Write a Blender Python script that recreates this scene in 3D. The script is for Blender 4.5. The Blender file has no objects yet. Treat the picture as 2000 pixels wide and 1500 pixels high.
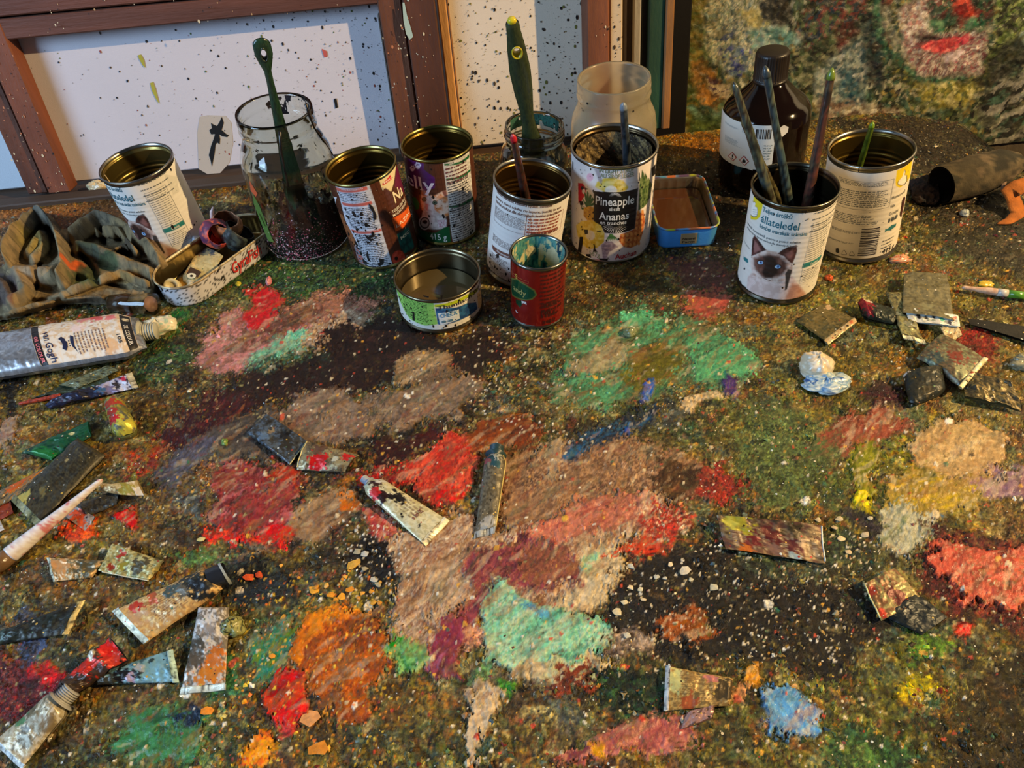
import bpy, math
import numpy as np
from mathutils import Matrix, Vector, Euler
from mathutils.geometry import tessellate_polygon

SC = bpy.context.scene
COL = SC.collection
TZ = 0.75                                   # height of the table top
# ------------------------------------------------------------------ camera
FPX = 1503.0
_P, _R = math.radians(46.0), math.radians(4.7)
_fw = np.array([0, math.cos(_P), -math.sin(_P)])
_r0 = np.array([1.0, 0, 0]); _u0 = np.cross(_r0, _fw)
_r = math.cos(_R)*_r0 - math.sin(_R)*_u0
_u = math.cos(_R)*_u0 + math.sin(_R)*_r0
CAM = np.array([0, 0, TZ+0.50])
cd = bpy.data.cameras.new('camera'); cam = bpy.data.objects.new('camera', cd); COL.objects.link(cam)
m = Matrix.Identity(4)
for i in range(3):
    m[i][0] = _r[i]; m[i][1] = _u[i]; m[i][2] = -_fw[i]; m[i][3] = CAM[i]
cam.matrix_world = m
cd.sensor_width = 36; cd.lens = FPX/2000*36; cd.clip_start = 0.01; cd.clip_end = 50
SC.camera = cam
# ------------------------------------------------------------------ light
SC.view_settings.view_transform = 'Standard'; SC.view_settings.look = 'None'
SC.view_settings.gamma = 1; SC.view_settings.use_curve_mapping = False
SC.view_settings.exposure = 0.0
w = bpy.data.worlds.new('world'); SC.world = w; w.use_nodes = True
w.node_tree.nodes['Background'].inputs[0].default_value = (0.55, 0.62, 0.8, 1)
w.node_tree.nodes['Background'].inputs[1].default_value = 0.06
def lamp(kind, name, loc, target, energy, color, size):
    l = bpy.data.lights.new(name, kind); l.energy = energy; l.color = color
    if kind == 'AREA': l.shape = 'RECTANGLE'; l.size = size[0]; l.size_y = size[1]
    elif kind == 'POINT': l.shadow_soft_size = size
    o = bpy.data.objects.new(name, l); COL.objects.link(o); o.location = loc
    o.rotation_euler = (Vector(target)-Vector(loc)).to_track_quat('-Z', 'Y').to_euler()
    return o
lamp('POINT', 'lamp_bulb', (1.72, 0.12, TZ+1.33), (0, 0.5, TZ), 270, (1.0, 0.68, 0.32), 0.018)
lamp('AREA', 'window_light', (-1.75, -0.30, TZ+0.95), (-0.05, 0.62, TZ), 44, (0.47, 0.70, 1.0), (0.8, 0.9))

# ------------------------------------------------------------------ helpers
def lin(c):
    c = np.asarray(c, float)/255.0
    return np.where(c <= 0.04045, c/12.92, ((c+0.055)/1.055)**2.4)
def rayd(px, py): return _fw*FPX + _r*(px-1000) - _u*(py-750)
def atz(px, py, z):                          # point of the plane z (above the table) seen at a pixel
    v = rayd(px, py); t = (TZ+z-CAM[2])/v[2]
    return CAM+v*t
def proj(P):
    d = P-CAM; k = d@_fw
    return 1000+FPX*(d@_r)/k, 750-FPX*(d@_u)/k
rng = np.random.default_rng(7)
_T = rng.random((256, 256))
def vn(x, y, s=0):
    xi = np.floor(x).astype(int); yi = np.floor(y).astype(int)
    fx = x-xi; fy = y-yi; fx = fx*fx*(3-2*fx); fy = fy*fy*(3-2*fy)
    xi = xi+s*37; yi = yi+s*91
    a = _T[xi & 255, yi & 255]; b = _T[(xi+1) & 255, yi & 255]
    c = _T[xi & 255, (yi+1) & 255]; d = _T[(xi+1) & 255, (yi+1) & 255]
    return (a*(1-fx)+b*fx)*(1-fy)+(c*(1-fx)+d*fx)*fy
def fbm(x, y, o=4, s=0, g=0.5):
    r = 0; a = 1; t = 0
    for i in range(o):
        r = r+a*vn(x*2**i+i*7.3, y*2**i+i*3.1, s+i); t += a; a *= g
    return r/t
def sm(a, b, x): t = np.clip((x-a)/(b-a), 0, 1); return t*t*(3-2*t)
def sdpoly(X, Y, pts):                        # signed distance, negative inside
    P = np.asarray(pts, float); n = len(P)
    d = np.full(X.shape, 1e18); s = np.ones(X.shape)
    for i in range(n):
        a = P[i]; b = P[i-1]; e = b-a; wx = X-a[0]; wy = Y-a[1]
        t = np.clip((wx*e[0]+wy*e[1])/(e@e+1e-12), 0, 1)
        d = np.minimum(d, (wx-e[0]*t)**2+(wy-e[1]*t)**2)
        c1 = Y >= a[1]; c2 = Y < b[1]; c3 = e[0]*wy > e[1]*wx
        fl = (c1 & c2 & c3) | (~c1 & ~c2 & ~c3)
        s = np.where(fl, -s, s)
    return s*np.sqrt(d)
def cells(x, y, s=0):                         # jittered cell pattern: distance and a random number per cell
    xi = np.floor(x).astype(int); yi = np.floor(y).astype(int)
    best = np.full(x.shape, 9.0); rid = np.zeros(x.shape)
    for dx in (-1, 0, 1):
        for dy in (-1, 0, 1):
            cx = xi+dx; cy = yi+dy
            jx = _T[(cx+s*17) & 255, (cy+s*5) & 255]; jy = _T[(cy+s*29+11) & 255, (cx+3) & 255]
            d = np.hypot(x-cx-jx, y-cy-jy); k = d < best
            best = np.where(k, d, best); rid = np.where(k, _T[(cx*3+s) & 255, (cy*7+s*13) & 255], rid)
    return best, rid

class MB:                                     # collects geometry, builds ONE mesh object
    def __init__(s): s.V = []; s.F = []; s.C = []; s.M = []; s.n = 0
    def add(s, V, F, c=(200, 200, 200), mi=0):
        V = np.asarray(V, float).reshape(-1, 3); s.V.append(V)
        c = np.asarray(c, float)
        if c.ndim == 1: c = np.tile(lin(c), (len(V), 1))
        s.C.append(c)
        for f in F: s.F.append([int(i)+s.n for i in f])
        s.M += [mi]*len(F); s.n += len(V); return s
    def box(s, a, b, c=(200, 200, 200), mi=0, fn=None, bev=0.0):
        x0, y0, z0 = a; x1, y1, z1 = b; e = bev
        if e <= 0:
            V = np.array([(x, y, z) for x in (x0, x1) for y in (y0, y1) for z in (z0, z1)], float)
            F = [(0, 1, 3, 2), (4, 6, 7, 5), (0, 4, 5, 1), (2, 3, 7, 6), (0, 2, 6, 4), (1, 5, 7, 3)]
        else:                                 # chamfered box along its 12 edges
            V = []; idx = {}
            for ix, X in enumerate((x0, x1)):
                for iy, Y in enumerate((y0, y1)):
                    for iz, Z in enumerate((z0, z1)):
                        sx, sy, sz = (1, -1)[ix], (1, -1)[iy], (1, -1)[iz]
                        for k in range(3):
                            p = [X+sx*e, Y+sy*e, Z+sz*e]; p[k] = (X, Y, Z)[k]
                            idx[ix, iy, iz, k] = len(V); V.append(p)
            F = []
            for k in range(3):
                for v in (0, 1):
                    q = []
                    for a_, b_ in ((0, 0), (0, 1), (1, 1), (1, 0)):
                        t = [a_, b_]; t.insert(k, v); q.append(idx[(*t, k)])
                    F.append(q)
            for k in range(3):
                o1, o2 = [i for i in range(3) if i != k]
                for a_ in (0, 1):
                    for b_ in (0, 1):
                        t0 = [0, 0, 0]; t0[o1] = a_; t0[o2] = b_; t1 = list(t0); t1[k] = 1
                        F.append([idx[(*t0, o1)], idx[(*t1, o1)], idx[(*t1, o2)], idx[(*t0, o2)]])
            for ix in (0, 1):
                for iy in (0, 1):
                    for iz in (0, 1): F.append([idx[ix, iy, iz, k] for k in range(3)])
            V = np.array(V, float)
        if fn is not None: V = fn(V)
        return s.add(V, F, c, mi)
    def grid(s, G, c=(200, 200, 200), mi=0, wrap=False, flip=False, keep=None):
        ny, nx = G.shape[:2]; I = np.arange(ny*nx).reshape(ny, nx)
        if wrap: J = np.concatenate([I, I[:, :1]], 1)
        else: J = I
        q = np.stack([J[:-1, :-1], J[:-1, 1:], J[1:, 1:], J[1:, :-1]], -1)
        if keep is not None: q = q[keep]
        q = q.reshape(-1, 4)
        if flip: q = q[:, ::-1]
        if not isinstance(c, tuple): c = np.asarray(c).reshape(-1, 3)
        V = G.reshape(-1, 3)
        s.V.append(V); cc = np.asarray(c, float)
        s.C.append(np.tile(lin(cc), (len(V), 1)) if cc.ndim == 1 else cc)
        s.F += (q+s.n).tolist(); s.M += [mi]*len(q); s.n += len(V); return s
    def lathe(s, prof, n=48, c=(200, 200, 200), mi=0, cen=(0, 0, 0), ax=None, closed_end=False):
        a = np.linspace(0, 2*np.pi, n, endpoint=False); prof = np.asarray(prof, float)
        G = np.stack([prof[:, None, 0]*np.cos(a), prof[:, None, 0]*np.sin(a), np.repeat(prof[:, 1:2], n, 1)], -1)
        if ax is not None:
            q = Vector((0, 0, 1)).rotation_difference(Vector(ax)).to_matrix(); G = G@np.array(q).T
        return s.grid(G+np.array(cen), c, mi, wrap=True)
    def tube(s, pts, rad, n=14, c=(200, 200, 200), mi=0, caps=True, flat=None):
        P = np.asarray(pts, float); m_ = len(P); rad = np.broadcast_to(np.asarray(rad, float), (m_,))
        T = np.gradient(P, axis=0); T /= np.linalg.norm(T, axis=1)[:, None]+1e-12
        up = np.array([0, 0, 1.0]) if abs(T[0, 2]) < .9 else np.array([0, 1.0, 0])
        G = np.zeros((m_, n, 3)); a = np.linspace(0, 2*np.pi, n, endpoint=False)
        for i in range(m_):
            A = np.cross(T[i], up); A /= np.linalg.norm(A); B = np.cross(A, T[i])
            fl = 1 if flat is None else flat
            G[i] = P[i]+rad[i]*(np.cos(a)[:, None]*A+fl*np.sin(a)[:, None]*B)
        base = s.n; s.grid(G, c, mi, wrap=True, flip=True)
        if caps:
            s.F.append([base+i for i in range(n)]); s.M.append(mi)
            s.F.append([base+(m_-1)*n+i for i in range(n)][::-1]); s.M.append(mi)
        return s
    def build(s, name, mats, parent=None, smooth=True, off=None, **tags):
        V = np.concatenate(s.V); Cc = np.concatenate(s.C)
        if off is not None: V = V-np.asarray(off)
        o = rawmesh(name, V, s.F, Cc, mats, smooth, s.M)
        if parent is not None: o.parent = parent
        for k, v in tags.items(): o[k] = v
        return o
def rawmesh(name, V, F, Cc, mats, smooth=True, M=None):
    me = bpy.data.meshes.new(name)
    if isinstance(F, np.ndarray):
        tot = F.size; ls = np.arange(0, tot, F.shape[1]); fl = F.ravel(); nf = len(F)
        lt = np.full(nf, F.shape[1])
    else:
        lt = np.array([len(f) for f in F]); nf = len(F); ls = np.concatenate([[0], np.cumsum(lt)[:-1]])
        fl = np.fromiter((i for f in F for i in f), int, int(lt.sum())); tot = len(fl)
    me.vertices.add(len(V)); me.vertices.foreach_set('co', V.astype(np.float32).ravel())
    me.loops.add(tot); me.loops.foreach_set('vertex_index', fl.astype(np.int32))
    me.polygons.add(nf); me.polygons.foreach_set('loop_start', ls.astype(np.int32))
    me.polygons.foreach_set('loop_total', lt.astype(np.int32))
    if M is not None and len(set(M)) > 1: me.polygons.foreach_set('material_index', np.array(M, np.int32))
    me.polygons.foreach_set('use_smooth', np.full(nf, bool(smooth)))
    me.update(calc_edges=True)
    at = me.color_attributes.new('Col', 'FLOAT_COLOR', 'POINT')
    at.data.foreach_set('color', np.concatenate([Cc, np.ones((len(Cc), 1))], 1).astype(np.float32).ravel())
    for mm in (mats if isinstance(mats, (list, tuple)) else [mats]): me.materials.append(mm)
    me.validate(clean_customdata=False)
    o = bpy.data.objects.new(name, me); COL.objects.link(o); return o
def thing(name, label, cat, loc, group=None, rot=None):
    o = bpy.data.objects.new(name, None); COL.objects.link(o); o.empty_display_size = 0.02
    o.location = loc; o['label'] = label; o['category'] = cat
    if rot is not None: o.rotation_euler = rot
    if group: o['group'] = group
    return o
def tag(o, label, cat, group=None):
    o['label'] = label; o['category'] = cat
    if group: o['group'] = group
    return o

# ------------------------------------------------------------------ materials
MATS = {}
def mat(name, rough=0.5, metal=0.0, vcol=True, color=(200, 200, 200), bump=0.0, bscale=400, coat=0.0, trans=0.0,
        ior=1.45, var=0.0, vscale=60, rvar=0.0, spec=0.5, stretch=None, specks=0, alpha=1.0):
    if name in MATS: return MATS[name]
    mt = bpy.data.materials.new(name); mt.use_nodes = True; nt = mt.node_tree; N = nt.nodes; L = nt.links
    b = N['Principled BSDF']; b.inputs['Roughness'].default_value = rough; b.inputs['Metallic'].default_value = metal
    b.inputs['Coat Weight'].default_value = coat; b.inputs['Coat Roughness'].default_value = 0.08
    b.inputs['Transmission Weight'].default_value = trans; b.inputs['IOR'].default_value = ior
    b.inputs['Specular IOR Level'].default_value = spec; b.inputs['Alpha'].default_value = alpha
    tc = N.new('ShaderNodeTexCoord'); src = tc.outputs['Object']
    if stretch:
        mp = N.new('ShaderNodeMapping'); mp.inputs['Scale'].default_value = stretch; L.new(src, mp.inputs[0]); src = mp.outputs[0]
    if vcol:
        a = N.new('ShaderNodeAttribute'); a.attribute_name = 'Col'; c = a.outputs['Color']
    else:
        a = N.new('ShaderNodeRGB'); a.outputs[0].default_value = (*lin(color), 1); c = a.outputs[0]
    if var:
        n = N.new('ShaderNodeTexNoise'); n.inputs['Scale'].default_value = vscale; n.inputs['Detail'].default_value = 6
        L.new(src, n.inputs['Vector'])
        mr = N.new('ShaderNodeMapRange'); mr.inputs[1].default_value = .3; mr.inputs[2].default_value = .7
        mr.inputs[3].default_value = 1-var; mr.inputs[4].default_value = 1+var; L.new(n.outputs[0], mr.inputs[0])
        mx = N.new('ShaderNodeVectorMath'); mx.operation = 'MULTIPLY'; L.new(c, mx.inputs[0]); L.new(mr.outputs[0], mx.inputs[1]); c = mx.outputs[0]
    for k in range(specks):
        v = N.new('ShaderNodeTexVoronoi'); v.inputs['Scale'].default_value = (330, 620, 210)[k]; L.new(tc.outputs['Object'], v.inputs['Vector'])
        lt = N.new('ShaderNodeMath'); lt.operation = 'LESS_THAN'; L.new(v.outputs['Distance'], lt.inputs[0]); lt.inputs[1].default_value = (.3, .34, .2)[k]
        sx = N.new('ShaderNodeSeparateColor'); L.new(v.outputs['Color'], sx.inputs[0])
        gt = N.new('ShaderNodeMath'); gt.operation = 'GREATER_THAN'; L.new(sx.outputs[0], gt.inputs[0]); gt.inputs[1].default_value = (.962, .965, .98)[k]
        ml = N.new('ShaderNodeMath'); ml.operation = 'MULTIPLY'; L.new(lt.outputs[0], ml.inputs[0]); L.new(gt.outputs[0], ml.inputs[1])
        cr = N.new('ShaderNodeValToRGB'); cr.color_ramp.interpolation = 'CONSTANT'; L.new(sx.outputs[1], cr.inputs[0])
        cols = [(0, (214, 200, 165)), (.35, (40, 32, 26)), (.55, (196, 160, 70)), (.7, (90, 120, 90)), (.8, (160, 60, 45)), (.88, (205, 215, 215))]
        el = cr.color_ramp.elements
        el[0].position = 0; el[0].color = (*lin(cols[0][1]), 1); el[1].position = cols[1][0]; el[1].color = (*lin(cols[1][1]), 1)
        for p_, q_ in cols[2:]:
            e_ = el.new(p_); e_.color = (*lin(q_), 1)
        mm = N.new('ShaderNodeMix'); mm.data_type = 'RGBA'; L.new(ml.outputs[0], mm.inputs[0]); L.new(c, mm.inputs[6]); L.new(cr.outputs[0], mm.inputs[7]); c = mm.outputs[2]
    L.new(c, b.inputs['Base Color'])
    if bump:
        n2 = N.new('ShaderNodeTexNoise'); n2.inputs['Scale'].default_value = bscale; n2.inputs['Detail'].default_value = 5; n2.inputs['Roughness'].default_value = .65
        L.new(src, n2.inputs['Vector'])
        bp = N.new('ShaderNodeBump'); bp.inputs['Strength'].default_value = 1.0; bp.inputs['Distance'].default_value = bump
        L.new(n2.outputs[0], bp.inputs['Height']); L.new(bp.outputs[0], b.inputs['Normal'])
        if coat: L.new(bp.outputs[0], b.inputs['Coat Normal'])
    if rvar:
        n3 = N.new('ShaderNodeTexNoise'); n3.inputs['Scale'].default_value = 70; n3.inputs['Detail'].default_value = 4; L.new(tc.outputs['Object'], n3.inputs['Vector'])
        mr3 = N.new('ShaderNodeMapRange'); mr3.inputs[1].default_value = .35; mr3.inputs[2].default_value = .65
        mr3.inputs[3].default_value = max(.05, rough-rvar); mr3.inputs[4].default_value = rough+rvar
        L.new(n3.outputs[0], mr3.inputs[0]); L.new(mr3.outputs[0], b.inputs['Roughness'])
    MATS[name] = mt; return mt
M_crust = mat('paint_crust', rough=.28, bump=.0024, bscale=330, var=.62, vscale=420, rvar=.2, specks=2, spec=.34)
M_smear = mat('paint_smear', rough=.23, bump=.0013, bscale=220, var=.24, vscale=260, rvar=.14, spec=.45)
M_wood = mat('old_wood', rough=.62, bump=.0008, bscale=300, var=.38, vscale=40, stretch=(1, 1, .08))
M_woodh = mat('old_wood_h', rough=.62, bump=.0008, bscale=300, var=.38, vscale=40, stretch=(.08, 1, 1))
M_canvas = mat('canvas_cloth', rough=.85, bump=.00025, bscale=900, var=.04, vscale=8)
M_paper = mat('label_paper', rough=.42, bump=.0002, bscale=90)
M_print = mat('print_ink', rough=.5)
M_tin = mat('tinplate', rough=.28, metal=1, bump=.00008, bscale=200, var=.12, vscale=80)
M_gold = mat('lacquered_tin', rough=.3, metal=.9, bump=.00008, bscale=200)
M_foil = mat('tube_foil', rough=.36, metal=.25, bump=.00035, bscale=350, var=.12, vscale=300, rvar=.12, specks=2)
M_plastic = mat('plastic', rough=.4, bump=.0001, bscale=300)
M_gloss = mat('gloss_paint', rough=.2, bump=.0003, bscale=300, coat=.3)
M_cloth = mat('rag_cloth', rough=.95, bump=.0006, bscale=700, var=.25, vscale=120)
M_glass = mat('clear_glass', rough=.03, trans=1, vcol=False, color=(232, 238, 232), ior=1.45)
M_frost = mat('clouded_glass', rough=.22, trans=.86, vcol=False, color=(232, 222, 196), ior=1.25, bump=.0002, bscale=60, var=.1, vscale=30)
M_amber = mat('amber_glass', rough=.09, trans=.35, vcol=False, color=(24, 12, 5), ior=1.45)
M_liquid = mat('dirty_liquid', rough=.06, vcol=True, coat=.5)
M_wall = mat('plaster_wall', rough=.9, vcol=False, color=(190, 195, 200), bump=.001, bscale=30, var=.05, vscale=5)
M_floor = mat('floor_boards', rough=.6, vcol=False, color=(70, 52, 38), bump=.001, bscale=20, var=.3, vscale=12)
M_oil = mat('oil_paint', rough=.42, bump=.0007, bscale=260, var=.2, vscale=200, rvar=.12)

# ------------------------------------------------------------------ lettering
_txt = {}
def text_arr(st):
    if st in _txt: return _txt[st]
    cu = bpy.data.curves.new('t', 'FONT'); cu.body = st; cu.resolution_u = 2; cu.size = 1; cu.offset = 0.012
    o = bpy.data.objects.new('t', cu); COL.objects.link(o)
    dg = bpy.context.evaluated_depsgraph_get(); me = bpy.data.meshes.new_from_object(o.evaluated_get(dg))
    V = np.array([v.co[:2] for v in me.vertices]); F = [list(p.vertices) for p in me.polygons]
    bpy.data.objects.remove(o); bpy.data.curves.remove(cu); bpy.data.meshes.remove(me)
    x0, x1 = V[:, 0].min(), V[:, 0].max()
    V = V.copy(); V[:, 0] = (V[:, 0]-x0)/(x1-x0); V[:, 1] = V[:, 1]/0.70   # baseline 0, cap height 1
    _txt[st] = (V, F); return _txt[st]
STR = ["Teljes értékű", "állateledel", "felnőtt macskák számára", "umedă completă pentru pisici adulte", "pełnoporcjowa karma mokra dla dorosłych kotów",
  "415 g", "Pineapple", "slices", "Ananas", "en tranches", "IN LIGHT SYRUP", "AU SIROP LÉGER", "567g", "Auchan", "Jelly", "Na", "TELJES ÉRTÉKŰ", "MACSKAELEDEL",
  "LAZAC", "MSC", "Thunfisch Stücke", "CHECK", "andy", "140 g", "S", "van Gogh", "OIL COLOUR", "105", "GyraFish", "Natural", "Farm", "ANALITIKAI ÖSSZETEVŐK", "20 ml e", "!", "Összetétel",
  "felnőtt macskák számára nyúllal, csirkével", "pentru pisici adulte cu iepure, bucăţi în sos", "karma mokra dla dorosłych kotów z królikiem", "Hrana umedă", "Halas", "Cu peşte", "Z rybą", "4"]
for s_ in STR: text_arr(s_)
def text_to(mb, st, p0, p1, h, S, c, off=0.0003, slant=0.0):
    """letters laid on the surface S(a,b); baseline from p0 to p1 (surface coords), cap height vector h"""
    V, F = text_arr(st); p0 = np.array(p0, float); p1 = np.array(p1, float); h = np.array(h, float)
    q = p0+V[:, :1]*(p1-p0)+V[:, 1:2]*h
    mb.add(S(q[:, 0], q[:, 1], off), F, c)
# ================================================================== the setting
def simple(name, a, b, m_, kind='structure', c=(200, 200, 200)):
    o = MB().box(a, b, c).build(name, m_, smooth=False); o['kind'] = kind; return o
simple('floor', (-3, -2.5, -.05), (3, 2.2, 0), M_floor)
simple('wall_back', (-3, 1.27, 0), (3, 1.37, 2.6), M_wall)

def yback(x): 
    x = np.asarray(x, float); y = .868+(x+.619)*.04
    y = np.where(x > .509, .913-(x-.509)*.52, y)
    return np.where(x > .585, .8735-(x-.585)*6, y)
# ------------------------------------------------------------------ table
table = thing('work_table', 'paint-encrusted wooden work table covered in dried and fresh oil paint', 'table', (0, .45, TZ-.04))
def rel(P, o): return np.asarray(P)-np.array(o.location)
XR = .612
out = [(-.95, .0)]+[(XR, .0)]+[(x, float(yback(x))) for x in (XR, .598, .585, .547, .509)]+[(-.95, float(yback(-.95)))]
nb = len(out); V = np.array([(x, y, TZ-.035) for x, y in out]+[(x, y, TZ-.001) for x, y in out])
F = [list(range(nb))[::-1], [nb+i for i in range(nb)]]+[[i, (i+1) % nb, nb+(i+1) % nb, nb+i] for i in range(nb)]
MB().add(rel(V, table), F, (84, 60, 40)).build('table_top', M_woodh, table, smooth=False)
for x in (-.88, .5):
    for y in (.08, .74):
        MB().box((x-.03, y-.03, 0), (x+.03, y+.03, TZ-.035), (80, 56, 38), bev=.004, fn=lambda V: rel(V, table)).build('leg', M_wood, table, smooth=False)
# narrow shelf along the back of the table on which frames and canvases stand
yb0 = float(yback(-.95))
def backline(V): V = V.copy(); V[:, 1] += (V[:, 0]+.619)*.04; return rel(V, table)
MB().box((-.95, .869, TZ-.035), (.20, .955, TZ-.004), (70, 50, 34), fn=backline).build('back_rail', M_woodh, table, smooth=False, label='narrow dusty shelf strip behind the table edge')
MB().box((-.95, .850, TZ-.001), (-.30, .868, TZ+.007), (58, 46, 36), fn=backline, bev=.0015).build('edge_strip', M_woodh, table, smooth=False, label='dark raised wooden strip along the back left edge')

# ------------------------------------------------------------------ painted crust
NX, NY = 970, 605
t = np.linspace(0, 1, NY); k0, k1 = .0+.42, .9+.42
y0 = k0*(k1/k0)**t-.42
s_f = np.linspace(-1, 1, NX)
xl = -.343-(y0-.183)*.4026-.035; xr = np.minimum(.282+(y0-.135)*.522+.03, XR)
X = xl[:, None]+(xr-xl)[:, None]*(s_f+1)/2
nl, nr = 26, 14
XL = -.95+(xl[:, None]+.95)*(np.arange(nl)/nl); XRr = xr[:, None]+(XR-xr[:, None])*((np.arange(nr)+1)/nr)
X = np.concatenate([XL, X, XRr], 1); NXt = X.shape[1]
Y = y0[:, None]/.9*yback(X)
px, py = proj(np.stack([X, Y, np.full_like(X, TZ)], -1).reshape(-1, 3)); px = px.reshape(X.shape); py = py.reshape(X.shape)
mm_x, mm_y = X*1000, Y*1000
# coarse colour field of the crust, sampled on the table
GX = np.arange(0, 2001, 200); GY = np.arange(300, 1501, 150)
BASE = np.array([
 [(70,50,35),(70,50,35),(70,55,35),(50,50,35),(55,50,38),(60,55,35),(60,50,30),(120,86,30),(60,50,30),(52,44,28),(36,31,22)],
 [(110,80,50),(95,65,40),(70,60,35),(50,55,45),(44,42,30),(60,55,35),(70,65,45),(70,65,50),(80,70,35),(82,72,38),(40,38,28)],
 [(60,50,30),(60,50,30),(82,78,42),(56,70,42),(42,40,32),(42,36,28),(70,70,45),(75,74,45),(98,88,45),(88,78,40),(84,70,40)],
 [(118,95,45),(88,76,38),(70,45,35),(38,30,26),(46,36,30),(36,30,25),(60,80,50),(78,86,52),(98,90,48),(92,74,42),(112,86,50)],
 [(90,80,42),(108,80,40),(75,58,50),(42,32,26),(45,28,24),(110,62,40),(84,66,52),(92,82,48),(85,95,52),(125,118,48),(112,92,70)],
 [(104,82,38),(104,86,42),(92,55,35),(62,44,32),(60,40,34),(125,88,70),(110,70,55),(42,36,28),(58,62,40),(86,84,48),(112,80,60)],
 [(80,65,38),(86,70,42),(66,58,42),(54,60,40),(100,80,62),(90,70,52),(40,30,24),(27,23,18),(32,29,20),(58,62,42),(84,62,38)],
 [(92,45,40),(98,70,42),(56,70,46),(104,58,30),(76,74,48),(84,62,46),(40,46,32),(76,72,42),(92,92,50),(98,92,38),(58,50,26)],
 [(80,70,50),(78,84,56),(66,92,60),(82,74,46),(74,74,48),(72,62,42),(112,74,58),(84,84,46),(92,92,50),(64,58,28),(40,34,22)]], float)  # last cells hold the lower right corner's shadow, baked in as dark colour
wx = px+70*(fbm(mm_x/40, mm_y/40, 3, 5)-.5); wy = py+60*(fbm(mm_x/40, mm_y/40, 3, 9)-.5)
gx = np.clip(wx/200, 0, 9.999); gy = np.clip((wy-300)/150, 0, 7.999)
ix, iy = gx.astype(int), gy.astype(int); fx, fy = (gx-ix)[..., None], (gy-iy)[..., None]
L = lin(BASE)
C = (L[iy, ix]*(1-fx)+L[iy, ix+1]*fx)*(1-fy)+(L[iy+1, ix]*(1-fx)+L[iy+1, ix+1]*fx)*fy
# dabs of leftover colour
PAL = lin(np.array([(44,34,26),(96,84,40),(60,74,44),(150,122,60),(112,44,36),(44,80,62),(178,160,120),(150,88,40),(34,34,38),(128,120,92),(70,56,34),(120,70,62),(62,84,96),(100,96,50),(30,26,20),(84,66,40)], float))
for sc_, wgt, thr, sd in ((30, .45, .35, 9), (12, .46, .45, 3), (5, .52, .45, 4), (2.6, .55, .5, 6)):
    jx = mm_x/sc_+1.6*(fbm(mm_x/sc_/1.5, mm_y/sc_/1.5, 3, sd+20)-.5); jy = mm_y/sc_*1.25+1.6*(fbm(mm_x/sc_/1.5, mm_y/sc_/1.5, 3, sd+30)-.5)
    d, rid = cells(jx, jy, sd)
    pc = PAL[(rid*997).astype(int) % len(PAL)]
    a = (wgt*sm(.75, .3, d)*(np.modf(rid*57.3)[0] > thr))[..., None]
    C = C*(1-a)+pc*a
C *= (.22+1.55*fbm(mm_x/3.2, mm_y/3.2, 4, 12))[..., None]*(.55+.9*fbm(mm_x/45, mm_y/35, 3, 17))[..., None]
H = 2.2*(fbm(mm_x/22, mm_y/22, 3, 2)-.3)+3.0*(fbm(mm_x/6, mm_y/6, 3, 3)-.5)+1.7*np.abs(fbm(mm_x/3.2, mm_y/3.2, 2, 8)-.5)*2
C = C*np.array([.93, 1.0, .80])
ID = np.zeros(X.shape, int)
SMEARS = []
def angw(cx, cy, ang):                        # direction on the table of a stroke seen at an angle in the picture
    a = atz(cx, cy, 0); b = atz(cx+30*math.cos(math.radians(ang)), cy-30*math.sin(math.radians(ang)), 0)
    return math.atan2(b[1]-a[1], b[0]-a[0])
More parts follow.
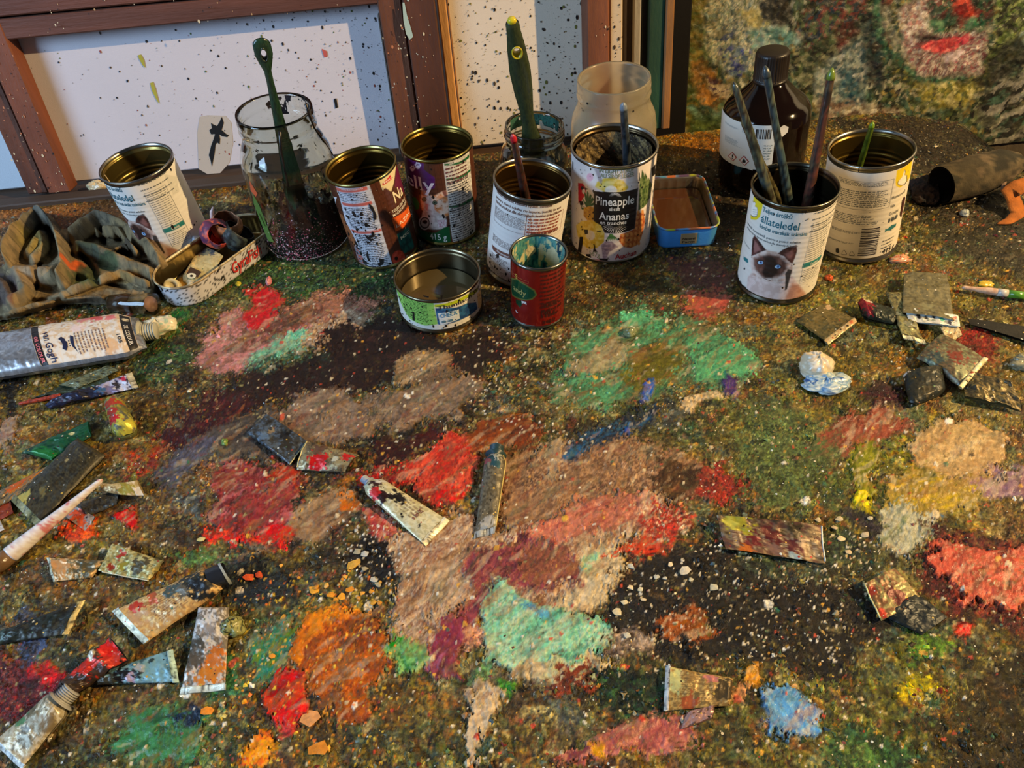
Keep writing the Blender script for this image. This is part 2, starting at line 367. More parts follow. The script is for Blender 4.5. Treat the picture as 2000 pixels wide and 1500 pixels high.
def patch(poly, cols, ang=20, rag=7, edge=2.5, hgt=1.2, cover=1.0, label=None, streak=5.0, seed=[100], smooth=.75, soft=None):
    """a smear of paint lying on the crust: ragged outline, streaked colours, brush ridges"""
    seed[0] += 3; sd = seed[0]
    P = np.array(poly, float); mnx, mny = P.min(0)-25; mxx, mxy = P.max(0)+25
    rs = np.where((py.max(1) > mny) & (py.min(1) < mxy))[0]
    if len(rs) == 0: return
    r0, r1 = rs[0], rs[-1]+1
    cs = np.where((px[r0:r1].max(0) > mnx) & (px[r0:r1].min(0) < mxx))[0]; c0, c1 = cs[0], cs[-1]+1
    sl = (slice(r0, r1), slice(c0, c1)); x, y, qx, qy = mm_x[sl], mm_y[sl], px[sl], py[sl]
    th = angw(*P.mean(0), ang); ca, sa = math.cos(th), math.sin(th)
    al = x*ca+y*sa; ac = -x*sa+y*ca+3*(fbm(x/25, y/25, 2, sd+5)-.5)*streak
    n = (fbm(x/18, y/18, 2, sd)-.5)*2*rag*2.2+(fbm(x/6, y/6, 3, sd+13)-.5)*2*rag*1.3+(fbm(x/1.7, y/1.7, 3, sd+1)-.5)*2*rag*.8
    dry = (fbm(al/11, ac/1.1, 3, sd+14)-.5)*rag*3.2
    sdist = sdpoly(qx+n, qy+(fbm(x/16, y/16, 3, sd+2)-.5)*rag*3.4, P)+dry
    mk = sm(edge, -edge, sdist)
    if cover < 1: mk = mk*sm(1-cover-.08, 1-cover+.08, fbm(x/4.5, y/4.5, 4, sd+4)*1.6-.3+.25*sm(0, -30, sdist))
    v = fbm(al/(streak*5), ac/streak, 4, sd+6)*.62+fbm(al/9, ac/1.6, 3, sd+7)*.38
    K = lin(np.array(cols, float)); nK = len(K)
    q = np.clip((v-.3)/.4, 0, .999)*(nK-1) if nK > 1 else np.zeros_like(v)
    if nK > 1:
        i = np.minimum(q.astype(int), nK-2); f = sm(.25, .75, q-i)[..., None]; pc = K[i]*(1-f)+K[i+1]*f
    else: pc = np.broadcast_to(K[0], v.shape+(3,))
    pc = pc*(.84+.32*fbm(al/12, ac/1.3, 3, sd+8))[..., None]
    m3 = (mk*(1 if soft is None else soft))[..., None]
    C[sl] = C[sl]*(1-m3)+pc*m3
    hp = hgt+1.5*(fbm(al/14, ac/2.0, 3, sd+9)-.5)*2+.5*(fbm(al/30, ac/6, 2, sd+10))+.8*sm(-7, -1, sdist)*sm(3, -1, sdist)
    H[sl] = H[sl]*(1-mk*smooth)+(hp+.25*H[sl])*mk*smooth
    if label is not None:
        SMEARS.append(label); ID[sl] = np.where(mk > .5, len(SMEARS), ID[sl])
C0 = C.copy()
# bare board at the back left, green-black wash around the tins
patch([(-80,415),(390,385),(360,430),(300,470),(-80,640)], [(118,80,48),(134,92,56),(100,66,42)], 5, 6, smooth=.95, hgt=.2, streak=9)
patch([(400,470),(520,500),(760,520),(780,560),(640,590),(560,600),(430,575),(330,640),(380,700),(340,760),(250,740),(330,620)], [(44,72,40),(62,88,48),(34,54,46),(80,92,50)], 15, 18, cover=.8, smooth=.4)
patch([(1270,275),(1420,262),(1460,300),(1420,350),(1330,300)], [(140,98,34),(118,76,26),(80,60,30)], 5, 12, cover=.75, smooth=.3)
patch([(1280,330),(1400,300),(1480,430),(1420,520),(1300,420)], [(52,44,30),(40,36,28)], 5, 12, smooth=.6, cover=.85)  # dark patch that paints the bottle's cast shadow onto the table
patch([(1600,240),(1860,230),(1990,350),(1990,430),(1790,420),(1780,330)], [(52,46,32),(44,38,28),(62,56,38)], 5, 14, smooth=.8, hgt=.4)
patch([(1780,430),(2000,400),(2040,560),(1900,520)], [(52,54,38),(60,56,42),(44,46,34)], 10, 16, smooth=.6, cover=.8)
patch([(1290,505),(1400,500),(1440,540),(1420,575),(1320,560)], [(78,42,44),(60,34,34)], 10, 10, cover=.8, label='thin dark crimson smear beside the blue tin')
patch([(1335,575),(1400,563),(1430,585),(1422,615),(1370,627),(1333,605)], [(170,86,72),(150,72,60)], 15, 7, label='salmon pink smear left of the blue-eyed cat tin')
# upper left : pinks, mint, cream swirl
patch([(395,690),(400,655),(430,622),(470,600),(500,640),(560,615),(600,588),(640,595),(700,590),(722,620),(700,652),(600,650),(520,690),(480,724),(430,728),(385,716)], [(140,98,88),(172,120,112),(196,132,128),(150,104,92),(184,128,130)], 22, 8, streak=6, label='broad dusty pink smear near the oval tin')
patch([(560,600),(640,572),(720,575),(722,610),(640,628),(560,640)], [(132,94,80),(160,112,92),(104,74,64)], 15, 9, cover=.85)
patch([(470,640),(560,600),(640,605),(560,660),(500,690),(440,690)], [(98,66,56),(122,84,70)], 22, 8, cover=.6)
patch([(484,572),(545,563),(553,590),(530,612),(520,640),(508,652),(488,640),(466,622),(488,600)], [(198,44,52),(176,46,50),(205,62,66)], 30, 6, hgt=1.8, label='bright cherry red smear on the pink one')
patch([(575,662),(620,632),(680,608),(716,614),(714,640),(672,664),(620,684),(590,694),(560,684)], [(196,166,136),(150,120,96),(210,186,158),(168,138,116)], 22, 5, streak=3, hgt=1.8, label='cream and brown swirled smear')
patch([(482,720),(498,692),(540,662),(585,642),(600,656),(590,684),(540,708),(500,726)], [(104,178,146),(136,196,164),(168,206,178)], 25, 5, streak=3, hgt=2, label='pale mint smear at the tip of the cream swirl')
patch([(780,620),(640,640),(610,700),(500,722),(455,760),(465,805),(560,796),(640,770),(700,764),(850,742),(930,742),(1000,690),(960,638),(860,655)], [(36,24,20),(52,32,26),(44,30,26),(66,40,34)], 18, 9, streak=7, smooth=.9, hgt=.5, label='wide dark umber smear in front of the shallow tin')
patch([(500,700),(640,690),(660,700),(560,716),(500,726)], [(50,90,70),(40,60,50)], 12, 5, cover=.5)
patch([(380,850),(450,822),(520,800),(600,820),(560,880),(450,905),(376,900)], [(66,60,56),(82,74,66),(52,46,44)], 24, 9, smooth=.8, label='dark greyish smear behind the folded dark tube')
patch([(545,810),(570,790),(620,764),(668,762),(690,778),(700,790),(760,772),(850,748),(930,738),(942,756),(935,775),(905,790),(900,812),(850,828),(760,845),(640,866),(560,880),(500,850)], [(122,104,88),(106,90,76),(136,116,98),(98,82,70)], 18, 6, streak=6, hgt=1.6, smooth=.9, label='long grey-brown smear across the middle')
patch([(766,742),(775,710),(800,690),(850,681),(880,698),(872,726),(830,732),(800,752)], [(150,126,94),(122,100,76),(170,146,116),(98,80,66)], 25, 4, streak=3, hgt=2, label='curled tan swirl above the grey-brown smear')
patch([(800,735),(890,715),(900,735),(840,752)], [(110,92,74),(90,74,60)], 20, 5)
patch([(296,935),(345,885),(392,848),(422,852),(412,882),(372,914),(330,955),(298,955)], [(84,84,102),(70,68,78),(104,102,116)], 38, 6, streak=4, label='slate violet smear left of the centre')
patch([(286,885),(330,838),(420,772),(470,758),(500,788),(430,832),(372,862),(300,900)], [(84,34,34),(62,26,28),(104,44,40)], 32, 9, cover=.85, label='dark maroon smear below the crimson area')
patch([(250,890),(310,850),(330,880),(290,930),(240,935)], [(170,52,28),(130,44,30),(120,90,40)], 35, 9, cover=.7)
# red field left of centre
patch([(400,935),(440,902),(500,905),(560,918),(602,940),(578,970),(568,1010),(600,1045),(520,1058),(450,1050),(400,1022),(420,980)], [(128,46,46),(150,64,62),(110,38,40),(172,92,92),(96,34,36)], 30, 10, streak=6, smooth=.8, label='large brick and rose red smear left of the centre')
patch([(400,1028),(480,1036),(560,1030),(600,1042),(560,1064),(480,1068),(408,1062)], [(206,38,36),(190,60,40)], 10, 8, cover=.65, hgt=1.6)
patch([(510,920),(560,912),(600,930),(570,955),(520,945)], [(158,48,34),(180,60,40)], 10, 7, cover=.8)
patch([(568,1022),(600,980),(640,955),(700,968),(692,1002),(652,1030),(620,1062),(580,1050)], [(126,100,74),(150,124,96),(96,72,54)], 25, 6, streak=3, label='brown and tan smear left of the small cream tube')
patch([(655,975),(680,965),(702,980),(690,998),(664,1000)], [(210,120,34),(190,100,30)], 20, 5, hgt=2)
patch([(722,870),(800,848),(868,838),(852,872),(772,918),(724,912)], [(74,28,26),(56,24,22)], 22, 9, cover=.9, label='dark oxblood smear behind the big red one')
# centre
patch([(768,944),(800,908),(882,842),(934,858),(938,902),(918,942),(884,988),(848,984),(800,955),(770,960)], [(186,58,48),(170,50,44),(202,84,68),(160,48,44)], 45, 6, streak=6, hgt=1.8, smooth=.9, label='big brick red smear between the two small tubes')
patch([(690,930),(770,910),(800,950),(760,985),(720,970)], [(160,40,34),(140,36,32)], 20, 8)
patch([(838,968),(900,952),(910,970),(870,990)], [(206,40,34),(190,34,30)], 15, 5, hgt=2)
patch([(698,998),(730,988),(800,1040),(772,1068),(730,1052)], [(184,84,76),(164,56,58),(206,120,104)], -35, 6, label='coral smear under the small cream tube')
patch([(918,862),(958,820),(1035,815),(1062,848),(1042,884),(980,874),(930,884)], [(150,74,34),(116,56,30),(90,50,34)], 12, 9, cover=.85, label='rust orange smear behind the thin blue-topped tube')
patch([(985,905),(1060,872),(1130,880),(1200,850),(1330,875),(1395,930),(1335,985),(1210,1000),(1090,1020),(1000,1052),(970,960)], [(128,96,72),(150,118,90),(104,76,58),(168,134,104),(116,80,60)], 28, 10, streak=5, label='mottled tan and brown smear right of the thin tube')
patch([(1290,900),(1380,910),(1400,960),(1320,1000),(1270,960)], [(84,58,36),(64,44,30)], 20, 10, cover=.8)
patch([(1380,900),(1440,930),(1450,960),(1400,985),(1360,960)], [(150,54,44),(120,44,38)], 40, 7, cover=.8)
patch([(1098,892),(1130,850),(1200,822),(1270,802),(1292,828),(1222,850),(1150,890),(1112,912)], [(38,60,84),(30,44,62),(44,86,120)], 25, 8, cover=.8, label='dark navy smear in front of the green area')
patch([(1068,872),(1086,848),(1098,880),(1092,945),(1076,938),(1064,905)], [(166,146,116),(150,130,104)], 80, 5, label='small tan drip right of the rust smear')
patch([(740,1088),(720,1072),(800,1040),(900,1000),(960,1042),(1050,1022),(1130,982),(1250,968),(1312,990),(1262,1032),(1200,1060),(1206,1120),(1180,1172),(1100,1184),(1010,1190),(960,1140),(905,1190),(872,1246),(822,1284),(768,1262),(760,1200),(792,1130)], [(150,118,92),(182,156,128),(126,90,70),(196,172,146),(164,132,108)], 38, 8, streak=5, hgt=2.2, smooth=.85, label='large beige and pink-brown impasto smear in the centre')
patch([(1008,1064),(1080,1002),(1200,962),(1292,978),(1252,1012),(1122,1052),(1020,1104)], [(166,92,78),(188,120,100),(146,76,66)], 25, 8, streak=4, cover=.85, hgt=2, label='rosy streak across the beige smear')
patch([(896,1090),(980,1058),(1110,1058),(1142,1122),(1150,1152),(1080,1152),(1000,1152),(944,1202),(902,1262),(872,1332),(848,1312),(868,1232),(918,1162)], [(118,58,58),(140,70,76),(96,44,52),(150,92,84)], 52, 8, streak=4, hgt=2.2, label='plum brown streak down the centre')
patch([(1010,1070),(1110,1070),(1140,1120),(1060,1150),(1010,1120)], [(140,90,72),(120,70,58)], 30, 8)
patch([(1132,1072),(1196,1062),(1212,1130),(1182,1180),(1132,1198),(1062,1192),(1142,1150)], [(206,186,150),(188,172,140),(214,196,164)], 60, 6, hgt=2, label='cream smear at the right end of the plum streak')
patch([(1130,1090),(1170,1080),(1180,1120),(1140,1128)], [(140,184,146),(170,190,150)], 30, 5, cover=.6)
patch([(1180,1080),(1260,1048),(1332,1058),(1300,1092),(1240,1102)], [(172,46,38),(200,70,50),(150,120,90)], 20, 8, cover=.75, label='crimson and pink smear right of the beige one')
patch([(1240,1000),(1340,990),(1360,1030),(1280,1060)], [(190,160,130),(150,50,42),(204,180,150)], 20, 8, cover=.65)
patch([(943,1232),(952,1155),(975,1128),(1002,1160),(1062,1190),(1150,1204),(1198,1214),(1202,1242),(1162,1292),(1112,1302),(1062,1322),(1000,1312),(950,1292)], [(96,166,136),(120,188,152),(146,200,168),(176,200,168),(110,176,142)], 35, 6, streak=4, hgt=2.4, smooth=.9, label='thick mint green impasto patch')
patch([(1000,1165),(1060,1190),(1090,1212),(1040,1205)], [(84,150,180),(110,170,180)], -35, 5, cover=.8)
patch([(1030,1290),(1100,1288),(1162,1290),(1188,1302),(1166,1326),(1062,1338),(1000,1322)], [(204,184,148),(190,172,138),(180,190,150)], 20, 6, hgt=2, label='cream rim below the mint green patch')
patch([(930,1290),(1000,1310),(1020,1340),(980,1362),(930,1340),(900,1310)], [(120,100,78),(98,84,66),(90,130,80)], 40, 7)
patch([(975,1325),(1010,1330),(1000,1362),(975,1352)], [(80,150,60),(60,120,50)], 0, 4)
patch([(915,1360),(938,1336),(982,1350),(984,1376),(950,1402),(934,1442),(924,1470),(940,1500),(910,1510),(905,1460),(918,1400)], [(206,186,156),(192,172,142)], 75, 6, cover=.9, hgt=2, label='pale cream drip at the bottom')
patch([(860,1214),(902,1208),(906,1250),(892,1302),(902,1332),(852,1322),(838,1292),(850,1242)], [(140,62,82),(120,50,66),(164,92,110)], 75, 6, hgt=2.4, label='mauve dab left of the mint patch')
patch([(905,1230),(940,1225),(945,1275),(905,1270)], [(176,120,98),(196,150,120)], 50, 5)
patch([(755,1252),(782,1246),(832,1260),(842,1300),(792,1322),(756,1302)], [(110,168,96),(128,184,116),(60,120,60)], 40, 6, hgt=2.2, label='leaf green dab right of the orange smear')
patch([(752,1246),(775,1244),(780,1262),(758,1270)], [(36,128,36)], 40, 4, hgt=2)
patch([(580,1252),(592,1222),(622,1192),(682,1182),(742,1200),(756,1262),(742,1332),(722,1402),(662,1412),(622,1362),(600,1312),(566,1292)], [(150,74,28),(180,96,30),(126,58,32),(140,80,40),(168,84,36)], 45, 8, streak=5, hgt=2, smooth=.85, label='large burnt orange smear')
patch([(562,1282),(600,1210),(660,1180),(722,1182),(720,1205),(640,1215),(600,1262),(590,1300)], [(216,134,28),(196,112,28)], 45, 7, cover=.72, hgt=2)
patch([(490,1262),(540,1200),(582,1230),(572,1290),(532,1332),(488,1332)], [(34,96,74),(44,120,96),(90,120,50)], 40, 9, cover=.85, label='teal green dab left of the orange smear')
patch([(518,1342),(560,1310),(602,1318),(604,1378),(572,1420),(530,1412),(508,1372)], [(190,18,24),(212,28,30),(150,24,30)], 55, 7, hgt=2.4, label='glossy pure red dab at the foot of the orange smear')
patch([(540,1412),(575,1415),(575,1440),(545,1445)], [(196,70,70)], 0, 6)
patch([(478,1462),(500,1432),(540,1440),(544,1480),(505,1510),(474,1492)], [(230,116,20),(236,160,30),(214,80,24)], 20, 7, cover=.85, hgt=2, label='bright orange and yellow dab at the bottom edge')
# right of centre
patch([(1075,782),(1098,700),(1130,642),(1200,610),(1282,613),(1332,628),(1400,648),(1472,688),(1484,730),(1442,762),(1352,762),(1250,792),(1130,794)], [(74,126,88),(90,150,110),(58,98,66),(100,108,72),(52,60,40)], 20, 12, cover=.72, smooth=.5, label='mottled sea green smear in front of the red tin')
patch([(1330,650),(1400,648),(1474,690),(1484,732),(1400,750),(1340,720)], [(92,160,114),(80,140,98)], 20, 9, cover=.85)
patch([(1200,612),(1290,612),(1300,640),(1220,650)], [(88,156,112)], 10, 9, cover=.8)
patch([(1108,722),(1140,690),(1200,664),(1228,680),(1212,712),(1150,734)], [(152,146,112),(132,124,96)], 22, 5, label='sage grey patch inside the green smear')
patch([(1208,742),(1230,700),(1290,668),(1342,700),(1322,742),(1250,758)], [(104,98,34),(84,80,34),(120,112,50)], 20, 7, label='olive patch inside the green smear')
patch([(1250,790),(1256,765),(1267,739),(1279,745),(1276,770),(1262,788)], [(28,88,172)], 70, 2, hgt=3, label='short bright blue squeeze of paint')
patch([(1215,848),(1232,832),(1240,836),(1226,850)], [(28,88,172)], 30, 2, hgt=3)
patch([(1402,756),(1420,740),(1439,744),(1441,766),(1436,777),(1410,771)], [(76,44,122),(56,34,92)], 30, 4, hgt=3, label='small violet dab of paint')
patch([(1323,797),(1350,774),(1400,767),(1408,779),(1372,786),(1345,804)], [(216,192,152)], 20, 3, hgt=2, label='cream dab below the violet one')
patch([(1600,850),(1640,810),(1720,788),(1760,800),(1772,832),(1702,872),(1622,902),(1556,896)], [(144,74,54),(128,62,48),(110,60,44)], 20, 10, cover=.8, label='brick brown smear left of the beige round patch')
patch([(1672,770),(1710,745),(1760,750),(1765,790),(1700,800)], [(64,28,34),(48,24,28)], 20, 9, cover=.85, hgt=3)
patch([(1768,872),(1800,840),(1830,820),(1900,818),(1956,850),(1962,890),(1912,932),(1842,937),(1790,912)], [(184,156,112),(166,138,98),(196,170,126)], 15, 5, hgt=2.2, streak=8, label='round beige patch with scratched surface')
patch([(1718,942),(1780,912),(1850,940),(1932,930),(1962,960),(1902,1002),(1802,1012),(1730,982)], [(166,140,56),(140,120,60),(196,166,50)], 10, 8, cover=.85, hgt=2, label='mustard smear under the beige patch')
patch([(1668,870),(1702,862),(1717,900),(1702,960),(1682,992),(1664,950),(1658,902)], [(124,124,24),(100,104,34),(150,146,30)], 80, 6, hgt=2, label='olive yellow streak left of the mustard smear')
patch([(1664,968),(1690,968),(1702,1004),(1684,1004)], [(226,206,30)], 60, 4, hgt=3)
patch([(1712,1002),(1760,978),(1832,1010),(1822,1060),(1762,1082),(1720,1052)], [(150,150,126),(166,168,150),(120,128,96)], 40, 8, cover=.85, label='whitish grey scuffed patch')
patch([(1636,1000),(1680,990),(1720,1030),(1700,1060),(1660,1030)], [(42,36,46),(30,28,34)], -35, 7, cover=.85)
patch([(1896,942),(1950,918),(2050,925),(2050,985),(1940,972)], [(132,106,122),(112,84,104)], 20, 8, cover=.85, label='dusty lilac patch at the right edge')
patch([(1806,1030),(1860,1036),(1920,1052),(2060,1040),(2060,1240),(1950,1225),(1860,1200),(1812,1160),(1796,1100)], [(84,30,30),(66,26,26),(104,44,36)], 15, 12, cover=.9)
patch([(1812,1066),(1842,1056),(1870,1060),(1920,1080),(2000,1068),(2060,1078),(2060,1190),(1962,1190),(1882,1180),(1842,1152),(1818,1112)], [(186,88,72),(174,78,64),(196,100,82)], 12, 6, hgt=2.8, streak=8, smooth=.95, label='thick salmon coral patch at the right edge')
patch([(1855,1236),(1872,1220),(1896,1222),(1894,1244),(1866,1248)], [(214,44,34)], 10, 4, hgt=3, label='small scarlet squeeze below the coral patch')
patch([(1780,1236),(1850,1226),(1862,1270),(1800,1298)], [(60,90,36),(80,110,44)], 20, 10, cover=.7)
patch([(1200,1100),(1290,1070),(1400,1052),(1500,1122),(1700,1160),(1722,1222),(1660,1290),(1602,1320),(1500,1300),(1420,1290),(1300,1292),(1180,1252),(1204,1182)], [(26,22,17),(36,30,22),(22,20,22)], 10, 16, cover=.88, smooth=.2)
patch([(700,1060),(722,1036),(772,1080),(782,1130),(742,1160),(692,1130)], [(28,23,18),(36,30,24)], 10, 9, smooth=.3)
patch([(1290,1206),(1330,1182),(1372,1196),(1400,1240),(1340,1262),(1296,1250)], [(156,84,34),(130,66,30),(96,86,40)], 25, 9, cover=.8, label='rusty orange dab on the black area')
patch([(1180,1240),(1250,1222),(1290,1232),(1288,1270),(1180,1290)], [(120,98,82),(92,78,68),(150,130,110)], 10, 7, cover=.85)
patch([(1060,1322),(1130,1306),(1166,1316),(1150,1356),(1090,1366)], [(128,56,36),(100,46,32)], 10, 9, cover=.8)
patch([(1160,1316),(1290,1306),(1296,1400),(1200,1410),(1150,1370)], [(34,60,34),(26,44,28),(44,74,42)], 10, 12, cover=.85, smooth=.3)
patch([(1096,1482),(1180,1424),(1262,1400),(1320,1392),(1372,1424),(1352,1462),(1202,1480),(1110,1505)], [(166,92,88),(150,80,76),(184,116,106),(120,60,64)], 15, 9, cover=.82, label='mottled pink smear at the bottom edge')
patch([(1150,1450),(1175,1448),(1180,1480),(1160,1484)], [(206,150,36)], 60, 5, cover=.8)
patch([(1448,1338),(1460,1306),(1482,1300),(1490,1330),(1476,1346)], [(220,152,34),(200,132,34)], 60, 4, hgt=3, label='small yolk orange dab above the sky blue one')
patch([(1433,1350),(1455,1345),(1458,1375),(1435,1372)], [(206,150,110)], 60, 4)
patch([(1487,1352),(1512,1330),(1545,1336),(1572,1362),(1604,1400),(1600,1430),(1562,1442),(1510,1428),(1492,1392)], [(84,140,186),(104,160,204),(70,120,166)], -30, 6, hgt=2.6, label='sky blue dab of paint at the lower right')
patch([(1750,1340),(1800,1320),(1830,1350),(1780,1380)], [(178,160,46),(140,134,50)], 20, 8, cover=.7)
patch([(1600,1470),(1650,1430),(1760,1440),(1800,1480),(1700,1530),(1600,1520)], [(40,70,44),(60,88,44)], 20, 12, cover=.7)
# lower left
patch([(228,1006),(262,996),(276,1012),(268,1034),(240,1030)], [(206,44,26),(196,30,30)], 20, 5, hgt=2.6, label='scarlet crumb of paint left of the brick red smear')
patch([(108,1042),(140,1018),(190,1005),(186,1040),(150,1055)], [(216,84,34),(190,64,30)], 30, 6, hgt=2.2)
patch([(-40,1290),(90,1300),(112,1350),(40,1420),(-40,1420)], [(112,32,40),(84,28,32),(140,44,44)], 30, 11, cover=.8)
patch([(60,1310),(105,1290),(130,1330),(90,1350)], [(176,36,40)], 30, 7, cover=.8)
patch([(250,1395),(330,1375),(400,1400),(380,1470),(290,1500),(210,1470)], [(52,106,66),(66,124,82),(40,84,56)], 20, 12, cover=.8, label='bottle green smear below the light blue tube')
patch([(330,1395),(385,1382),(390,1420),(350,1430)], [(36,56,84),(28,40,60)], 20, 7, cover=.8)
patch([(400,1310),(460,1280),(490,1330),(440,1380),(400,1380)], [(40,84,54),(60,100,60)], 30, 10, cover=.75)
patch([(440,1100),(520,1090),(580,1130),(540,1180),(470,1190),(430,1150)], [(32,42,46),(26,34,38),(44,58,52)], 20, 12, cover=.85)
patch([(330,620),(350,600),(372,615),(362,650),(336,660)], [(40,96,36),(54,116,44)], 30, 8, cover=.8, hgt=1.6, label='grass green dab by the big silver tube')
patch([(0,830),(38,815),(44,860),(10,885),(-20,880)], [(150,130,112),(130,104,90)], 30, 7, hgt=2.2, label='greyish lump of paint at the left edge')
patch([(45,1190),(85,1200),(80,1290),(40,1300)], [(60,80,120),(50,52,60)], 60, 6, cover=.6)
patch([(480,1050),(560,1060),(560,1090),(470,1092)], [(90,96,84),(110,84,62)], 15, 9, cover=.5)
patch([(330,960),(400,950),(410,1000),(350,1010)], [(86,98,92),(66,70,70),(120,124,110)], 35, 8, cover=.6)
patch([(330,1090),(440,1060),(470,1085),(380,1110)], [(76,110,60),(96,84,48)], 15, 8, cover=.5)
patch([(1850,655),(1930,640),(1960,720),(1880,730)], [(124,36,34),(96,32,30)], -20, 9, cover=.7)
patch([(1290,770),(1330,800),(1330,850),(1280,840)], [(70,76,70),(50,56,56)], 30, 9, cover=.6)
patch([(1500,780),(1640,840),(1600,1000),(1480,980),(1430,860)], [(84,96,54),(70,84,50),(104,108,64)], 35, 16, cover=.6, smooth=.2)
patch([(1480,1020),(1640,1030),(1720,1100),(1600,1130),(1440,1110)], [(56,70,50),(44,52,40),(70,80,52)], 5, 14, cover=.6, smooth=.3)
# grime and dry gaps breaking the smears up
gq = .6*np.abs(fbm(mm_x/6, mm_y/6, 4, 201)-.5)*2+.4*fbm(mm_x/1.6, mm_y/1.6, 3, 205)
gm = sm(.27, .17, gq)*.62*sm(.42, .58, fbm(mm_x/30, mm_y/30, 3, 209))+.25*sm(.56, .7, fbm(mm_x/4, mm_y/4, 3, 215))
C = C*(1-gm[..., None])+(C0*.8)*gm[..., None]
C = C*np.where(ID > 0, .72+.56*fbm(mm_x/2.3, mm_y/2.3, 3, 219), 2**(4.2*(fbm(mm_x/2.6, mm_y/2.6, 3, 219)-.485)))[..., None]
patch([(1860,1330),(2060,1260),(2060,1560),(1800,1560),(1830,1440)], [(40,34,20),(52,44,24),(30,26,18)], 30, 24, cover=.8, smooth=.1, soft=.8)  # dark colour paints in the shadow over the lower right corner
patch([(0,700),(60,745),(20,800),(-40,800)], [(40,34,24)], 10, 14, cover=.7, smooth=.1)
# wet mixing: colour, thickness and smear outlines are dragged about together
dI = 12*(fbm(mm_x/13, mm_y/13, 3, 401)-.5)+9*(fbm(mm_x/3.5, mm_y/3.5, 3, 405)-.5); dJ = 15*(fbm(mm_x/11, mm_y/11, 3, 411)-.5)+10*(fbm(mm_x/3.2, mm_y/3.2, 3, 415)-.5)
Ii, Jj = np.meshgrid(np.arange(NY), np.arange(NXt), indexing='ij'); i2 = np.clip(Ii+dI, 0, NY-1).round().astype(int); j2 = np.clip(Jj+dJ, 0, NXt-1).round().astype(int)
ok_ = (Jj > nl+10) & (Jj < NXt-nr-10); i2 = np.where(ok_, i2, Ii); j2 = np.where(ok_, j2, Jj); mixk = .25+.75*sm(.35, .6, fbm(mm_x/20, mm_y/20, 2, 421))
C = C[i2, j2]*mixk[..., None]+C*(1-mixk[..., None]); ID = np.where(mixk > .5, ID[i2, j2], ID); H = H[i2, j2]*mixk+H*(1-mixk)
# thin veils of neighbouring colours dragged over the smears
for k_, (c_, sd_k) in enumerate((((120,60,50), 431), ((196,180,150), 437), ((60,84,64), 443), ((40,34,30), 449), ((150,110,70), 455))):
    wv_ = 9*(fbm(mm_x/30, mm_y/30, 2, sd_k+9)-.5); v_ = fbm((mm_x*.8+mm_y*.6+wv_*2)/20, (mm_y*.8-mm_x*.6+wv_*2)/5, 4, sd_k); a_ = (.34*sm(.62, .72, v_)*(ID > 0)*((C@np.array([.3, .55, .15])) > .04))[..., None]; C = C*(1-a_)+lin(np.array(c_, float))*a_
lum = (C@np.array([.3, .55, .15]))[..., None]
C = np.clip(lum+(C-lum)*1.16, .002, 1)*np.clip(lum/.08, .08, 1)**.5
# spatter of thinner drops of many colours
for sc_, thr, cols, rad, reg in ((14, .975, [(216,200,168),(206,188,150),(200,90,70),(214,170,60),(230,226,210)], .2, (0, 2000, 420, 1520)),
        (7, .955, [(214,196,160),(196,150,60),(190,60,44),(60,110,80),(220,214,196),(40,30,26)], .24, (0, 2000, 300, 1520)),
        (3.6, .93, [(206,190,152),(214,160,60),(150,140,90),(226,220,200),(176,70,50)], .3, (0, 2000, 300, 1520)),
        (3.0, .80, [(222,206,170),(206,190,152),(236,230,214)], .26, (1180, 1720, 1040, 1290)),
        (3.2, .78, [(222,206,170),(206,170,120),(236,230,214)], .26, (920, 1130, 640, 850)),
        (2.8, .78, [(226,150,40),(222,190,60),(234,120,40)], .3, (430, 780, 1120, 1500)),
        (2.6, .74, [(222,206,170),(236,230,214)], .28, (660, 800, 1010, 1180))):
    jx = mm_x/sc_+.5*(fbm(mm_x/sc_, mm_y/sc_, 2, 61)-.5); jy = mm_y/sc_+.5*(fbm(mm_x/sc_, mm_y/sc_, 2, 71)-.5)
    d, rid = cells(jx, jy, int(sc_*10)); k = np.modf(rid*91.7)[0]; r_ = rad*(.35+np.modf(rid*31.1)[0])
    ok = (k > thr) & (d < r_) & (px > reg[0]) & (px < reg[1]) & (py > reg[2]) & (py < reg[3])
    pc = lin(np.array(cols, float))[(rid*877).astype(int) % len(cols)]
    C = np.where(ok[..., None], C*.15+pc*.85, C); H = H+ok*.5
H = H+.7*(fbm(mm_x/2.0, mm_y/2.0, 2, 15)-.5)
H = np.clip(H, .1, 5.5)
def hs(x, y):                                 # height of the crust at a point of the table, metres
    t_ = np.interp(y/(yback(np.array(x))/.9), y0, np.arange(NY)); i = int(round(float(t_)))
    j = int(np.abs(X[i]-x).argmin()); return float(H[i, j])/1000
crust_o = None
Vall = rel(np.stack([X, Y, TZ+H/1000], -1).reshape(-1, 3), table); Call = C.reshape(-1, 3)
I = np.arange(NY*NXt).reshape(NY, NXt)
Q = np.stack([I[:-1, :-1], I[:-1, 1:], I[1:, 1:], I[1:, :-1]], -1).reshape(-1, 4)
qid = ID[:-1, :-1].reshape(-1)
def sub(name, sel, m_, parent):
    q = Q[sel]; u_, inv = np.unique(q, return_inverse=True)
    o = rawmesh(name, Vall[u_], inv.reshape(q.shape), Call[u_], m_); o.parent = parent; return o
crust_o = sub('paint_crust', qid == 0, M_crust, table); crust_o['label'] = 'rough crust of many dried paint layers and spatters'
for k, lb in enumerate(SMEARS):
    sel = qid == k+1
    if sel.sum() > 20: sub('paint_smear', sel, M_smear, crust_o)['label'] = lb

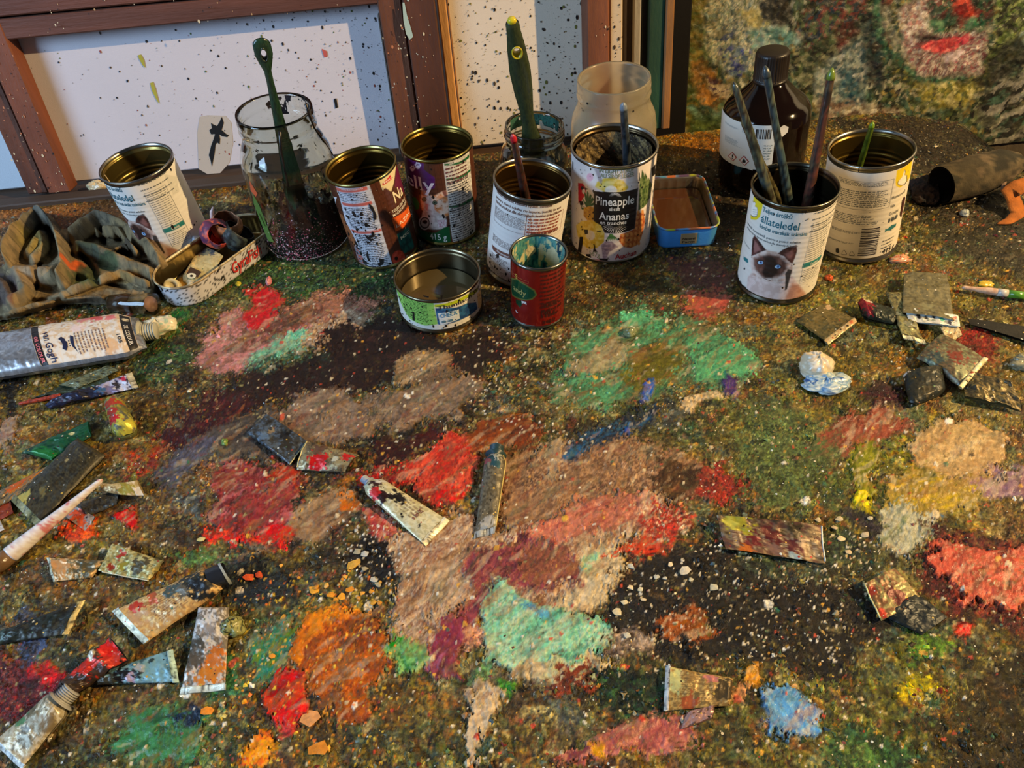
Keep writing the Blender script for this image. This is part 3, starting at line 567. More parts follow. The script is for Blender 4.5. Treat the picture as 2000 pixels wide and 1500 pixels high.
# loose crumbs of dried paint scattered over the crust
def crumbs(n, seed, dens):
    r = np.random.default_rng(seed); ii = r.integers(2, NY-2, n*4); jj = r.integers(2, NXt-2, n*4)
    k = (px[ii, jj] > -40) & (px[ii, jj] < 2040) & (py[ii, jj] < 1530) & (r.random(n*4) < dens(px[ii, jj], py[ii, jj], mm_x[ii, jj], mm_y[ii, jj])*np.where(ID[ii, jj] > 0, .06, 1)); ii, jj = ii[k][:n], jj[k][:n]; n = len(ii)
    oct_ = np.array([(1,0,0),(0,1,0),(-1,0,0),(0,-1,0),(0,0,1.),(.7,.7,.5),(-.7,.6,.4)]); Fo = np.array([(0,5,4),(5,1,4),(1,6,4),(6,2,4),(2,3,4),(3,0,4),(0,1,5),(1,2,6)])
    a = r.uniform(0, 6.28, n); q = (.0005+.0016*r.random(n)**2.5)[:, None, None]
    V = oct_[None]*(1+.35*r.normal(size=(n, 7, 1)))*q*np.array([1.2, .9, .8]); ca, sa = np.cos(a)[:, None], np.sin(a)[:, None]
    V = np.stack([V[..., 0]*ca-V[..., 1]*sa, V[..., 0]*sa+V[..., 1]*ca, V[..., 2]], -1)
    B = np.stack([X[ii, jj], Y[ii, jj], TZ+H[ii, jj]/1000-.0003], -1); V = V+B[:, None]
    base = C[ii, jj]; alt = PAL[r.integers(0, len(PAL), n)]; m_ = (r.random(n) < .25)[:, None]; cc = np.where(m_, alt, base*1.5)
    o = rawmesh('paint_crumbs', rel(V.reshape(-1, 3), table), (Fo[None]+(np.arange(n)*7)[:, None, None]).reshape(-1, 3), np.repeat(cc, 7, 0), M_smear, smooth=False); o.parent = crust_o; o['kind'] = 'stuff'; o['label'] = 'small crumbs of dried paint scattered over the crust'
crumbs(11000, 5, lambda x, y, a, b: sm(.42, .62, fbm(a/35, b/35, 3, 301)))
# ================================================================== frames and canvases leaning at the back
YAW = math.atan(.04); LEAN = math.radians(11)
ex = np.array([math.cos(YAW), math.sin(YAW), 0]); ey = np.array([-math.sin(YAW), math.cos(YAW), 0])
ez = ey*math.sin(LEAN)+np.array([0, 0, math.cos(LEAN)]); en = -(ey*math.cos(LEAN)-np.array([0, 0, math.sin(LEAN)]))
class Plane:
    def __init__(s, back): s.O = np.array([0, .868+.619*.04+back, TZ])
    def st(s, px_, py_, d=0.0):
        o = s.O+en*d; v = rayd(px_, py_); t_ = ((o-CAM)@en)/(v@en); p = CAM+v*t_-o; return p@ex, p@ez
    def P(s, V): V = np.asarray(V, float).reshape(-1, 3); return s.O+V[:, :1]*ex+V[:, 1:2]*ez+V[:, 2:3]*en
A = Plane(.029)
def board(pl, own, name, s0, s1, t0, t1, d0, d1, c, m_, kind=None, bev=.0015, skew=(0, 0), label=None):
    def f(V):
        V = V.copy(); V[:, 0] += skew[0]*(V[:, 1]-t0); V[:, 1] += skew[1]*(V[:, 0]-s0); return rel(pl.P(V), own)
    o = MB().box((s0, t0, d0), (s1, t1, d1), c, fn=f, bev=bev).build(name, m_, own, smooth=False)
    if label: o['label'] = label
    return o
def specks(pl, own, name, polys, n, d, cols, rmin, rmax, bias=None, seed=1, parent=None):
    r = np.random.default_rng(seed); mb = MB(); a = np.linspace(0, 2*np.pi, 7)[:-1]
    for _ in range(n):
        x0, x1, t0, t1 = polys
        s_, t_ = r.uniform(x0, x1), r.uniform(t0, t1)
        if bias is not None and r.random() > bias(s_, t_): continue
        q = rmin+(rmax-rmin)*r.random()**4; e = 1+r.random()*.9
        V = np.stack([s_+q*np.cos(a), t_+q*e*np.sin(a), np.full(6, d)], 1)
        mb.add(rel(pl.P(V), own), [list(range(6))], cols[int(r.integers(len(cols)))])
    o = mb.build(name, M_print, parent if parent is not None else own); o['kind'] = 'stuff'; return o
# --- left wooden frame with a white board
sl1 = A.st(20, 80, .026)[0]; sl1b = A.st(140, 385, .026)[0]; sl = .5*(sl1+sl1b)
so = .5*(A.st(0, 270, .026)[0]+A.st(55, 385, .026)[0])
sr0 = A.st(752, 100, .026)[0]; srm = A.st(800, 100, .03)[0]; sr1 = A.st(850, 100, .026)[0]
tr = .5*(A.st(20, 78, .026)[1]+A.st(740, 8, .026)[1])
woodc = (104, 58, 36)
fr = thing('framed_board', 'reddish-brown wooden frame around a spattered white board, leaning behind the tins at the left', 'frame', tuple(A.P([(-.3, 0, 0)])[0]))
board(A, fr, 'white_board', so+.004, sr1-.01, .004, tr+.2, -.004, .002, (206, 200, 205), M_canvas, label='white board spattered with fine black dots')
sp = specks(A, fr, 'paint_spatter', (sl, sr0, .01, tr), 1100, .0026, [(24,22,22),(40,36,34),(70,60,50),(90,110,60),(30,30,40),(150,70,60)], .0003, .0013, bias=lambda s_, t_: .12+.9*((s_-sl)/(sr0-sl))**1.5, seed=3)
sp['label'] = 'fine dark paint dots on the white board'
hw = (sl-so)
board(A, fr, 'stile', so, so+hw*.46, .0, tr+.16, .002, .022, (92, 52, 34), M_wood, label='grooved left upright, outer strip')
board(A, fr, 'stile', so+hw*.50, sl, .0, tr+.16, .002, .027, (112, 62, 40), M_wood, label='grooved left upright, inner strip')
board(A, fr, 'rail', so-.2, sr0+.01, tr+.024, tr+.16, .002, .03, (106, 60, 42), M_woodh, label='top rail of the frame')
board(A, fr, 'rail', so-.2, sr0+.01, tr, tr+.022, .002, .026, (94, 54, 38), M_woodh, label='thin moulding under the top rail')
board(A, fr, 'stile', sr0, sr0+(srm-sr0)*.95, .0, tr+.2, .002, .027, (108, 62, 38), M_wood, label='right upright, left strip')
c0 = .5*(A.st(846, 20, .018)[0]+A.st(880, 240, .018)[0])
board(A, fr, 'stile', srm, c0+.001, .0, tr+.2, .002, .034, (80, 44, 28), M_wood, label='right upright, darker right strip')
sg = A.st(738, 40, .02)[0]
board(A, fr, 'side_strip', sg, sr0-.001, 0, tr-.012, .002, .016, (106, 98, 90), M_wood, label='narrow grey spattered strip beside the right upright')
specks(A, fr, 'paint_spatter', (so-.15, sr1, tr, tr+.13), 260, .0309, [(214,196,160),(190,150,100),(40,24,18)], .0004, .0016, seed=5)
specks(A, fr, 'paint_spatter', (so, sl, .0, tr), 130, .0277, [(214,196,160),(190,120,80),(40,24,18)], .0004, .0014, seed=6)
specks(A, fr, 'paint_spatter', (sr0, sr1, .0, tr+.1), 130, .0347, [(214,196,160),(190,120,80),(196,206,196)], .0004, .0014, seed=8)
def blotch(pl, own, pts, d, c, name='paint_mark', label=None, m_=None):
    q = [pl.st(x, y, d) for x, y in pts]; V = rel(pl.P([(a, b, d) for a, b in q]), own)
    tri = tessellate_polygon([[Vector((a, b, 0)) for a, b in q]])
    o = MB().add(V, [list(t_) for t_ in tri], c).build(name, m_ or M_print, own, smooth=False)
    if label: o['label'] = label
    return o
blotch(A, fr, [(433,228),(437,240),(433,254),(442,262),(447,264),(444,268),(434,266),(428,262),(430,272),(429,282),(424,278),(421,283),(419,300),(416,315),(414,325),(411,312),(408,303),(412,286),(417,272),(420,262),(412,262),(409,254),(414,250),(412,240),(418,244),(424,246),(429,238)], .0028, (16,14,14), label='spiky black ink splash')
blotch(A, fr, [(269,108),(275,106),(281,117),(284,133),(279,128),(272,116)], .0028, (168,160,50), label='mustard drip')
blotch(A, fr, [(293,162),(299,160),(304,175),(311,203),(306,196),(297,178)], .0028, (172,164,56), label='mustard drip')
blotch(A, fr, [(390,228),(405,225),(440,226),(452,240),(455,280),(448,318),(430,338),(405,340),(388,330),(385,260)], .0024, (190,178,164), label='pale tan stain around the ink splash', m_=M_canvas)
blotch(A, fr, [(786,5),(790,5),(795,30),(804,60),(807,72),(800,78),(793,66),(788,40)], .0348, (170,190,176), label='pale blue-green paint drip on the right upright')
blotch(A, fr, [(652,193),(657,192),(660,210),(655,212)], .0028, (24,22,22))
blotch(A, fr, [(628,95),(638,100),(640,110),(633,112)], .0028, (190,90,80))
# --- pale board far left, behind the frame
B = Plane(.037)
pb = thing('pale_board', 'pale blue-white board at the far left edge, behind the wooden frame', 'board', tuple(A.P([(-.7, 0, -.012)])[0]))
board(A, pb, 'panel', so-.35, so+.003, 0, tr+.1, -.016, -.008, (214, 220, 226), M_canvas)
# --- second canvas
c0 = .5*(A.st(846, 20, .018)[0]+A.st(880, 240, .018)[0]); c1 = .5*(A.st(872, 20, .018)[0]+A.st(902, 240, .018)[0]); c2 = A.st(1147, 60, .018)[0]
cv = thing('stretched_canvas', 'spattered off-white canvas on a pine stretcher, behind the big green brush', 'canvas', tuple(A.P([((c0+c2)/2, 0, 0)])[0]))
board(A, cv, 'canvas_face', c1, c2, .0, tr+.2, -.002, .012, (214, 200, 180), M_canvas)
board(A, cv, 'stretcher_bar', c0+.003, c1-.001, .0, tr+.2, -.002, .02, (190, 140, 84), M_wood, label='bare pine edge bar')
specks(A, cv, 'paint_spatter', (c1, c2, .0, tr+.1), 1000, .0127, [(24,22,22),(40,36,34),(70,60,50),(110,110,50),(60,50,40)], .0003, .0017, seed=11)['label'] = 'dark paint dots'
# --- narrow edges of more canvases stacked to the right
def edge(name, label, cat, x0, x1, y, d0, d1, c, m_=M_wood, t1=None, t0=-.0):
    s0 = A.st(x0, y, d1)[0]; s1 = A.st(x1, y, d1)[0]
    o = thing(name, label, cat, tuple(A.P([((s0+s1)/2, max(t0, 0), 0)])[0]))
    board(A, o, 'edge_board', s0, s1, t0, t1 or tr+.2, d0, d1, c, m_); return o, s0, s1
e1, a0, a1 = edge('picture_edge', 'reddish-brown spattered upright edge right of the second canvas', 'picture', 1146, 1190, 60, -.002, .050, (112, 64, 40))
specks(A, e1, 'paint_spatter', (a0, a1, .0, tr+.1), 60, .0507, [(214,196,160),(30,24,22)], .0004, .0016, seed=12)
e2, a0, a1 = edge('canvas_edge', 'cream edge of a stacked canvas beside the reddish slat', 'canvas', 1191, 1216, 60, -.002, .046, (196, 174, 142), M_canvas)
specks(A, e2, 'paint_spatter', (a0, a1, .0, tr+.1), 60, .0467, [(60,44,30),(30,24,22)], .0004, .0016, seed=13)
edge('picture_edge', 'narrow dark umber edge of a stacked picture', 'picture', 1217, 1236, 60, -.002, .014, (48, 36, 26))
edge('picture_edge', 'thin silvery grey edge strip among the stacked pictures', 'picture', 1237, 1252, 60, -.002, .02, (150, 146, 140))
edge('picture_edge', 'black edge strip left of the dark green one', 'picture', 1253, 1266, 60, -.002, .01, (18, 17, 17))
edge('picture_edge', 'dark green painted edge of a stacked picture', 'picture', 1267, 1299, 60, -.002, .018, (20, 58, 42))
edge('picture_edge', 'golden-brown wooden edge strip right of the dark green one', 'picture', 1300, 1316, 60, -.002, .022, (128, 88, 48))
# --- the big painting
Pp = Plane(.075)
x0p, _ = Pp.st(1352, 60, .0); px0 = x0p-.004; px1 = px0+.70; pt0 = -.10; pt1 = .42
pa = thing('oil_painting', 'thickly painted canvas of swirling faces with red lips, standing behind the table at the right', 'painting', tuple(Pp.P([((px0+px1)/2, -.75, 0)])[0]))
board(Pp, pa, 'frame_strip', A.st(1317, 60, .02)[0]-.006, px0, -.75, pt1+.1, -.02, .008, (16, 15, 16), M_plastic, label='black edge strip')
board(Pp, pa, 'backing', px0, px1, -.75, pt1+.1, -.03, -.004, (60, 52, 40), M_wood)
nx_, ny_ = 420, 300
S_, T_ = np.meshgrid(np.linspace(px0, px1, nx_), np.linspace(pt0, pt1, ny_))
qx, qy = proj(Pp.P(np.stack([S_, T_, 0*S_], -1))); qx = qx.reshape(S_.shape); qy = qy.reshape(S_.shape)
sx, sy = S_*1000, T_*1000
wx_ = qx+26*(fbm(sx/22, sy/22, 3, 41)-.5); wy_ = qy+26*(fbm(sx/22, sy/22, 3, 45)-.5)
def pick(v, cols):
    K = lin(np.array(cols, float)); q = np.clip((v-.28)/.44, 0, .999)*(len(K)-1); i = np.minimum(q.astype(int), len(K)-2); f = sm(.3, .7, q-i)[..., None]
    return K[i]*(1-f)+K[i+1]*f
def dabs(cols, cen=None, sd=1, a=6.5, b=17.0):  # short brush dabs, each of one colour, laid along arcs around cen
    K = lin(np.array(cols, float))
    if cen is None: cen = (1500, -600)
    r = np.hypot(wx_-cen[0], wy_-cen[1])/1.5; th = np.arctan2(wy_-cen[1], wx_-cen[0])*np.maximum(r.mean(), 30)
    out = 0
    for k, (s_, w_) in enumerate(((1, 1.), (.55, .6))):
        d, rid = cells(r/(a*s_)+1.2*fbm(sx/9, sy/9, 2, sd+k), th/(b*s_)+1.2*fbm(sx/9, sy/9, 2, sd+k+5), sd+k*3)
        c_ = K[(rid*997).astype(int) % len(K)]*(.75+.5*np.modf(rid*61.7)[0])[..., None]
        if k == 0: out = c_
        else:
            m_ = (w_*(np.modf(rid*37.1)[0] > .55))[..., None]; out = out*(1-m_)+c_*m_
    return out
def strokes(cx, cy, sd, k=16):                # noise drawn out along arcs around a centre
    r = np.hypot(wx_-cx, (wy_-cy)*.95); th = np.arctan2(wy_-cy, wx_-cx)
    return fbm(r/k, th*r.mean()/60/1.2+r/200, 4, sd)
Cp = dabs([(38,48,30),(78,92,54),(40,58,46),(118,122,86),(34,30,26),(128,112,60),(66,92,74),(160,156,126)], (1830, 20), 3)
Hh = 2.4*(fbm(sx/7, sy/7, 3, 55)-.5)+1.6*(fbm(sx/3, sy/3, 2, 58)-.5)
def pp(poly, cols, rag=10, e=7, k=.9, cen=None, kk=14, cover=1., sd=[300]):
    global Cp
    sd[0] += 5
    n = (fbm(sx/8, sy/8, 3, sd[0])-.5)*2*rag; d = sdpoly(qx+n, qy+(fbm(sx/8, sy/8, 3, sd[0]+1)-.5)*2*rag, poly)
    mk = sm(e, -e, d)*k
    if cover < 1: mk = mk*sm(1-cover-.1, 1-cover+.1, fbm(sx/6, sy/6, 3, sd[0]+2)*1.5-.25)
    Cp = Cp*(1-mk[..., None])+dabs(cols, cen, sd[0] % 97)*mk[..., None]
def ring(cx, cy, rx, ry, w_, cols, a0=0, a1=360, k=.9, cover=1.):
    a = np.radians(np.linspace(a0, a1, 26)); o_ = [(cx+(rx+w_)*math.cos(t_), cy+(ry+w_)*math.sin(t_)) for t_ in a]; i_ = [(cx+(rx-w_)*math.cos(t_), cy+(ry-w_)*math.sin(t_)) for t_ in a[::-1]]
    pp(o_+i_, cols, 5, 5, k, (cx, cy), 10, cover)
pp([(1340,-60),(1400,-60),(1370,60),(1372,150),(1360,260),(1335,260)], [(98,96,30),(120,104,40),(70,84,34)], 6)
pp([(1372,20),(1400,-20),(1490,-20),(1520,60),(1490,130),(1420,150),(1385,110)], [(130,144,128),(176,176,150),(104,122,116),(196,186,150),(120,130,90)], 8, cen=(1440,60))
pp([(1400,60),(1435,50),(1440,120),(1405,130)], [(40,52,110),(60,74,110),(120,120,90)], 8, cover=.55)
pp([(1430,90),(1470,90),(1450,150),(1420,150)], [(44,54,120),(90,110,120)], 7, cover=.5)
pp([(1480,0),(1545,-10),(1550,40),(1510,52),(1482,35)], [(26,24,24),(40,36,32)], 7)
pp([(1440,20),(1480,15),(1500,50),(1470,60)], [(186,170,100),(150,140,80)], 8, cover=.8)
pp([(1460,60),(1530,50),(1570,80),(1520,95),(1470,95)], [(96,140,124),(150,170,150)], 8, cover=.8)
pp([(1350,120),(1380,120),(1420,180),(1400,215),(1360,190)], [(176,120,50),(140,100,46),(100,80,40)], 8, cover=.85)
pp([(1380,150),(1425,165),(1430,190),(1390,185)], [(190,170,130),(60,44,60)], 8, cover=.7)
ring(1385, 205, 36, 28, 7, [(118,160,140),(96,138,120)], 10, 175)
pp([(1345,215),(1420,225),(1420,290),(1345,290)], [(72,86,34),(56,74,34),(84,100,44)], 8, cover=.85)
pp([(1550,40),(1600,-20),(1700,-20),(1690,40),(1620,90),(1570,110)], [(30,34,28),(84,96,60),(40,50,60),(110,50,44)], 10, cen=(1700,200))
pp([(1540,110),(1680,40),(1700,90),(1640,150),(1560,180)], [(70,84,50),(120,118,84),(50,60,40),(34,32,26)], 10, cen=(1480,-150))
pp([(1630,60),(1662,40),(1680,60),(1640,100)], [(96,44,36),(60,34,28)], 6, cover=.8)
pp([(1590,140),(1680,70),(1700,130),(1690,210),(1640,225),(1600,220)], [(128,138,122),(150,158,140),(84,100,94),(60,84,88),(170,168,150)], 9, cen=(1500,-100))
pp([(1635,130),(1675,140),(1680,200),(1650,210)], [(34,74,84),(60,96,96)], 9, cover=.7)
pp([(1600,190),(1700,205),(1760,215),(1745,250),(1600,250)], [(150,124,100),(196,186,160),(110,84,64),(134,120,90)], 10, cover=.85)
pp([(1680,30),(1715,20),(1730,120),(1720,190),(1690,150)], [(28,34,40),(40,60,56),(24,26,30)], 7)
pp([(1700,-20),(1745,-20),(1735,100),(1725,100),(1712,40)], [(84,40,36),(120,60,48),(60,60,44)], 7)
pp([(1718,60),(1728,62),(1722,110),(1714,90)], [(150,84,60)], 3) if False else None
ring(1830, 20, 118, 138, 8, [(40,92,66),(70,110,76),(30,54,42)], 40, 190)
ring(1832, 10, 104, 118, 9, [(120,118,96),(84,98,72),(150,146,120)], 20, 180)
ring(1840, 15, 128, 165, 10, [(60,70,34),(120,112,50),(40,44,28)], 20, 140)
pp([(1755,20),(1790,0),(1830,-20),(1840,40),(1800,90),(1790,130),(1770,110)], [(188,170,150),(150,124,112),(206,194,176),(170,120,110)], 8, cen=(1900,60))
pp([(1800,-40),(1930,-40),(1945,40),(1900,60),(1840,50),(1805,20)], [(30,34,26),(110,40,36),(40,70,50),(60,36,34)], 9, cover=.9)
pp([(1850,-10),(1895,-20),(1900,30),(1870,40)], [(206,64,40),(150,36,34),(90,30,28)], 7)
pp([(1810,35),(1850,40),(1840,65),(1812,60)], [(50,120,80),(90,130,90)], 6, cover=.8)
pp([(1880,40),(1920,30),(1925,60),(1890,70)], [(44,104,70),(80,110,80)], 6, cover=.8)
pp([(1760,80),(1800,70),(1920,60),(1930,80),(1915,140),(1850,150),(1790,148)], [(168,148,134),(130,104,96),(190,176,160),(110,84,84),(150,80,84)], 8, cen=(1850,90))
pp([(1778,68),(1815,66),(1860,74),(1835,84),(1795,82)], [(26,22,20)], 5)
pp([(1795,86),(1830,78),(1880,70),(1885,82),(1862,98),(1825,104),(1800,96)], [(200,58,60),(222,90,84),(160,36,48)], 4, 3)
pp([(1855,72),(1895,66),(1900,84),(1870,88)], [(176,40,60),(60,24,28)], 5, cover=.8)
pp([(1838,112),(1870,96),(1884,98),(1862,118),(1845,124)], [(222,212,200),(200,180,176)], 4, 3, cover=.9)
pp([(1940,-20),(2010,-20),(2010,60),(1960,110),(1930,140),(1945,40)], [(90,110,50),(50,60,36),(140,150,90),(28,30,24)], 8, cen=(1830,20))
pp([(1985,60),(2060,50),(2060,100),(1975,100)], [(128,146,130),(110,112,50)], 7, cover=.9)
pp([(1940,100),(1990,70),(2020,110),(1960,160),(1900,190)], [(22,22,20),(40,44,30)], 8, cen=(1830,20))
pp([(1790,165),(1870,160),(1920,170),(1880,205),(1800,215)], [(150,140,60),(180,170,110),(100,104,50)], 9, cen=(1840,0), cover=.85)
pp([(1950,150),(2100,120),(2100,330),(1960,330),(1900,220)], [(34,34,28),(96,98,80),(30,26,24),(60,90,74),(130,126,112)], 10, cover=.95)
Gp = Pp.P(np.stack([S_.ravel(), T_.ravel(), (Hh/1000+.001).ravel()], 1)).reshape(ny_, nx_, 3)-np.array(pa.location)
MB().grid(Gp, Cp*(.15+1.15*fbm(sx/6, sy/6, 3, 57))[..., None], 0).build('painted_canvas', M_oil, pa, label='impasto painted face of the canvas')
# ================================================================== tins, jars, bottle
class Up:                                     # an upright thing given by where its base centre and top centre are seen
    def __init__(s, name, label, cat, base, top, h, zb=.0015, group=None):
        s.h = h; B = atz(*base, zb); v = rayd(*top); v = v/np.linalg.norm(v)
        t_ = (B+[0, 0, h]-CAM)@v; P = CAM+v*t_
        ax = P-B; ax /= np.linalg.norm(ax); s.B = B; s.ax = ax
        q = Vector((0, 0, 1)).rotation_difference(Vector(ax)); s.R = np.array(q.to_matrix())
        th = math.atan2(-B[0], -B[1])         # angle facing the camera
        s.o = thing(name, label, cat, tuple(B), group, q.to_euler()); s.q = q
        s.th0 = 0.0
    def loc(s, px_, py_, R):                  # pixel -> (angle, z) on the cylinder of radius R
        o = s.R.T@(CAM-s.B); d = s.R.T@rayd(px_, py_)
        a = d[0]**2+d[1]**2; b = 2*(o[0]*d[0]+o[1]*d[1]); c = o[0]**2+o[1]**2-R*R; D = b*b-4*a*c
        if D < 0:                             # grazing: nearest point
            t_ = -b/2/a
        else: t_ = (-b-math.sqrt(D))/2/a
        p = o+d*t_; return math.atan2(p[0], -p[1]), p[2]
def cylS(R):
    def S(a, z, off=0.0): r = R+off; return np.stack([r*np.sin(a), -r*np.cos(a), z], -1)
    return S
def can(name, label, base, top, R, h, inner=(122, 96, 42), outer=(150, 148, 140), ribs=True, group=None, inrough=False, zb=.0015):
    u_ = Up(name, label, 'tin can', base, top, h, zb, group); u_.Rr = R; u_.Rl = R-.0008
    rib = lambda z: (.00045*math.sin(2*math.pi*z/.0055) if ribs and .22*h < z < .8*h else 0)
    mb = MB(); o_ = [(R-.003, .0012), (R-.001, 0), (R, .0012), (R, .0028), (R-.0012, .004)]
    zs = np.linspace(.006, h-.006, 60); wl = [(R-.0013+rib(z), z) for z in zs]
    up_ = [(R-.001, h-.004), (R+.0002, h-.003), (R+.0004, h-.0012), (R-.0002, h), (R-.0014, h-.0002), (R-.0019, h-.003)]
    mb.lathe(o_+wl+up_, 72, outer, 0)
    inn = [(R-.0019, h-.003), (R-.0021, h-.006)]+[(R-.0021+2.0*rib(z), z) for z in zs[::-1]]+[(R-.004, .0025), (R-.008, .002), (.0, .0022)]
    mb.lathe(inn, 72, inner, 1); mb.lathe([(0, .0018), (R-.003, .0012)], 72, outer, 0)
    u_.body = mb.build('can_body', [M_tin, M_gold], u_.o); return u_
class Lab:                                    # printed paper sleeve of a can, drawn as coloured geometry
    def __init__(s, u_, z0, z1, base, ref=None, da=0.0, dz=0.0, wr=.00006, fine=1.45, res=.00062, name='label'):
        s.u = u_; s.R = u_.Rl; s.ref = ref or u_; s.da = da; s.dz = dz; s.name = name
        fa = fine; n = int(2*fa*s.R/res); a = np.linspace(-fa, fa, n); b = np.linspace(fa, 2*math.pi-fa, 40)[1:-1]
        s.a = np.concatenate([a, b]); s.z = np.linspace(z0, z1, int((z1-z0)/res)); s.A, s.Z = np.meshgrid(s.a, s.z)
        s.C = np.tile(lin(np.array(base, float)), s.A.shape+(1,)); s.wr = wr; s.ink = MB(); s.X = s.A*s.R*1000; s.Y = s.Z*1000
        s.dots = MB()
    def c(s, pts):                            # pixels -> (angle, z)
        return [(lambda q: (q[0]+s.da, q[1]+s.dz))(s.ref.loc(x, y, s.ref.Rl)) for x, y in pts]
    def mask(s, pts, soft=.45, raw=False, rag=0, sd=1):
        P = [(a*s.R*1000, z*1000) for a, z in (pts if raw else s.c(pts))]
        n = (fbm(s.X/2, s.Y/2, 3, sd)-.5)*2*rag if rag else 0
        return sm(soft, -soft, sdpoly(s.X+n, s.Y+n, P))
    def fill(s, pts, col_, soft=.35, k=1.0, raw=False, rag=0, tex=None, sd=1):
        m_ = (s.mask(pts, soft, raw, rag, sd)*k)[..., None]
        c_ = lin(np.array(col_, float))
        if tex is not None:
            f = sm(.3, .7, fbm(s.X/tex[1], s.Y/tex[2], 3, sd+3))[..., None]; c_ = c_*(1-f)+lin(np.array(tex[0], float))*f
        s.C = s.C*(1-m_)+c_*m_
    def ell(s, cx, cy, rx, ry, col_, ang=0, **kw):
        t_ = np.linspace(0, 2*np.pi, 20)[:-1]; ca, sa = math.cos(ang), math.sin(ang)
        s.fill([(cx+rx*math.cos(q)*ca-ry*math.sin(q)*sa, cy+rx*math.cos(q)*sa+ry*math.sin(q)*ca) for q in t_], col_, **kw)
    def S(s, a, z, off=.0003): return cylS(s.R)(a, z, off)
    def text(s, st, p0, p1, hpx, col_, off=.0003, rot=False):
        hpx = hpx*1.12
        (a0, z0), (a1, z1), (ah, zh) = s.c([p0, p1, (p0[0], p0[1]-hpx)])
        if rot: text_to(s.ink, st, (a0, z0), (a1, z1), (hpx/1.9/1000/s.R, 0), s.S, col_, off); return
        zm = .5*(z0+z1); text_to(s.ink, st, (a0, zm), (a1, zm), (0, abs(zh-z0)), s.S, col_, off)
    def rule(s, p, q, w_, col_, n=14, off=.00025):
        (a0, z0), (a1, z1) = s.c([p, q]); s.ruleaz(a0, z0, a1, z1, w_, col_, n, off)
    def ruleaz(s, a0, z0, a1, z1, w_, col_, n=14, off=.00025):
        t_ = np.linspace(0, 1, n); A_ = a0+(a1-a0)*t_; Z_ = z0+(z1-z0)*t_
        if abs(z1-z0) > abs(a1-a0)*s.R: da_, dz_ = w_/2/s.R, 0
        else: da_, dz_ = 0, w_/2
        G = np.stack([s.S(A_-da_, Z_-dz_, off), s.S(A_+da_, Z_+dz_, off)]); s.ink.grid(G, col_)
    def frame(s, p, q, w_, col_):             # outline box from its upper-left and lower-right corner
        (a0, z0), (a1, z1) = s.c([p, q])
        for r_ in ((a0, z0, a1, z0), (a0, z1, a1, z1), (a0, z0, a0, z1), (a1, z0, a1, z1)): s.ruleaz(*r_, w_, col_)
    def lines(s, p, q, n, col_, fill=.5, seed=1, wmin=.0012, wmax=.006, ragr=.3):
        """n rows of small print between the upper-left p and the lower-right q: word-sized broken strokes"""
        r = np.random.default_rng(seed); (a0, z0), (a1, z1) = s.c([p, q]); dz = (z1-z0)/n
        for i in range(n):
            z = z0+dz*(i+.5); end = a1-(a1-a0)*ragr*r.random(); a = a0
            while a < end:
                w_ = r.uniform(wmin, wmax)/s.R; b = min(a+w_, end); k = a
                while k < b-.0004/s.R:        # strokes inside one word
                    e = min(k+r.uniform(.0004, .0011)/s.R, b); hh = abs(dz)*fill*r.uniform(.6, 1.15)/2
                    G = [(k, z-hh), (e, z-hh), (e, z+hh), (k, z+hh)]
                    s.ink.add(s.S(np.array([g[0] for g in G]), np.array([g[1] for g in G]), .00025), [(0, 1, 2, 3)], col_); k = e+.00025/s.R
                a = b+.0009/s.R
    def splat(s, n, col_=(24, 20, 18), seed=2, rmax=.0014, area=None, a=(-1.35, 1.35)):
        r = np.random.default_rng(seed); t_ = np.linspace(0, 2*np.pi, 8)[:-1]
        z0, z1 = s.z[0]+.001, s.z[-1]-.001; a0, a1 = a
        if area is not None:
            (a0, z1), (a1, z0) = s.c(area)
        for _ in range(n):
            ca, cz = r.uniform(a0, a1), r.uniform(z0, z1); q = .0003+rmax*r.random()**3.5; e = r.uniform(.7, 1.8)
            k = 1+.3*r.normal(size=7)*.5; s.dots.add(s.S(ca+q*k*np.cos(t_)/s.R, cz+q*e*k*np.sin(t_), .0004), [list(range(7))], col_)
    def blot(s, pts, col_=(22, 18, 16), off=.00045, mbuf=None):
        q = s.c(pts); tri = tessellate_polygon([[Vector((a*s.R, z, 0)) for a, z in q]])
        (mbuf or s.dots).add(s.S(np.array([a for a, z in q]), np.array([z for a, z in q]), off), [list(t_) for t_ in tri], col_)
    def done(s, label=None, m_=None):
        r_ = s.R+s.wr*np.sin(s.Z*2*np.pi/.0055)*(s.Z > s.z[0]+.012)*(s.Z < s.z[-1]-.012)
        G = np.stack([r_*np.sin(s.A), -r_*np.cos(s.A), s.Z], -1)
        o = MB().grid(G, s.C, wrap=True).build(s.name, m_ or M_paper, s.u.o)
        if label: o['label'] = label
        if s.ink.n: s.ink.build('printing', M_print, o, smooth=False)
        if s.dots.n:
            d = s.dots.build('paint_spots', M_print, o, smooth=False); d['kind'] = 'stuff'
        return o
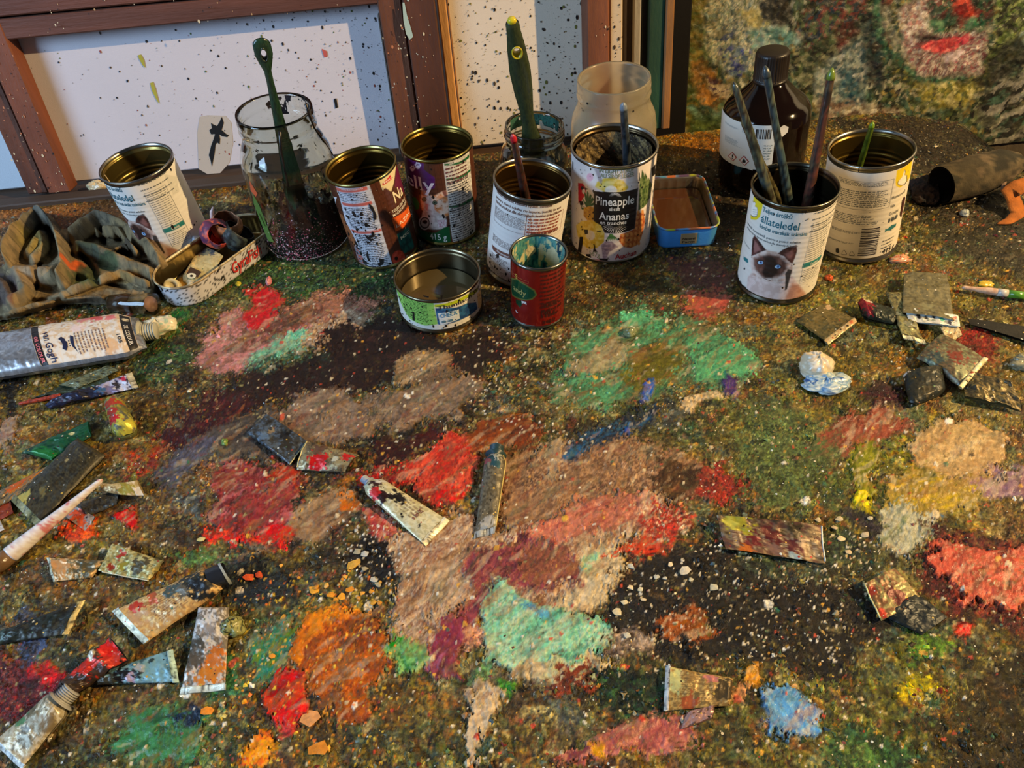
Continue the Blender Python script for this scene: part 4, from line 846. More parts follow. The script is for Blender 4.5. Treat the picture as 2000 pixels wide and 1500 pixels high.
# ---- F : front tin with the blue-eyed cat, holding brushes
F_ = can('tin_can', 'white cat food tin with a blue-eyed cat picture, holding brush handles', (1515, 548), (1554, 358), .0385, .110, inner=(60, 52, 36), outer=(110, 108, 96))
TEAL = (38, 106, 122); GREY = (104, 112, 116)
def siam(L, zz=lambda x, y: (1420+.2*x, 300+.2*y)):
    q = lambda pts: [zz(x, y) for x, y in pts]
    L.fill(q([(262,300),(372,380),(362,425),(350,500),(325,600),(290,630),(240,625),(215,590),(222,500),(240,380)]), (226, 206, 38))
    hand = [(258,462),(272,452),(280,470),(274,498),(296,508),(300,540),(298,572),(290,592),(262,596),(240,580),(228,560),(228,528),(242,505),(252,485)]
    L.fill(q([(258+(x-258)*1.13-2, 524+(y-524)*1.1) for x, y in hand]), (50, 60, 50)); L.fill(q(hand), (240, 238, 228))
    for k in range(3): L.rule(zz(258, 528+20*k), zz(294, 532+20*k), .0004, (70, 74, 66), 3)
    L.text("Teljes értékű", zz(350,548), zz(637,612), 8.5, TEAL); L.text("állateledel", zz(330,655), zz(706,716), 14, TEAL)
    L.text("felnőtt macskák számára", zz(318,700), zz(786,775), 7, TEAL)
    L.text("umedă completă pentru pisici adulte", zz(200,690), zz(728,826), 5, GREY); L.text("pełnoporcjowa karma mokra dla dorosłych kotów", zz(196,735), zz(702,858), 4.4, GREY)
    L.lines(zz(150,775), zz(232,905), 5, GREY, .5, 3); L.lines(zz(862,535), zz(1050,625), 4, GREY, .22, 4, wmax=.004, ragr=.1)
    L.frame(zz(846,650), zz(900,1290), .0003, (120,130,132)) if False else None
    (a0, z0), (a1, z1) = L.c([zz(846,660), zz(712,1250)]); am = (a0+a1)/2; aw = am+.62
    L.ruleaz(am, z0, aw, z0, .0003, (130,136,136)); L.ruleaz(am, z0, am, z1, .0003, (130,136,136)); L.ruleaz(am, z1, aw, z1, .0003, (130,136,136)); L.ruleaz(aw, z0, aw, z1, .0003, (130,136,136))
    r = np.random.default_rng(5); zt = z0+(z1-z0)*.64
    def rows(zA, zB, n, ad, bd):
        for i in range(n):
            z = zA+(zB-zA)*(i+.5)/n; a = am+ad
            while a < aw-bd-.1*r.random():
                b = a+r.uniform(.03, .12); e = min(b, aw-bd); G = [(a, z-.00035), (e, z-.00035), (e, z+.00035), (a, z+.00035)]
                L.ink.add(L.S(np.array([g[0] for g in G]), np.array([g[1] for g in G]), .00025), [(0,1,2,3)], (128,132,132)); a = e+.022
    rows(z0-.001, zt, 17, .03, .03); rows(zt-.0085, z1+.001, 7, .05, .05)
    rg = [(am-.03, zt-.001), (aw, zt-.001), (aw, zt-.0065), (am-.03, zt-.0065)]; L.fill(rg, (40, 124, 124), raw=True)
    text_to(L.ink, "Összetétel", (am+.2, zt-.0052), (am+.44, zt-.0052), (0, .0026), L.S, (230,236,230))
    # the cat picture
    L.fill(q([(205,1190),(240,1150),(330,1170),(560,1190),(640,1180),(700,1260),(770,1350),(640,1430),(400,1410),(250,1370),(195,1310)]), (226, 206, 198), soft=1.2, tex=((206,182,172), 4, 6))
    L.fill(q([(640,1250),(700,1265),(775,1355),(640,1435),(560,1420),(600,1330)]), (196, 150, 128), soft=2.2, tex=((176,128,108), 5, 5), sd=4)
    L.fill(q([(240,985),(300,935),(390,925),(500,945),(590,985),(645,1060),(640,1150),(570,1215),(480,1255),(360,1225),(255,1165),(232,1070)]), (224, 206, 196), soft=1.0, tex=((190,160,144), 3, 3), sd=2)
    L.fill(q([(268,783),(292,800),(340,865),(388,925),(330,945),(290,965),(240,985),(246,880),(252,810)]), (52, 30, 28), soft=.5, tex=((92,56,52), 4, 4))
    L.fill(q([(272,830),(300,860),(330,925),(270,950),(262,900)]), (150, 104, 98), soft=1.2)
    L.fill(q([(498,960),(540,925),(600,893),(684,874),(690,930),(668,1000),(640,1060),(600,1030),(560,985)]), (50, 28, 26), soft=.5, tex=((96,58,52), 4, 4))
    L.fill(q([(570,965),(640,925),(655,960),(630,1010),(600,1010)]), (140, 92, 84), soft=1.4)
    L.fill(q([(262,1010),(320,985),(420,960),(520,985),(585,1040),(590,1110),(540,1170),(440,1195),(350,1190),(290,1130),(262,1070)]), (120, 84, 72), soft=2.2, tex=((88,58,50), 3, 6), sd=5)
    L.fill(q([(360,990),(430,980),(480,1010),(500,1080),(500,1150),(440,1200),(370,1195),(340,1140),(370,1080)]), (44, 28, 26), soft=1.6, sd=6)
    L.fill(q([(600,1110),(640,1120),(620,1190),(590,1310),(566,1320),(575,1200),(570,1160)]), (60, 56, 54), soft=.6)
    for ex_, ey_ in ((330, 1045), (498, 1086)):
        L.ell(*zz(ex_, ey_), 7.4, 5.4, (40, 26, 26), soft=.5); L.ell(*zz(ex_, ey_+3), 5.4, 3.4, (186, 214, 232), soft=.3); L.ell(*zz(ex_+4, ey_+2), 3.2, 3.2, (98, 146, 206), soft=.3); L.ell(*zz(ex_+4, ey_), 1.4, 1.8, (16, 18, 26), soft=.2)
    L.ell(*zz(385, 1148), 5, 3.4, (30, 18, 18), soft=.5); L.rule(zz(360,1200), zz(430,1222), .0005, (70,44,40), 5)
    for k in range(5):
        L.rule(zz(300,1190+8*k), zz(245,1180+26*k), .0002, (240,236,230), 5); L.rule(zz(450,1200+6*k), zz(530,1215+18*k), .0002, (240,236,230), 5)
    L.fill(q([(135,950),(165,985),(205,1010),(212,1055),(185,1040),(160,1010),(140,985)]), (40, 118, 124))
    L.text("415 g", zz(105,1170), zz(195,1285), 7, (70, 76, 80))
    L.ell(*zz(172,1108), 1.6, 2.2, (40,44,50))
LF = Lab(F_, .0065, .1035, (226, 222, 212), dz=-.002); siam(LF)
LF.blot([(1563,403),(1572,404),(1584,402),(1581,408),(1578,405),(1574,413),(1571,408),(1568,411),(1565,407)]); LF.splat(26, seed=4, rmax=.0007)
LF.blot([(1473,368),(1484,374),(1492,382),(1483,379),(1480,383),(1476,374)], (60,50,34))
LF.done('white label with teal lettering and a blue-eyed seal-point cat')
# ---- A : same brand, far left
A_ = can('tin_can', 'white cat food tin tipped beside the rag at the far left, cat picture half hidden', (352, 480), (265, 317), .0378, .108, inner=(136, 118, 66))
aF = F_.loc(1420+.2*846, 300+.2*660, F_.Rl)[0]; aA = A_.loc(180+.16*606, 260+.16*735, A_.Rl)[0]
LA = Lab(A_, .0065, .102, (226, 224, 216), ref=F_, da=aA-aF+.04, dz=-.002); siam(LA); LA.ref = A_; LA.da = 0; LA.dz = 0
LA.splat(30, seed=9, rmax=.0013); LA.fill([(320,340),(345,345),(350,375),(338,380)], (190,190,180), k=.5)
LA.lines((343,340), (372,470), 22, (150,150,145), .45, 12, ragr=.02)
LA.done('white label with teal lettering, text panel and part of a cat face')
MB().add([(-.031, -.012, .105), (-.024, -.0225, .1035), (-.0235, -.0215, .086), (-.030, -.0125, .084), (-.0305, -.0115, .105), (-.0235, -.022, .1035), (-.023, -.021, .086), (-.0295, -.012, .084)],
  [(0,1,2,3),(7,6,5,4),(0,4,5,1),(1,5,6,2),(2,6,7,3),(3,7,4,0)], (226,196,132)).build('folded_label_flap', M_paper, A_.o, smooth=False)
# ---- G : back of the same kind of tin
G_ = can('tin_can', 'white cat food tin showing barcode and recycling marks, one green brush handle inside', (1672, 474), (1702, 286), .0390, .108, inner=(120, 98, 44))
LG = Lab(G_, .0065, .1015, (226, 218, 200), dz=-.0015); z7 = lambda x, y: (1590+.2*x, 230+.2*y)
LG.fill([z7(*p) for p in [(812,500),(960,400),(940,560),(880,640),(840,672),(800,650),(798,600)]], (232, 204, 30))
hand = [(885,495),(893,520),(885,545),(905,550),(905,600),(885,635),(850,645),(822,630),(830,600),(860,570),(872,540)]
LG.fill([z7(860+(x-860)*1.16, 575+(y-575)*1.1) for x, y in hand], (60,60,50)); LG.fill([z7(*p) for p in hand], (240,236,220))
LG.frame(z7(250,560), z7(735,855), .0003, (110,112,110)); LG.lines(z7(265,575), z7(735,640), 3, (96,104,108), .55, 21, ragr=.05); LG.lines(z7(240,650), z7(725,840), 9, (96,104,108), .5, 22, ragr=.15)
LG.lines(z7(210,880), z7(650,1020), 6, (100,108,112), .5, 23); LG.lines(z7(180,1040), z7(470,1130), 4, (70,84,96), .55, 24); LG.lines(z7(150,1140), z7(400,1230), 4, (80,92,100), .55, 25)
for st, x, y, x1, y1 in (("Hrana umedă",762,775,885,720),("Halas",748,865,790,850),("Cu peşte",735,935,820,905),("Z rybą",722,1010,800,975)): LG.text(st, z7(x,y), z7(x1,y1), 5, (70,76,80))
LG.lines(z7(735,950), z7(820,975), 1, (80,86,90), .5, 26)
LG.fill([z7(*p) for p in [(690,1110),(698,1070),(715,1075),(760,1035),(808,1018),(800,1045),(770,1070),(740,1090),(715,1090)]], (36,108,112))
LG.text("415 g", z7(662,1312), z7(775,1262), 8, (40,40,40)); LG.lines(z7(670,1180), z7(780,1240), 4, (110,110,105), .4, 27)
(ba0, bz0), (ba1, bz1) = LG.c([z7(468,1075), z7(600,1320)]); r_ = np.random.default_rng(3); z = bz0
while z > bz1:
    w_ = r_.choice([.0004,.0008,.0012]); LG.ruleaz(ba0, z, ba1, z, w_, (52,46,50), 6); z -= w_+r_.choice([.0005,.0009,.0012])
for k in range(11): LG.text("4", z7(650-4*k,1105+20*k), z7(640-4*k,1102+20*k), 2.2, (70,64,66))
for cx, cy in ((295,1300),(370,1310)):
    for a_, b_ in (((-32,22),(32,26)),((-32,22),(0,-28)),((0,-28),(32,26))):
        p, q = z7(cx+a_[0], cy+a_[1]), z7(cx+b_[0], cy+b_[1]); (a0, z0), (a1, z1) = LG.c([p, q]); t_ = np.array([.12, .88]); A2 = a0+(a1-a0)*t_; Z2 = z0+(z1-z0)*t_
        LG.ink.grid(np.stack([LG.S(A2, Z2-.0003), LG.S(A2, Z2+.0003)]), (50,50,50))
LG.blot([z7(*p) for p in [(215,1262),(240,1258),(248,1300),(235,1308),(215,1298)]], (50,50,50), mbuf=LG.ink)
LG.blot([z7(*p) for p in [(883,750),(890,770),(870,870),(850,960),(838,935),(852,860),(862,790)]], (66,30,26)); LG.splat(14, seed=14, rmax=.0006)
LG.done('white label with text panels, barcode, fish and recycling triangles')
MB().box((-.0003, -.0003, -.0025), (.0003, .0003, .0025), (20,18,16), fn=lambda V: V+np.array([cylS(.0394)(np.array(G_.loc(*z7(437,512), .039)[0]), np.array(.1055))])).build('seam_mark', M_print, G_.o, smooth=False)
# ---- B : brown tin with salmon label
B_ = can('tin_can', 'brown cat food tin with a white nutrition panel and orange band, beside the big jar', (755, 487), (703, 321), .0364, .106, inner=(96, 74, 28), outer=(140, 130, 80))
zB = lambda x, y: (620+.18*x, 270+.18*y)
LB = Lab(B_, .0045, .1025, (74, 40, 28)); BR = (94, 54, 36)
f_ = (np.sin(LB.A*LB.R*1000*4.5+1.5*fbm(LB.X/3, LB.Y/20, 2, 3)) > .2)[..., None]; LB.C = np.where(f_, lin(BR), LB.C)
LB.fill([zB(*p) for p in [(178,470),(560,500),(640,740),(700,1010),(830,1420),(500,1420),(400,1180),(300,880),(240,640)]], (216, 218, 224), tex=((188,192,204), 2, 1.2))
for a_, b_ in (((200,530),(540,572)),((262,690),(590,726)),((365,985),(690,1020))):
    LB.fill([zB(*p) for p in [a_, (b_[0]-5,a_[1]-10), (b_[0]+8,b_[1]-14), (a_[0]+14,b_[1]+0)]], (206, 104, 90))
LB.lines(zB(225,575), zB(570,680), 6, (70,72,80), .4, 31, ragr=.05); LB.lines(zB(290,740), zB(650,970), 13, (70,72,80), .45, 32, ragr=.05); LB.lines(zB(400,1030), zB(790,1400), 20, (66,68,76), .48, 33, ragr=.05)
LB.text("ANALITIKAI ÖSSZETEVŐK", zB(260,556), zB(500,552), 2, (240,230,226)); LB.text("ANALITIKAI ÖSSZETEVŐK", zB(420,1003), zB(670,1000), 2, (240,230,226))
LB.fill([zB(*p) for p in [(668,445),(790,360),(850,262),(845,360),(800,580),(740,540),(700,555)]], (226, 212, 170))
LB.fill([zB(*p) for p in [(700,495),(790,395),(808,440),(712,512)]], (200, 40, 50)); LB.text("MSC", zB(722,505), zB(800,425), 3.4, (240,220,210))
LB.fill([zB(*p) for p in [(850,330),(900,300),(950,560),(900,620),(870,560),(840,520),(845,420)]], (104, 34, 66))
LB.text("Na", zB(842,700), zB(926,600), 24, (232,222,190)); LB.text("TELJES ÉRTÉKŰ", zB(808,802), zB(950,672), 5, (236,230,214)); LB.text("MACSKAELEDEL", zB(818,838), zB(965,704), 5, (236,230,214))
LB.fill([zB(*p) for p in [(806,868),(1015,700),(1030,830),(1010,880),(850,1012)]], (222, 96, 34)); LB.text("LAZAC", zB(850,950), zB(1000,820), 7, (240,214,190))
LB.fill([zB(*p) for p in [(862,1040),(985,950),(1050,1170),(1030,1200),(945,1250),(905,1200)]], (26, 106, 100), tex=((16,64,66), 3, 5)); LB.text("MSC", zB(905,1095), zB(995,1030), 6, (226,232,206))
LB.ell(*zB(880,1300), 13, 15, (214, 84, 60), tex=((190,60,40), 2, 2)); LB.ell(*zB(855,1305), 3.5, 4, (40,24,20))
LB.fill([zB(*p) for p in [(230,800),(270,830),(360,1000),(430,1140),(400,1180),(330,1060),(250,900)]], (150, 92, 56)); LB.fill([zB(*p) for p in [(400,1150),(460,1220),(540,1400),(470,1390),(420,1260)]], (190, 90, 70), tex=((120,130,140), 2, 2))
LB.fill([zB(*p) for p in [(160,630),(210,640),(200,720),(185,700),(190,660)]], (230,230,230))
LB.splat(150, seed=16, rmax=.0016, area=(zB(230,740), zB(800,1400))); LB.splat(60, seed=17, rmax=.0009); LB.splat(10, (180,170,160), 18, .0012)
for bl in ([(555,700),(600,740),(640,830),(640,880),(610,885),(600,800),(565,750)], [(510,1040),(560,1070),(595,1100),(580,1120),(530,1080)], [(540,1220),(560,1300),(580,1340),(550,1330),(530,1260)], [(490,1300),(560,1360),(640,1400),(560,1395),(500,1350)], [(670,1300),(720,1310),(710,1370),(680,1380)]):
    LB.blot([zB(*p) for p in bl], (30,28,30))
LB.done('brown wood-grain label with a spattered white nutrition panel', mat('glossy_label', rough=.3, bump=.0001, bscale=90))
# ---- C : brown tin reading Jelly
C_ = can('tin_can', 'brown and purple cat food tin reading Jelly, with an orange-and-white cat', (874, 443), (853, 278), .0373, .1045, inner=(96, 74, 28), outer=(140, 128, 70))
zC = lambda x, y: (770+.18*x, 230+.18*y)
LC = Lab(C_, .0045, .1005, (74, 40, 28)); f_ = (np.sin(LC.A*LC.R*1000*4.5) > .2)[..., None]; LC.C = np.where(f_, lin(BR), LC.C)
LC.fill([zC(*p) for p in [(95,380),(140,430),(110,440)]], (214,214,214))
LC.fill([zC(*p) for p in [(105,440),(200,430),(318,470),(320,560),(440,650),(440,760),(340,790),(250,745),(170,730),(130,560)]], (84, 30, 98), soft=.5)
LC.text("Jelly", zC(112,712), zC(440,742), 23, (236,228,240))
for cx, cy, k in ((255,525,1),(197,555,.8)):
    LC.ell(*zC(cx, cy+12*k), 4.4*k, 3.6*k, (230,222,236), soft=.25)
    for dx, dy in ((-26,-12),(-10,-32),(12,-32),(28,-10)): LC.ell(*zC(cx+dx*k, cy+dy*k), 1.7*k, 2.5*k, (230,222,236), soft=.2)
LC.fill([zC(*p) for p in [(525,465),(700,430),(812,352),(850,830),(880,1180),(870,1300),(640,1372),(612,1200),(575,850)]], (216,214,208), tex=((180,178,172), 2, 1.2))
for a_ in ([(540,500),(700,480),(812,395),(815,430),(700,505),(545,520)], [(560,660),(720,630),(825,552),(828,575),(720,655),(565,680)], [(592,955),(740,930),(852,850),(855,885),(740,960),(597,980)]): LC.fill([zC(*p) for p in a_], (28, 94, 52))
LC.lines(zC(550,540), zC(800,640), 5, (110,60,56), .45, 41, ragr=.05); LC.lines(zC(570,690), zC(835,930), 13, (80,76,76), .45, 42, ragr=.05); LC.lines(zC(600,1000), zC(870,1340), 18, (80,76,76), .45, 43, ragr=.05)
LC.text("ANALITIKAI ÖSSZETEVŐK", zC(590,505), zC(790,430), 2.2, (226,226,220))
LC.fill([zC(*p) for p in [(300,760),(340,800),(420,850),(520,800),(570,790),(590,900),(590,1060),(520,1090),(400,1060),(300,1000),(285,900)]], (206, 128, 74), soft=1, tex=((232,204,180), 4, 4))
LC.fill([zC(*p) for p in [(310,860),(380,840),(420,900),(440,1000),(560,1090),(560,1200),(300,1190),(300,1060),(330,960)]], (222,214,208), soft=1.1, tex=((190,176,170), 3, 3))
for ex_, ey_ in ((325,885),(440,922)): LC.ell(*zC(ex_, ey_), 5, 4.6, (36,34,30), soft=.4); LC.ell(*zC(ex_, ey_), 3.2, 2.8, (110,130,100), soft=.3); LC.ell(*zC(ex_, ey_), 1.4, 2, (12,12,12), soft=.2)
LC.fill([zC(*p) for p in [(335,930),(375,935),(360,1010),(345,1000)]], (214,140,134), soft=.8); LC.fill([zC(*p) for p in [(520,800),(566,790),(575,860),(540,850)]], (130,80,70), soft=.6); LC.fill([zC(*p) for p in [(305,765),(340,800),(330,850),(305,830)]], (170,130,120), soft=.6)
LC.fill([zC(*p) for p in [(190,870),(230,860),(275,930),(270,990),(230,1000)]], (40,110,50)); LC.fill([zC(*p) for p in [(470,1110),(570,1105),(570,1180),(470,1190)]], (196,150,160), tex=((230,220,220), 1, 1))
LC.ell(*zC(332,1140), 12, 14, (226,224,222), soft=.3); LC.ell(*zC(332,1140), 9.6, 11.5, (60,58,58), soft=.3); LC.ell(*zC(332,1140), 7.6, 9, (206,204,202), soft=.3); LC.ell(*zC(332,1130), 5, 3.5, (60,40,36), soft=.3)
LC.fill([zC(*p) for p in [(255,1200),(330,1230),(450,1250),(540,1190),(600,1180),(620,1400),(300,1400),(270,1300)]], (24, 88, 46), soft=.5); LC.text("415 g", zC(392,1305), zC(575,1330), 10, (216,226,214))
LC.splat(110, seed=21, rmax=.0014); LC.splat(60, seed=22, rmax=.0012, area=(zC(600,900), zC(880,1350)))
for bl in ([(640,690),(660,680),(655,710),(640,712)], [(735,745),(765,750),(750,790),(735,780)], [(780,685),(785,700),(765,720)]): LC.blot([zC(*p) for p in bl], (28,24,24))
LC.done('brown and purple wood-grain label with a cat and a white nutrition panel', MATS['glossy_label'])
# ---- D : white tin with brown text
D_ = can('tin_can', 'white tin covered in brown small print behind the small red tin, red-tipped brush inside', (1018, 520), (1041, 347), .0378, .1055, inner=(104, 76, 34))
zD = lambda x, y: (920+.1866*x, 290+.1866*y)
LD = Lab(D_, .0065, .0985, (224, 220, 214)); DB = (108, 70, 58)
LD.text("felnőtt macskák számára nyúllal, csirkével", zD(272,460), zD(850,600), 5, DB); LD.text("pentru pisici adulte cu iepure, bucăţi în sos", zD(268,490), zD(935,640), 5, DB); LD.text("karma mokra dla dorosłych kotów z królikiem", zD(264,530), zD(940,675), 5, DB)
LD.frame(zD(262,555), zD(600,905), .0003, (130,110,104)); LD.lines(zD(262,590), zD(570,860), 12, (118,96,90), .5, 51, ragr=.15)
LD.frame(zD(585,705), zD(930,850), .00035, (150,84,70)); LD.lines(zD(600,725), zD(915,830), 5, (160,80,64), .6, 52, ragr=.1); LD.lines(zD(630,850), zD(900,872), 1, (120,70,60), .5, 53)
LD.lines(zD(235,880), zD(420,1080), 9, (110,84,80), .5, 54, ragr=.05); LD.fill([zD(*p) for p in [(218,1000),(300,1065),(412,1110),(412,1160),(300,1120),(228,1060)]], (112, 70, 58)); LD.text("Összetétel", zD(270,1080), zD(390,1140), 3.5, (230,220,214))
LD.lines(zD(215,1130), zD(420,1200), 4, (110,84,80), .5, 55); LD.lines(zD(205,1200), zD(440,1400), 8, (110,84,80), .45, 56); LD.splat(40, seed=24, rmax=.0011, area=(zD(200,1100), zD(420,1400))); LD.splat(14, seed=25, rmax=.0006)
LD.ell(*zD(835,555), 6, 8, (206,180,160), soft=1.2); LD.blot([zD(*p) for p in [(265,1105),(290,1100),(295,1140),(270,1145)]])
LD.done('white label with brown lettering')
# ---- E : pineapple tin
E_ = can('tin_can', 'white pineapple slices tin with a black name panel, inside crusted with dried paint', (1192, 468), (1200, 281), .0427, .1135, inner=(70, 56, 36), outer=(176, 172, 160))
zE = lambda x, y: (1100+.2*x, 220+.2*y)
LE = Lab(E_, .0035, .109, (228, 220, 216), dz=-.0028); zq = lambda P: [zE(*p) for p in P]
LE.text("IN LIGHT SYRUP", zE(352,560), zE(690,540), 7.4, (130,140,110)); LE.text("AU SIROP LÉGER", zE(362,606), zE(692,592), 7.4, (130,140,110))
LE.ell(*zE(262,605), 6.5, 8, (222,172,190), soft=.8); LE.ell(*zE(640,600), 4, 4, (226,190,190), soft=.8)
LE.fill(zq([(310,700),(330,650),(400,615),(500,605),(590,640),(640,700),(620,735),(540,752),(400,750)]), (222,190,66), soft=1, tex=((232,214,130), 4, 4)); LE.ell(*zE(468,735), 12, 9, (232,226,210), soft=.8)
LE.fill(zq([(145,660),(190,665),(215,700),(225,740),(205,800),(175,850),(148,862)]), (196, 30, 44)); LE.ell(*zE(188,712), 3.4, 4, (40,34,40), soft=.3); LE.ell(*zE(200,745), 3, 5, (220,210,210), soft=.4); LE.fill(zq([(212,705),(245,722),(214,735)]), (36,30,32), soft=.2)
for dx, dy in ((165,870),(180,800),(205,745),(232,738),(262,765),(285,800),(300,850),(170,905)):
    LE.fill(zq([(225,900),(dx,dy),(dx+18,dy+22),(255,900)]), (34,88,50), soft=.3)
LE.fill(zq([(200,905),(260,890),(310,905),(310,1030),(240,1035),(198,980)]), (206,158,48), soft=.4, tex=((170,116,34), 1.4, 1.4))
for dx, dy in ((770,530),(800,560),(830,600),(850,640),(750,600),(790,640),(840,700),(830,760),(815,800),(760,700)):
    LE.fill(zq([(735,930),(dx,dy),(dx+22,dy+40),(790,900)]), (56,84,40), soft=.35, tex=((118,136,84), 2, 3), sd=dx)
LE.fill(zq([(720,955),(790,950),(800,1040),(780,1150),(740,1260),(660,1300),(590,1290),(545,1230),(560,1165),(700,1110)]), (206,124,60), soft=.5, tex=((168,80,44), 1.6, 1.6))
for i in range(7):
    for j in range(5):
        x_, y_ = 560+j*42+i*6, 1280-i*52+j*-6
        if 0 < i+j < 11 and not (x_ < 700 and y_ < 1130): LE.ell(*zE(x_+12, y_), 2.7, 3.6, (226,156,86), soft=.5)
LE.fill(zq([(282,735),(420,748),(560,748),(735,708),(722,830),(718,960),(700,1108),(600,1145),(500,1156),(405,1152),(380,1100),(298,1040),(298,900),(300,770)]), (22,20,22), soft=.25)
LE.text("Pineapple", zE(318,872), zE(692,850), 15, (232,228,216), .0005); LE.text("slices", zE(450,932), zE(555,930), 6, (232,228,216), .0005); LE.text("Ananas", zE(350,1015), zE(640,1005), 13, (232,228,216), .0005); LE.text("en tranches", zE(362,1066), zE(618,1052), 6.5, (232,228,216), .0005)
for k in range(15):
    th = math.radians(-75+150*k/14); c_, s_2 = math.sin(th), math.cos(th)
    for cy, sg_, r0_, r1_ in ((1062, 1, 28, 92), (802, -1, 20, 48)):
        LE.blot(zq([(508+c_*r0_*1.2-1.5, cy+sg_*s_2*r0_), (508+c_*r1_*1.3-4, cy+sg_*s_2*r1_), (508+c_*r1_*1.3+4, cy+sg_*s_2*r1_+1)]), (224,220,210), .0005, LE.ink)
LE.fill(zq([(125,1080),(180,1035),(280,1025),(370,1080),(405,1160),(400,1240),(330,1300),(250,1310),(190,1270),(140,1180)]), (218,184,50), soft=.5, tex=((236,214,110), 3, 3)); LE.ell(*zE(265,1175), 8.5, 10, (232,226,208), soft=.6, ang=-.4)
for k in range(7): LE.fill(zq([(455,1165),(415+k*22,1225),(425+k*22,1228),(480,1165)]), (80,130,70), soft=.25)
LE.fill(zq([(370,1270),(420,1235),(480,1240),(540,1290),(500,1310),(450,1340),(425,1400),(390,1410),(380,1330)]), (140,120,134), soft=.5, tex=((176,158,168), 2, 2))
LE.text("567g", zE(255,1365), zE(360,1390), 8, (150,164,130)); LE.text("Auchan", zE(505,1400), zE(712,1368), 9, (186,26,44))
for dx in (0, 14): LE.fill(zq([(862+dx,520),(905,470),(902,570-dx),(870,600)]), (30,26,28), soft=.3)
LE.fill(zq([(75,420),(100,460),(100,540),(78,520)]), (34,28,28)); LE.rule(zE(745,560), zE(748,640), .0006, (30,30,34), 3)
LE.fill(zq([(285,490),(390,500),(365,560),(385,640),(370,675),(345,640),(320,560)]), (150,138,144), soft=1, k=.8)
for bl in ([(165,1190),(195,1190),(190,1260),(180,1320),(175,1365),(142,1362),(150,1300)], [(205,1118),(240,1120),(240,1160),(215,1165)], [(225,1358),(265,1360),(275,1395),(250,1402),(228,1385)], [(310,1255),(312,1310),(335,1335),(292,1335)], [(350,1400),(440,1400),(430,1430),(360,1425)], [(160,840),(195,840),(200,875),(170,880)], [(330,1130),(372,1135),(365,1142),(330,1138)]): LE.blot(zq(bl), (26,20,22))
LE.splat(160, seed=31, rmax=.0007); LE.done('white label printed with pineapples and a black name panel')
zz_ = np.linspace(.012, .106, 80); aa = np.linspace(0, 2*np.pi, 200, endpoint=False); AA, ZZ = np.meshgrid(aa, zz_)
cr = .0395-.0022*fbm(np.cos(AA)*9+20, ZZ*220+np.sin(AA)*9, 3, 81)-.0015*fbm(np.cos(AA)*26+20, ZZ*600+np.sin(AA)*26, 2, 85)
K = fbm(np.cos(AA)*12+30, ZZ*260+np.sin(AA)*12, 3, 88); cc = lin(np.array((62,52,40.)))*(1-sm(.45,.6,K))[..., None]+lin(np.array((140,120,80.)))*sm(.45,.6,K)[..., None]
MB().grid(np.stack([cr*np.sin(AA), -cr*np.cos(AA), ZZ], -1), cc, wrap=True, flip=True).build('dried_paint_crust', M_crust, E_.o, label='lumpy brown paint crust coating the inside')
# ---- tuna tin
T_ = can('tin_can', 'shallow open tuna tin with a green and white label', (862, 598), (853, 532), .0420, .0415, inner=(96, 86, 64), outer=(120, 112, 90), ribs=False)
zT = lambda x, y: (740+.2*x, 400+.2*y); zt = lambda P: [zT(*p) for p in P]
LT = Lab(T_, .005, .0375, (222, 220, 208), res=.0005)
LT.fill(zt([(150,770),(200,830),(350,870),(515,875),(575,1165),(450,1180),(300,1110),(215,960)]), (146, 200, 92)); LT.lines(zT(225,850), zT(500,1150), 15, (66,104,50), .45, 61, wmax=.004, ragr=.04)
LT.text("Thunfisch Stücke", zT(560,952), zT(1030,790), 6.6, (46,42,40)); LT.fill(zt([(540,975),(700,950),(850,880),(965,800),(965,840),(850,915),(700,985),(545,1000)]), (178, 196, 32))
LT.fill(zt([(550,1010),(640,1010),(760,1000),(860,960),(950,950),(965,1010),(830,1110),(600,1175),(575,1165)]), (48, 110, 160), tex=((26,66,118), 5, 3)); LT.fill(zt([(575,1060),(780,1020),(790,1110),(600,1175)]), (214, 226, 232)); LT.text("CHECK", zT(600,1105), zT(770,1062), 7, (60,140,190)); LT.fill(zt([(960,870),(1010,780),(1020,900),(1000,1000),(970,1010)]), (226,196,130))
LT.fill(zt([(1000,760),(1040,700),(1040,960),(1005,1000)]), (104,40,30)); LT.lines(zT(610,1120), zT(760,1135), 1, (90,130,150), .5, 62)
for bl in ([(330,1040),(345,1045),(350,1130),(330,1120)], [(600,885),(625,880),(615,930),(605,925)], [(430,880),(490,890),(485,905),(440,895)]): LT.blot(zt(bl))
LT.splat(120, seed=41, rmax=.0009); LT.done('green and white label')
MB().lathe([(0, .018), (.020, .0181), (.0386, .0178)], 64, (84, 72, 46)).build('murky_liquid', M_liquid, T_.o, label='murky brown liquid')
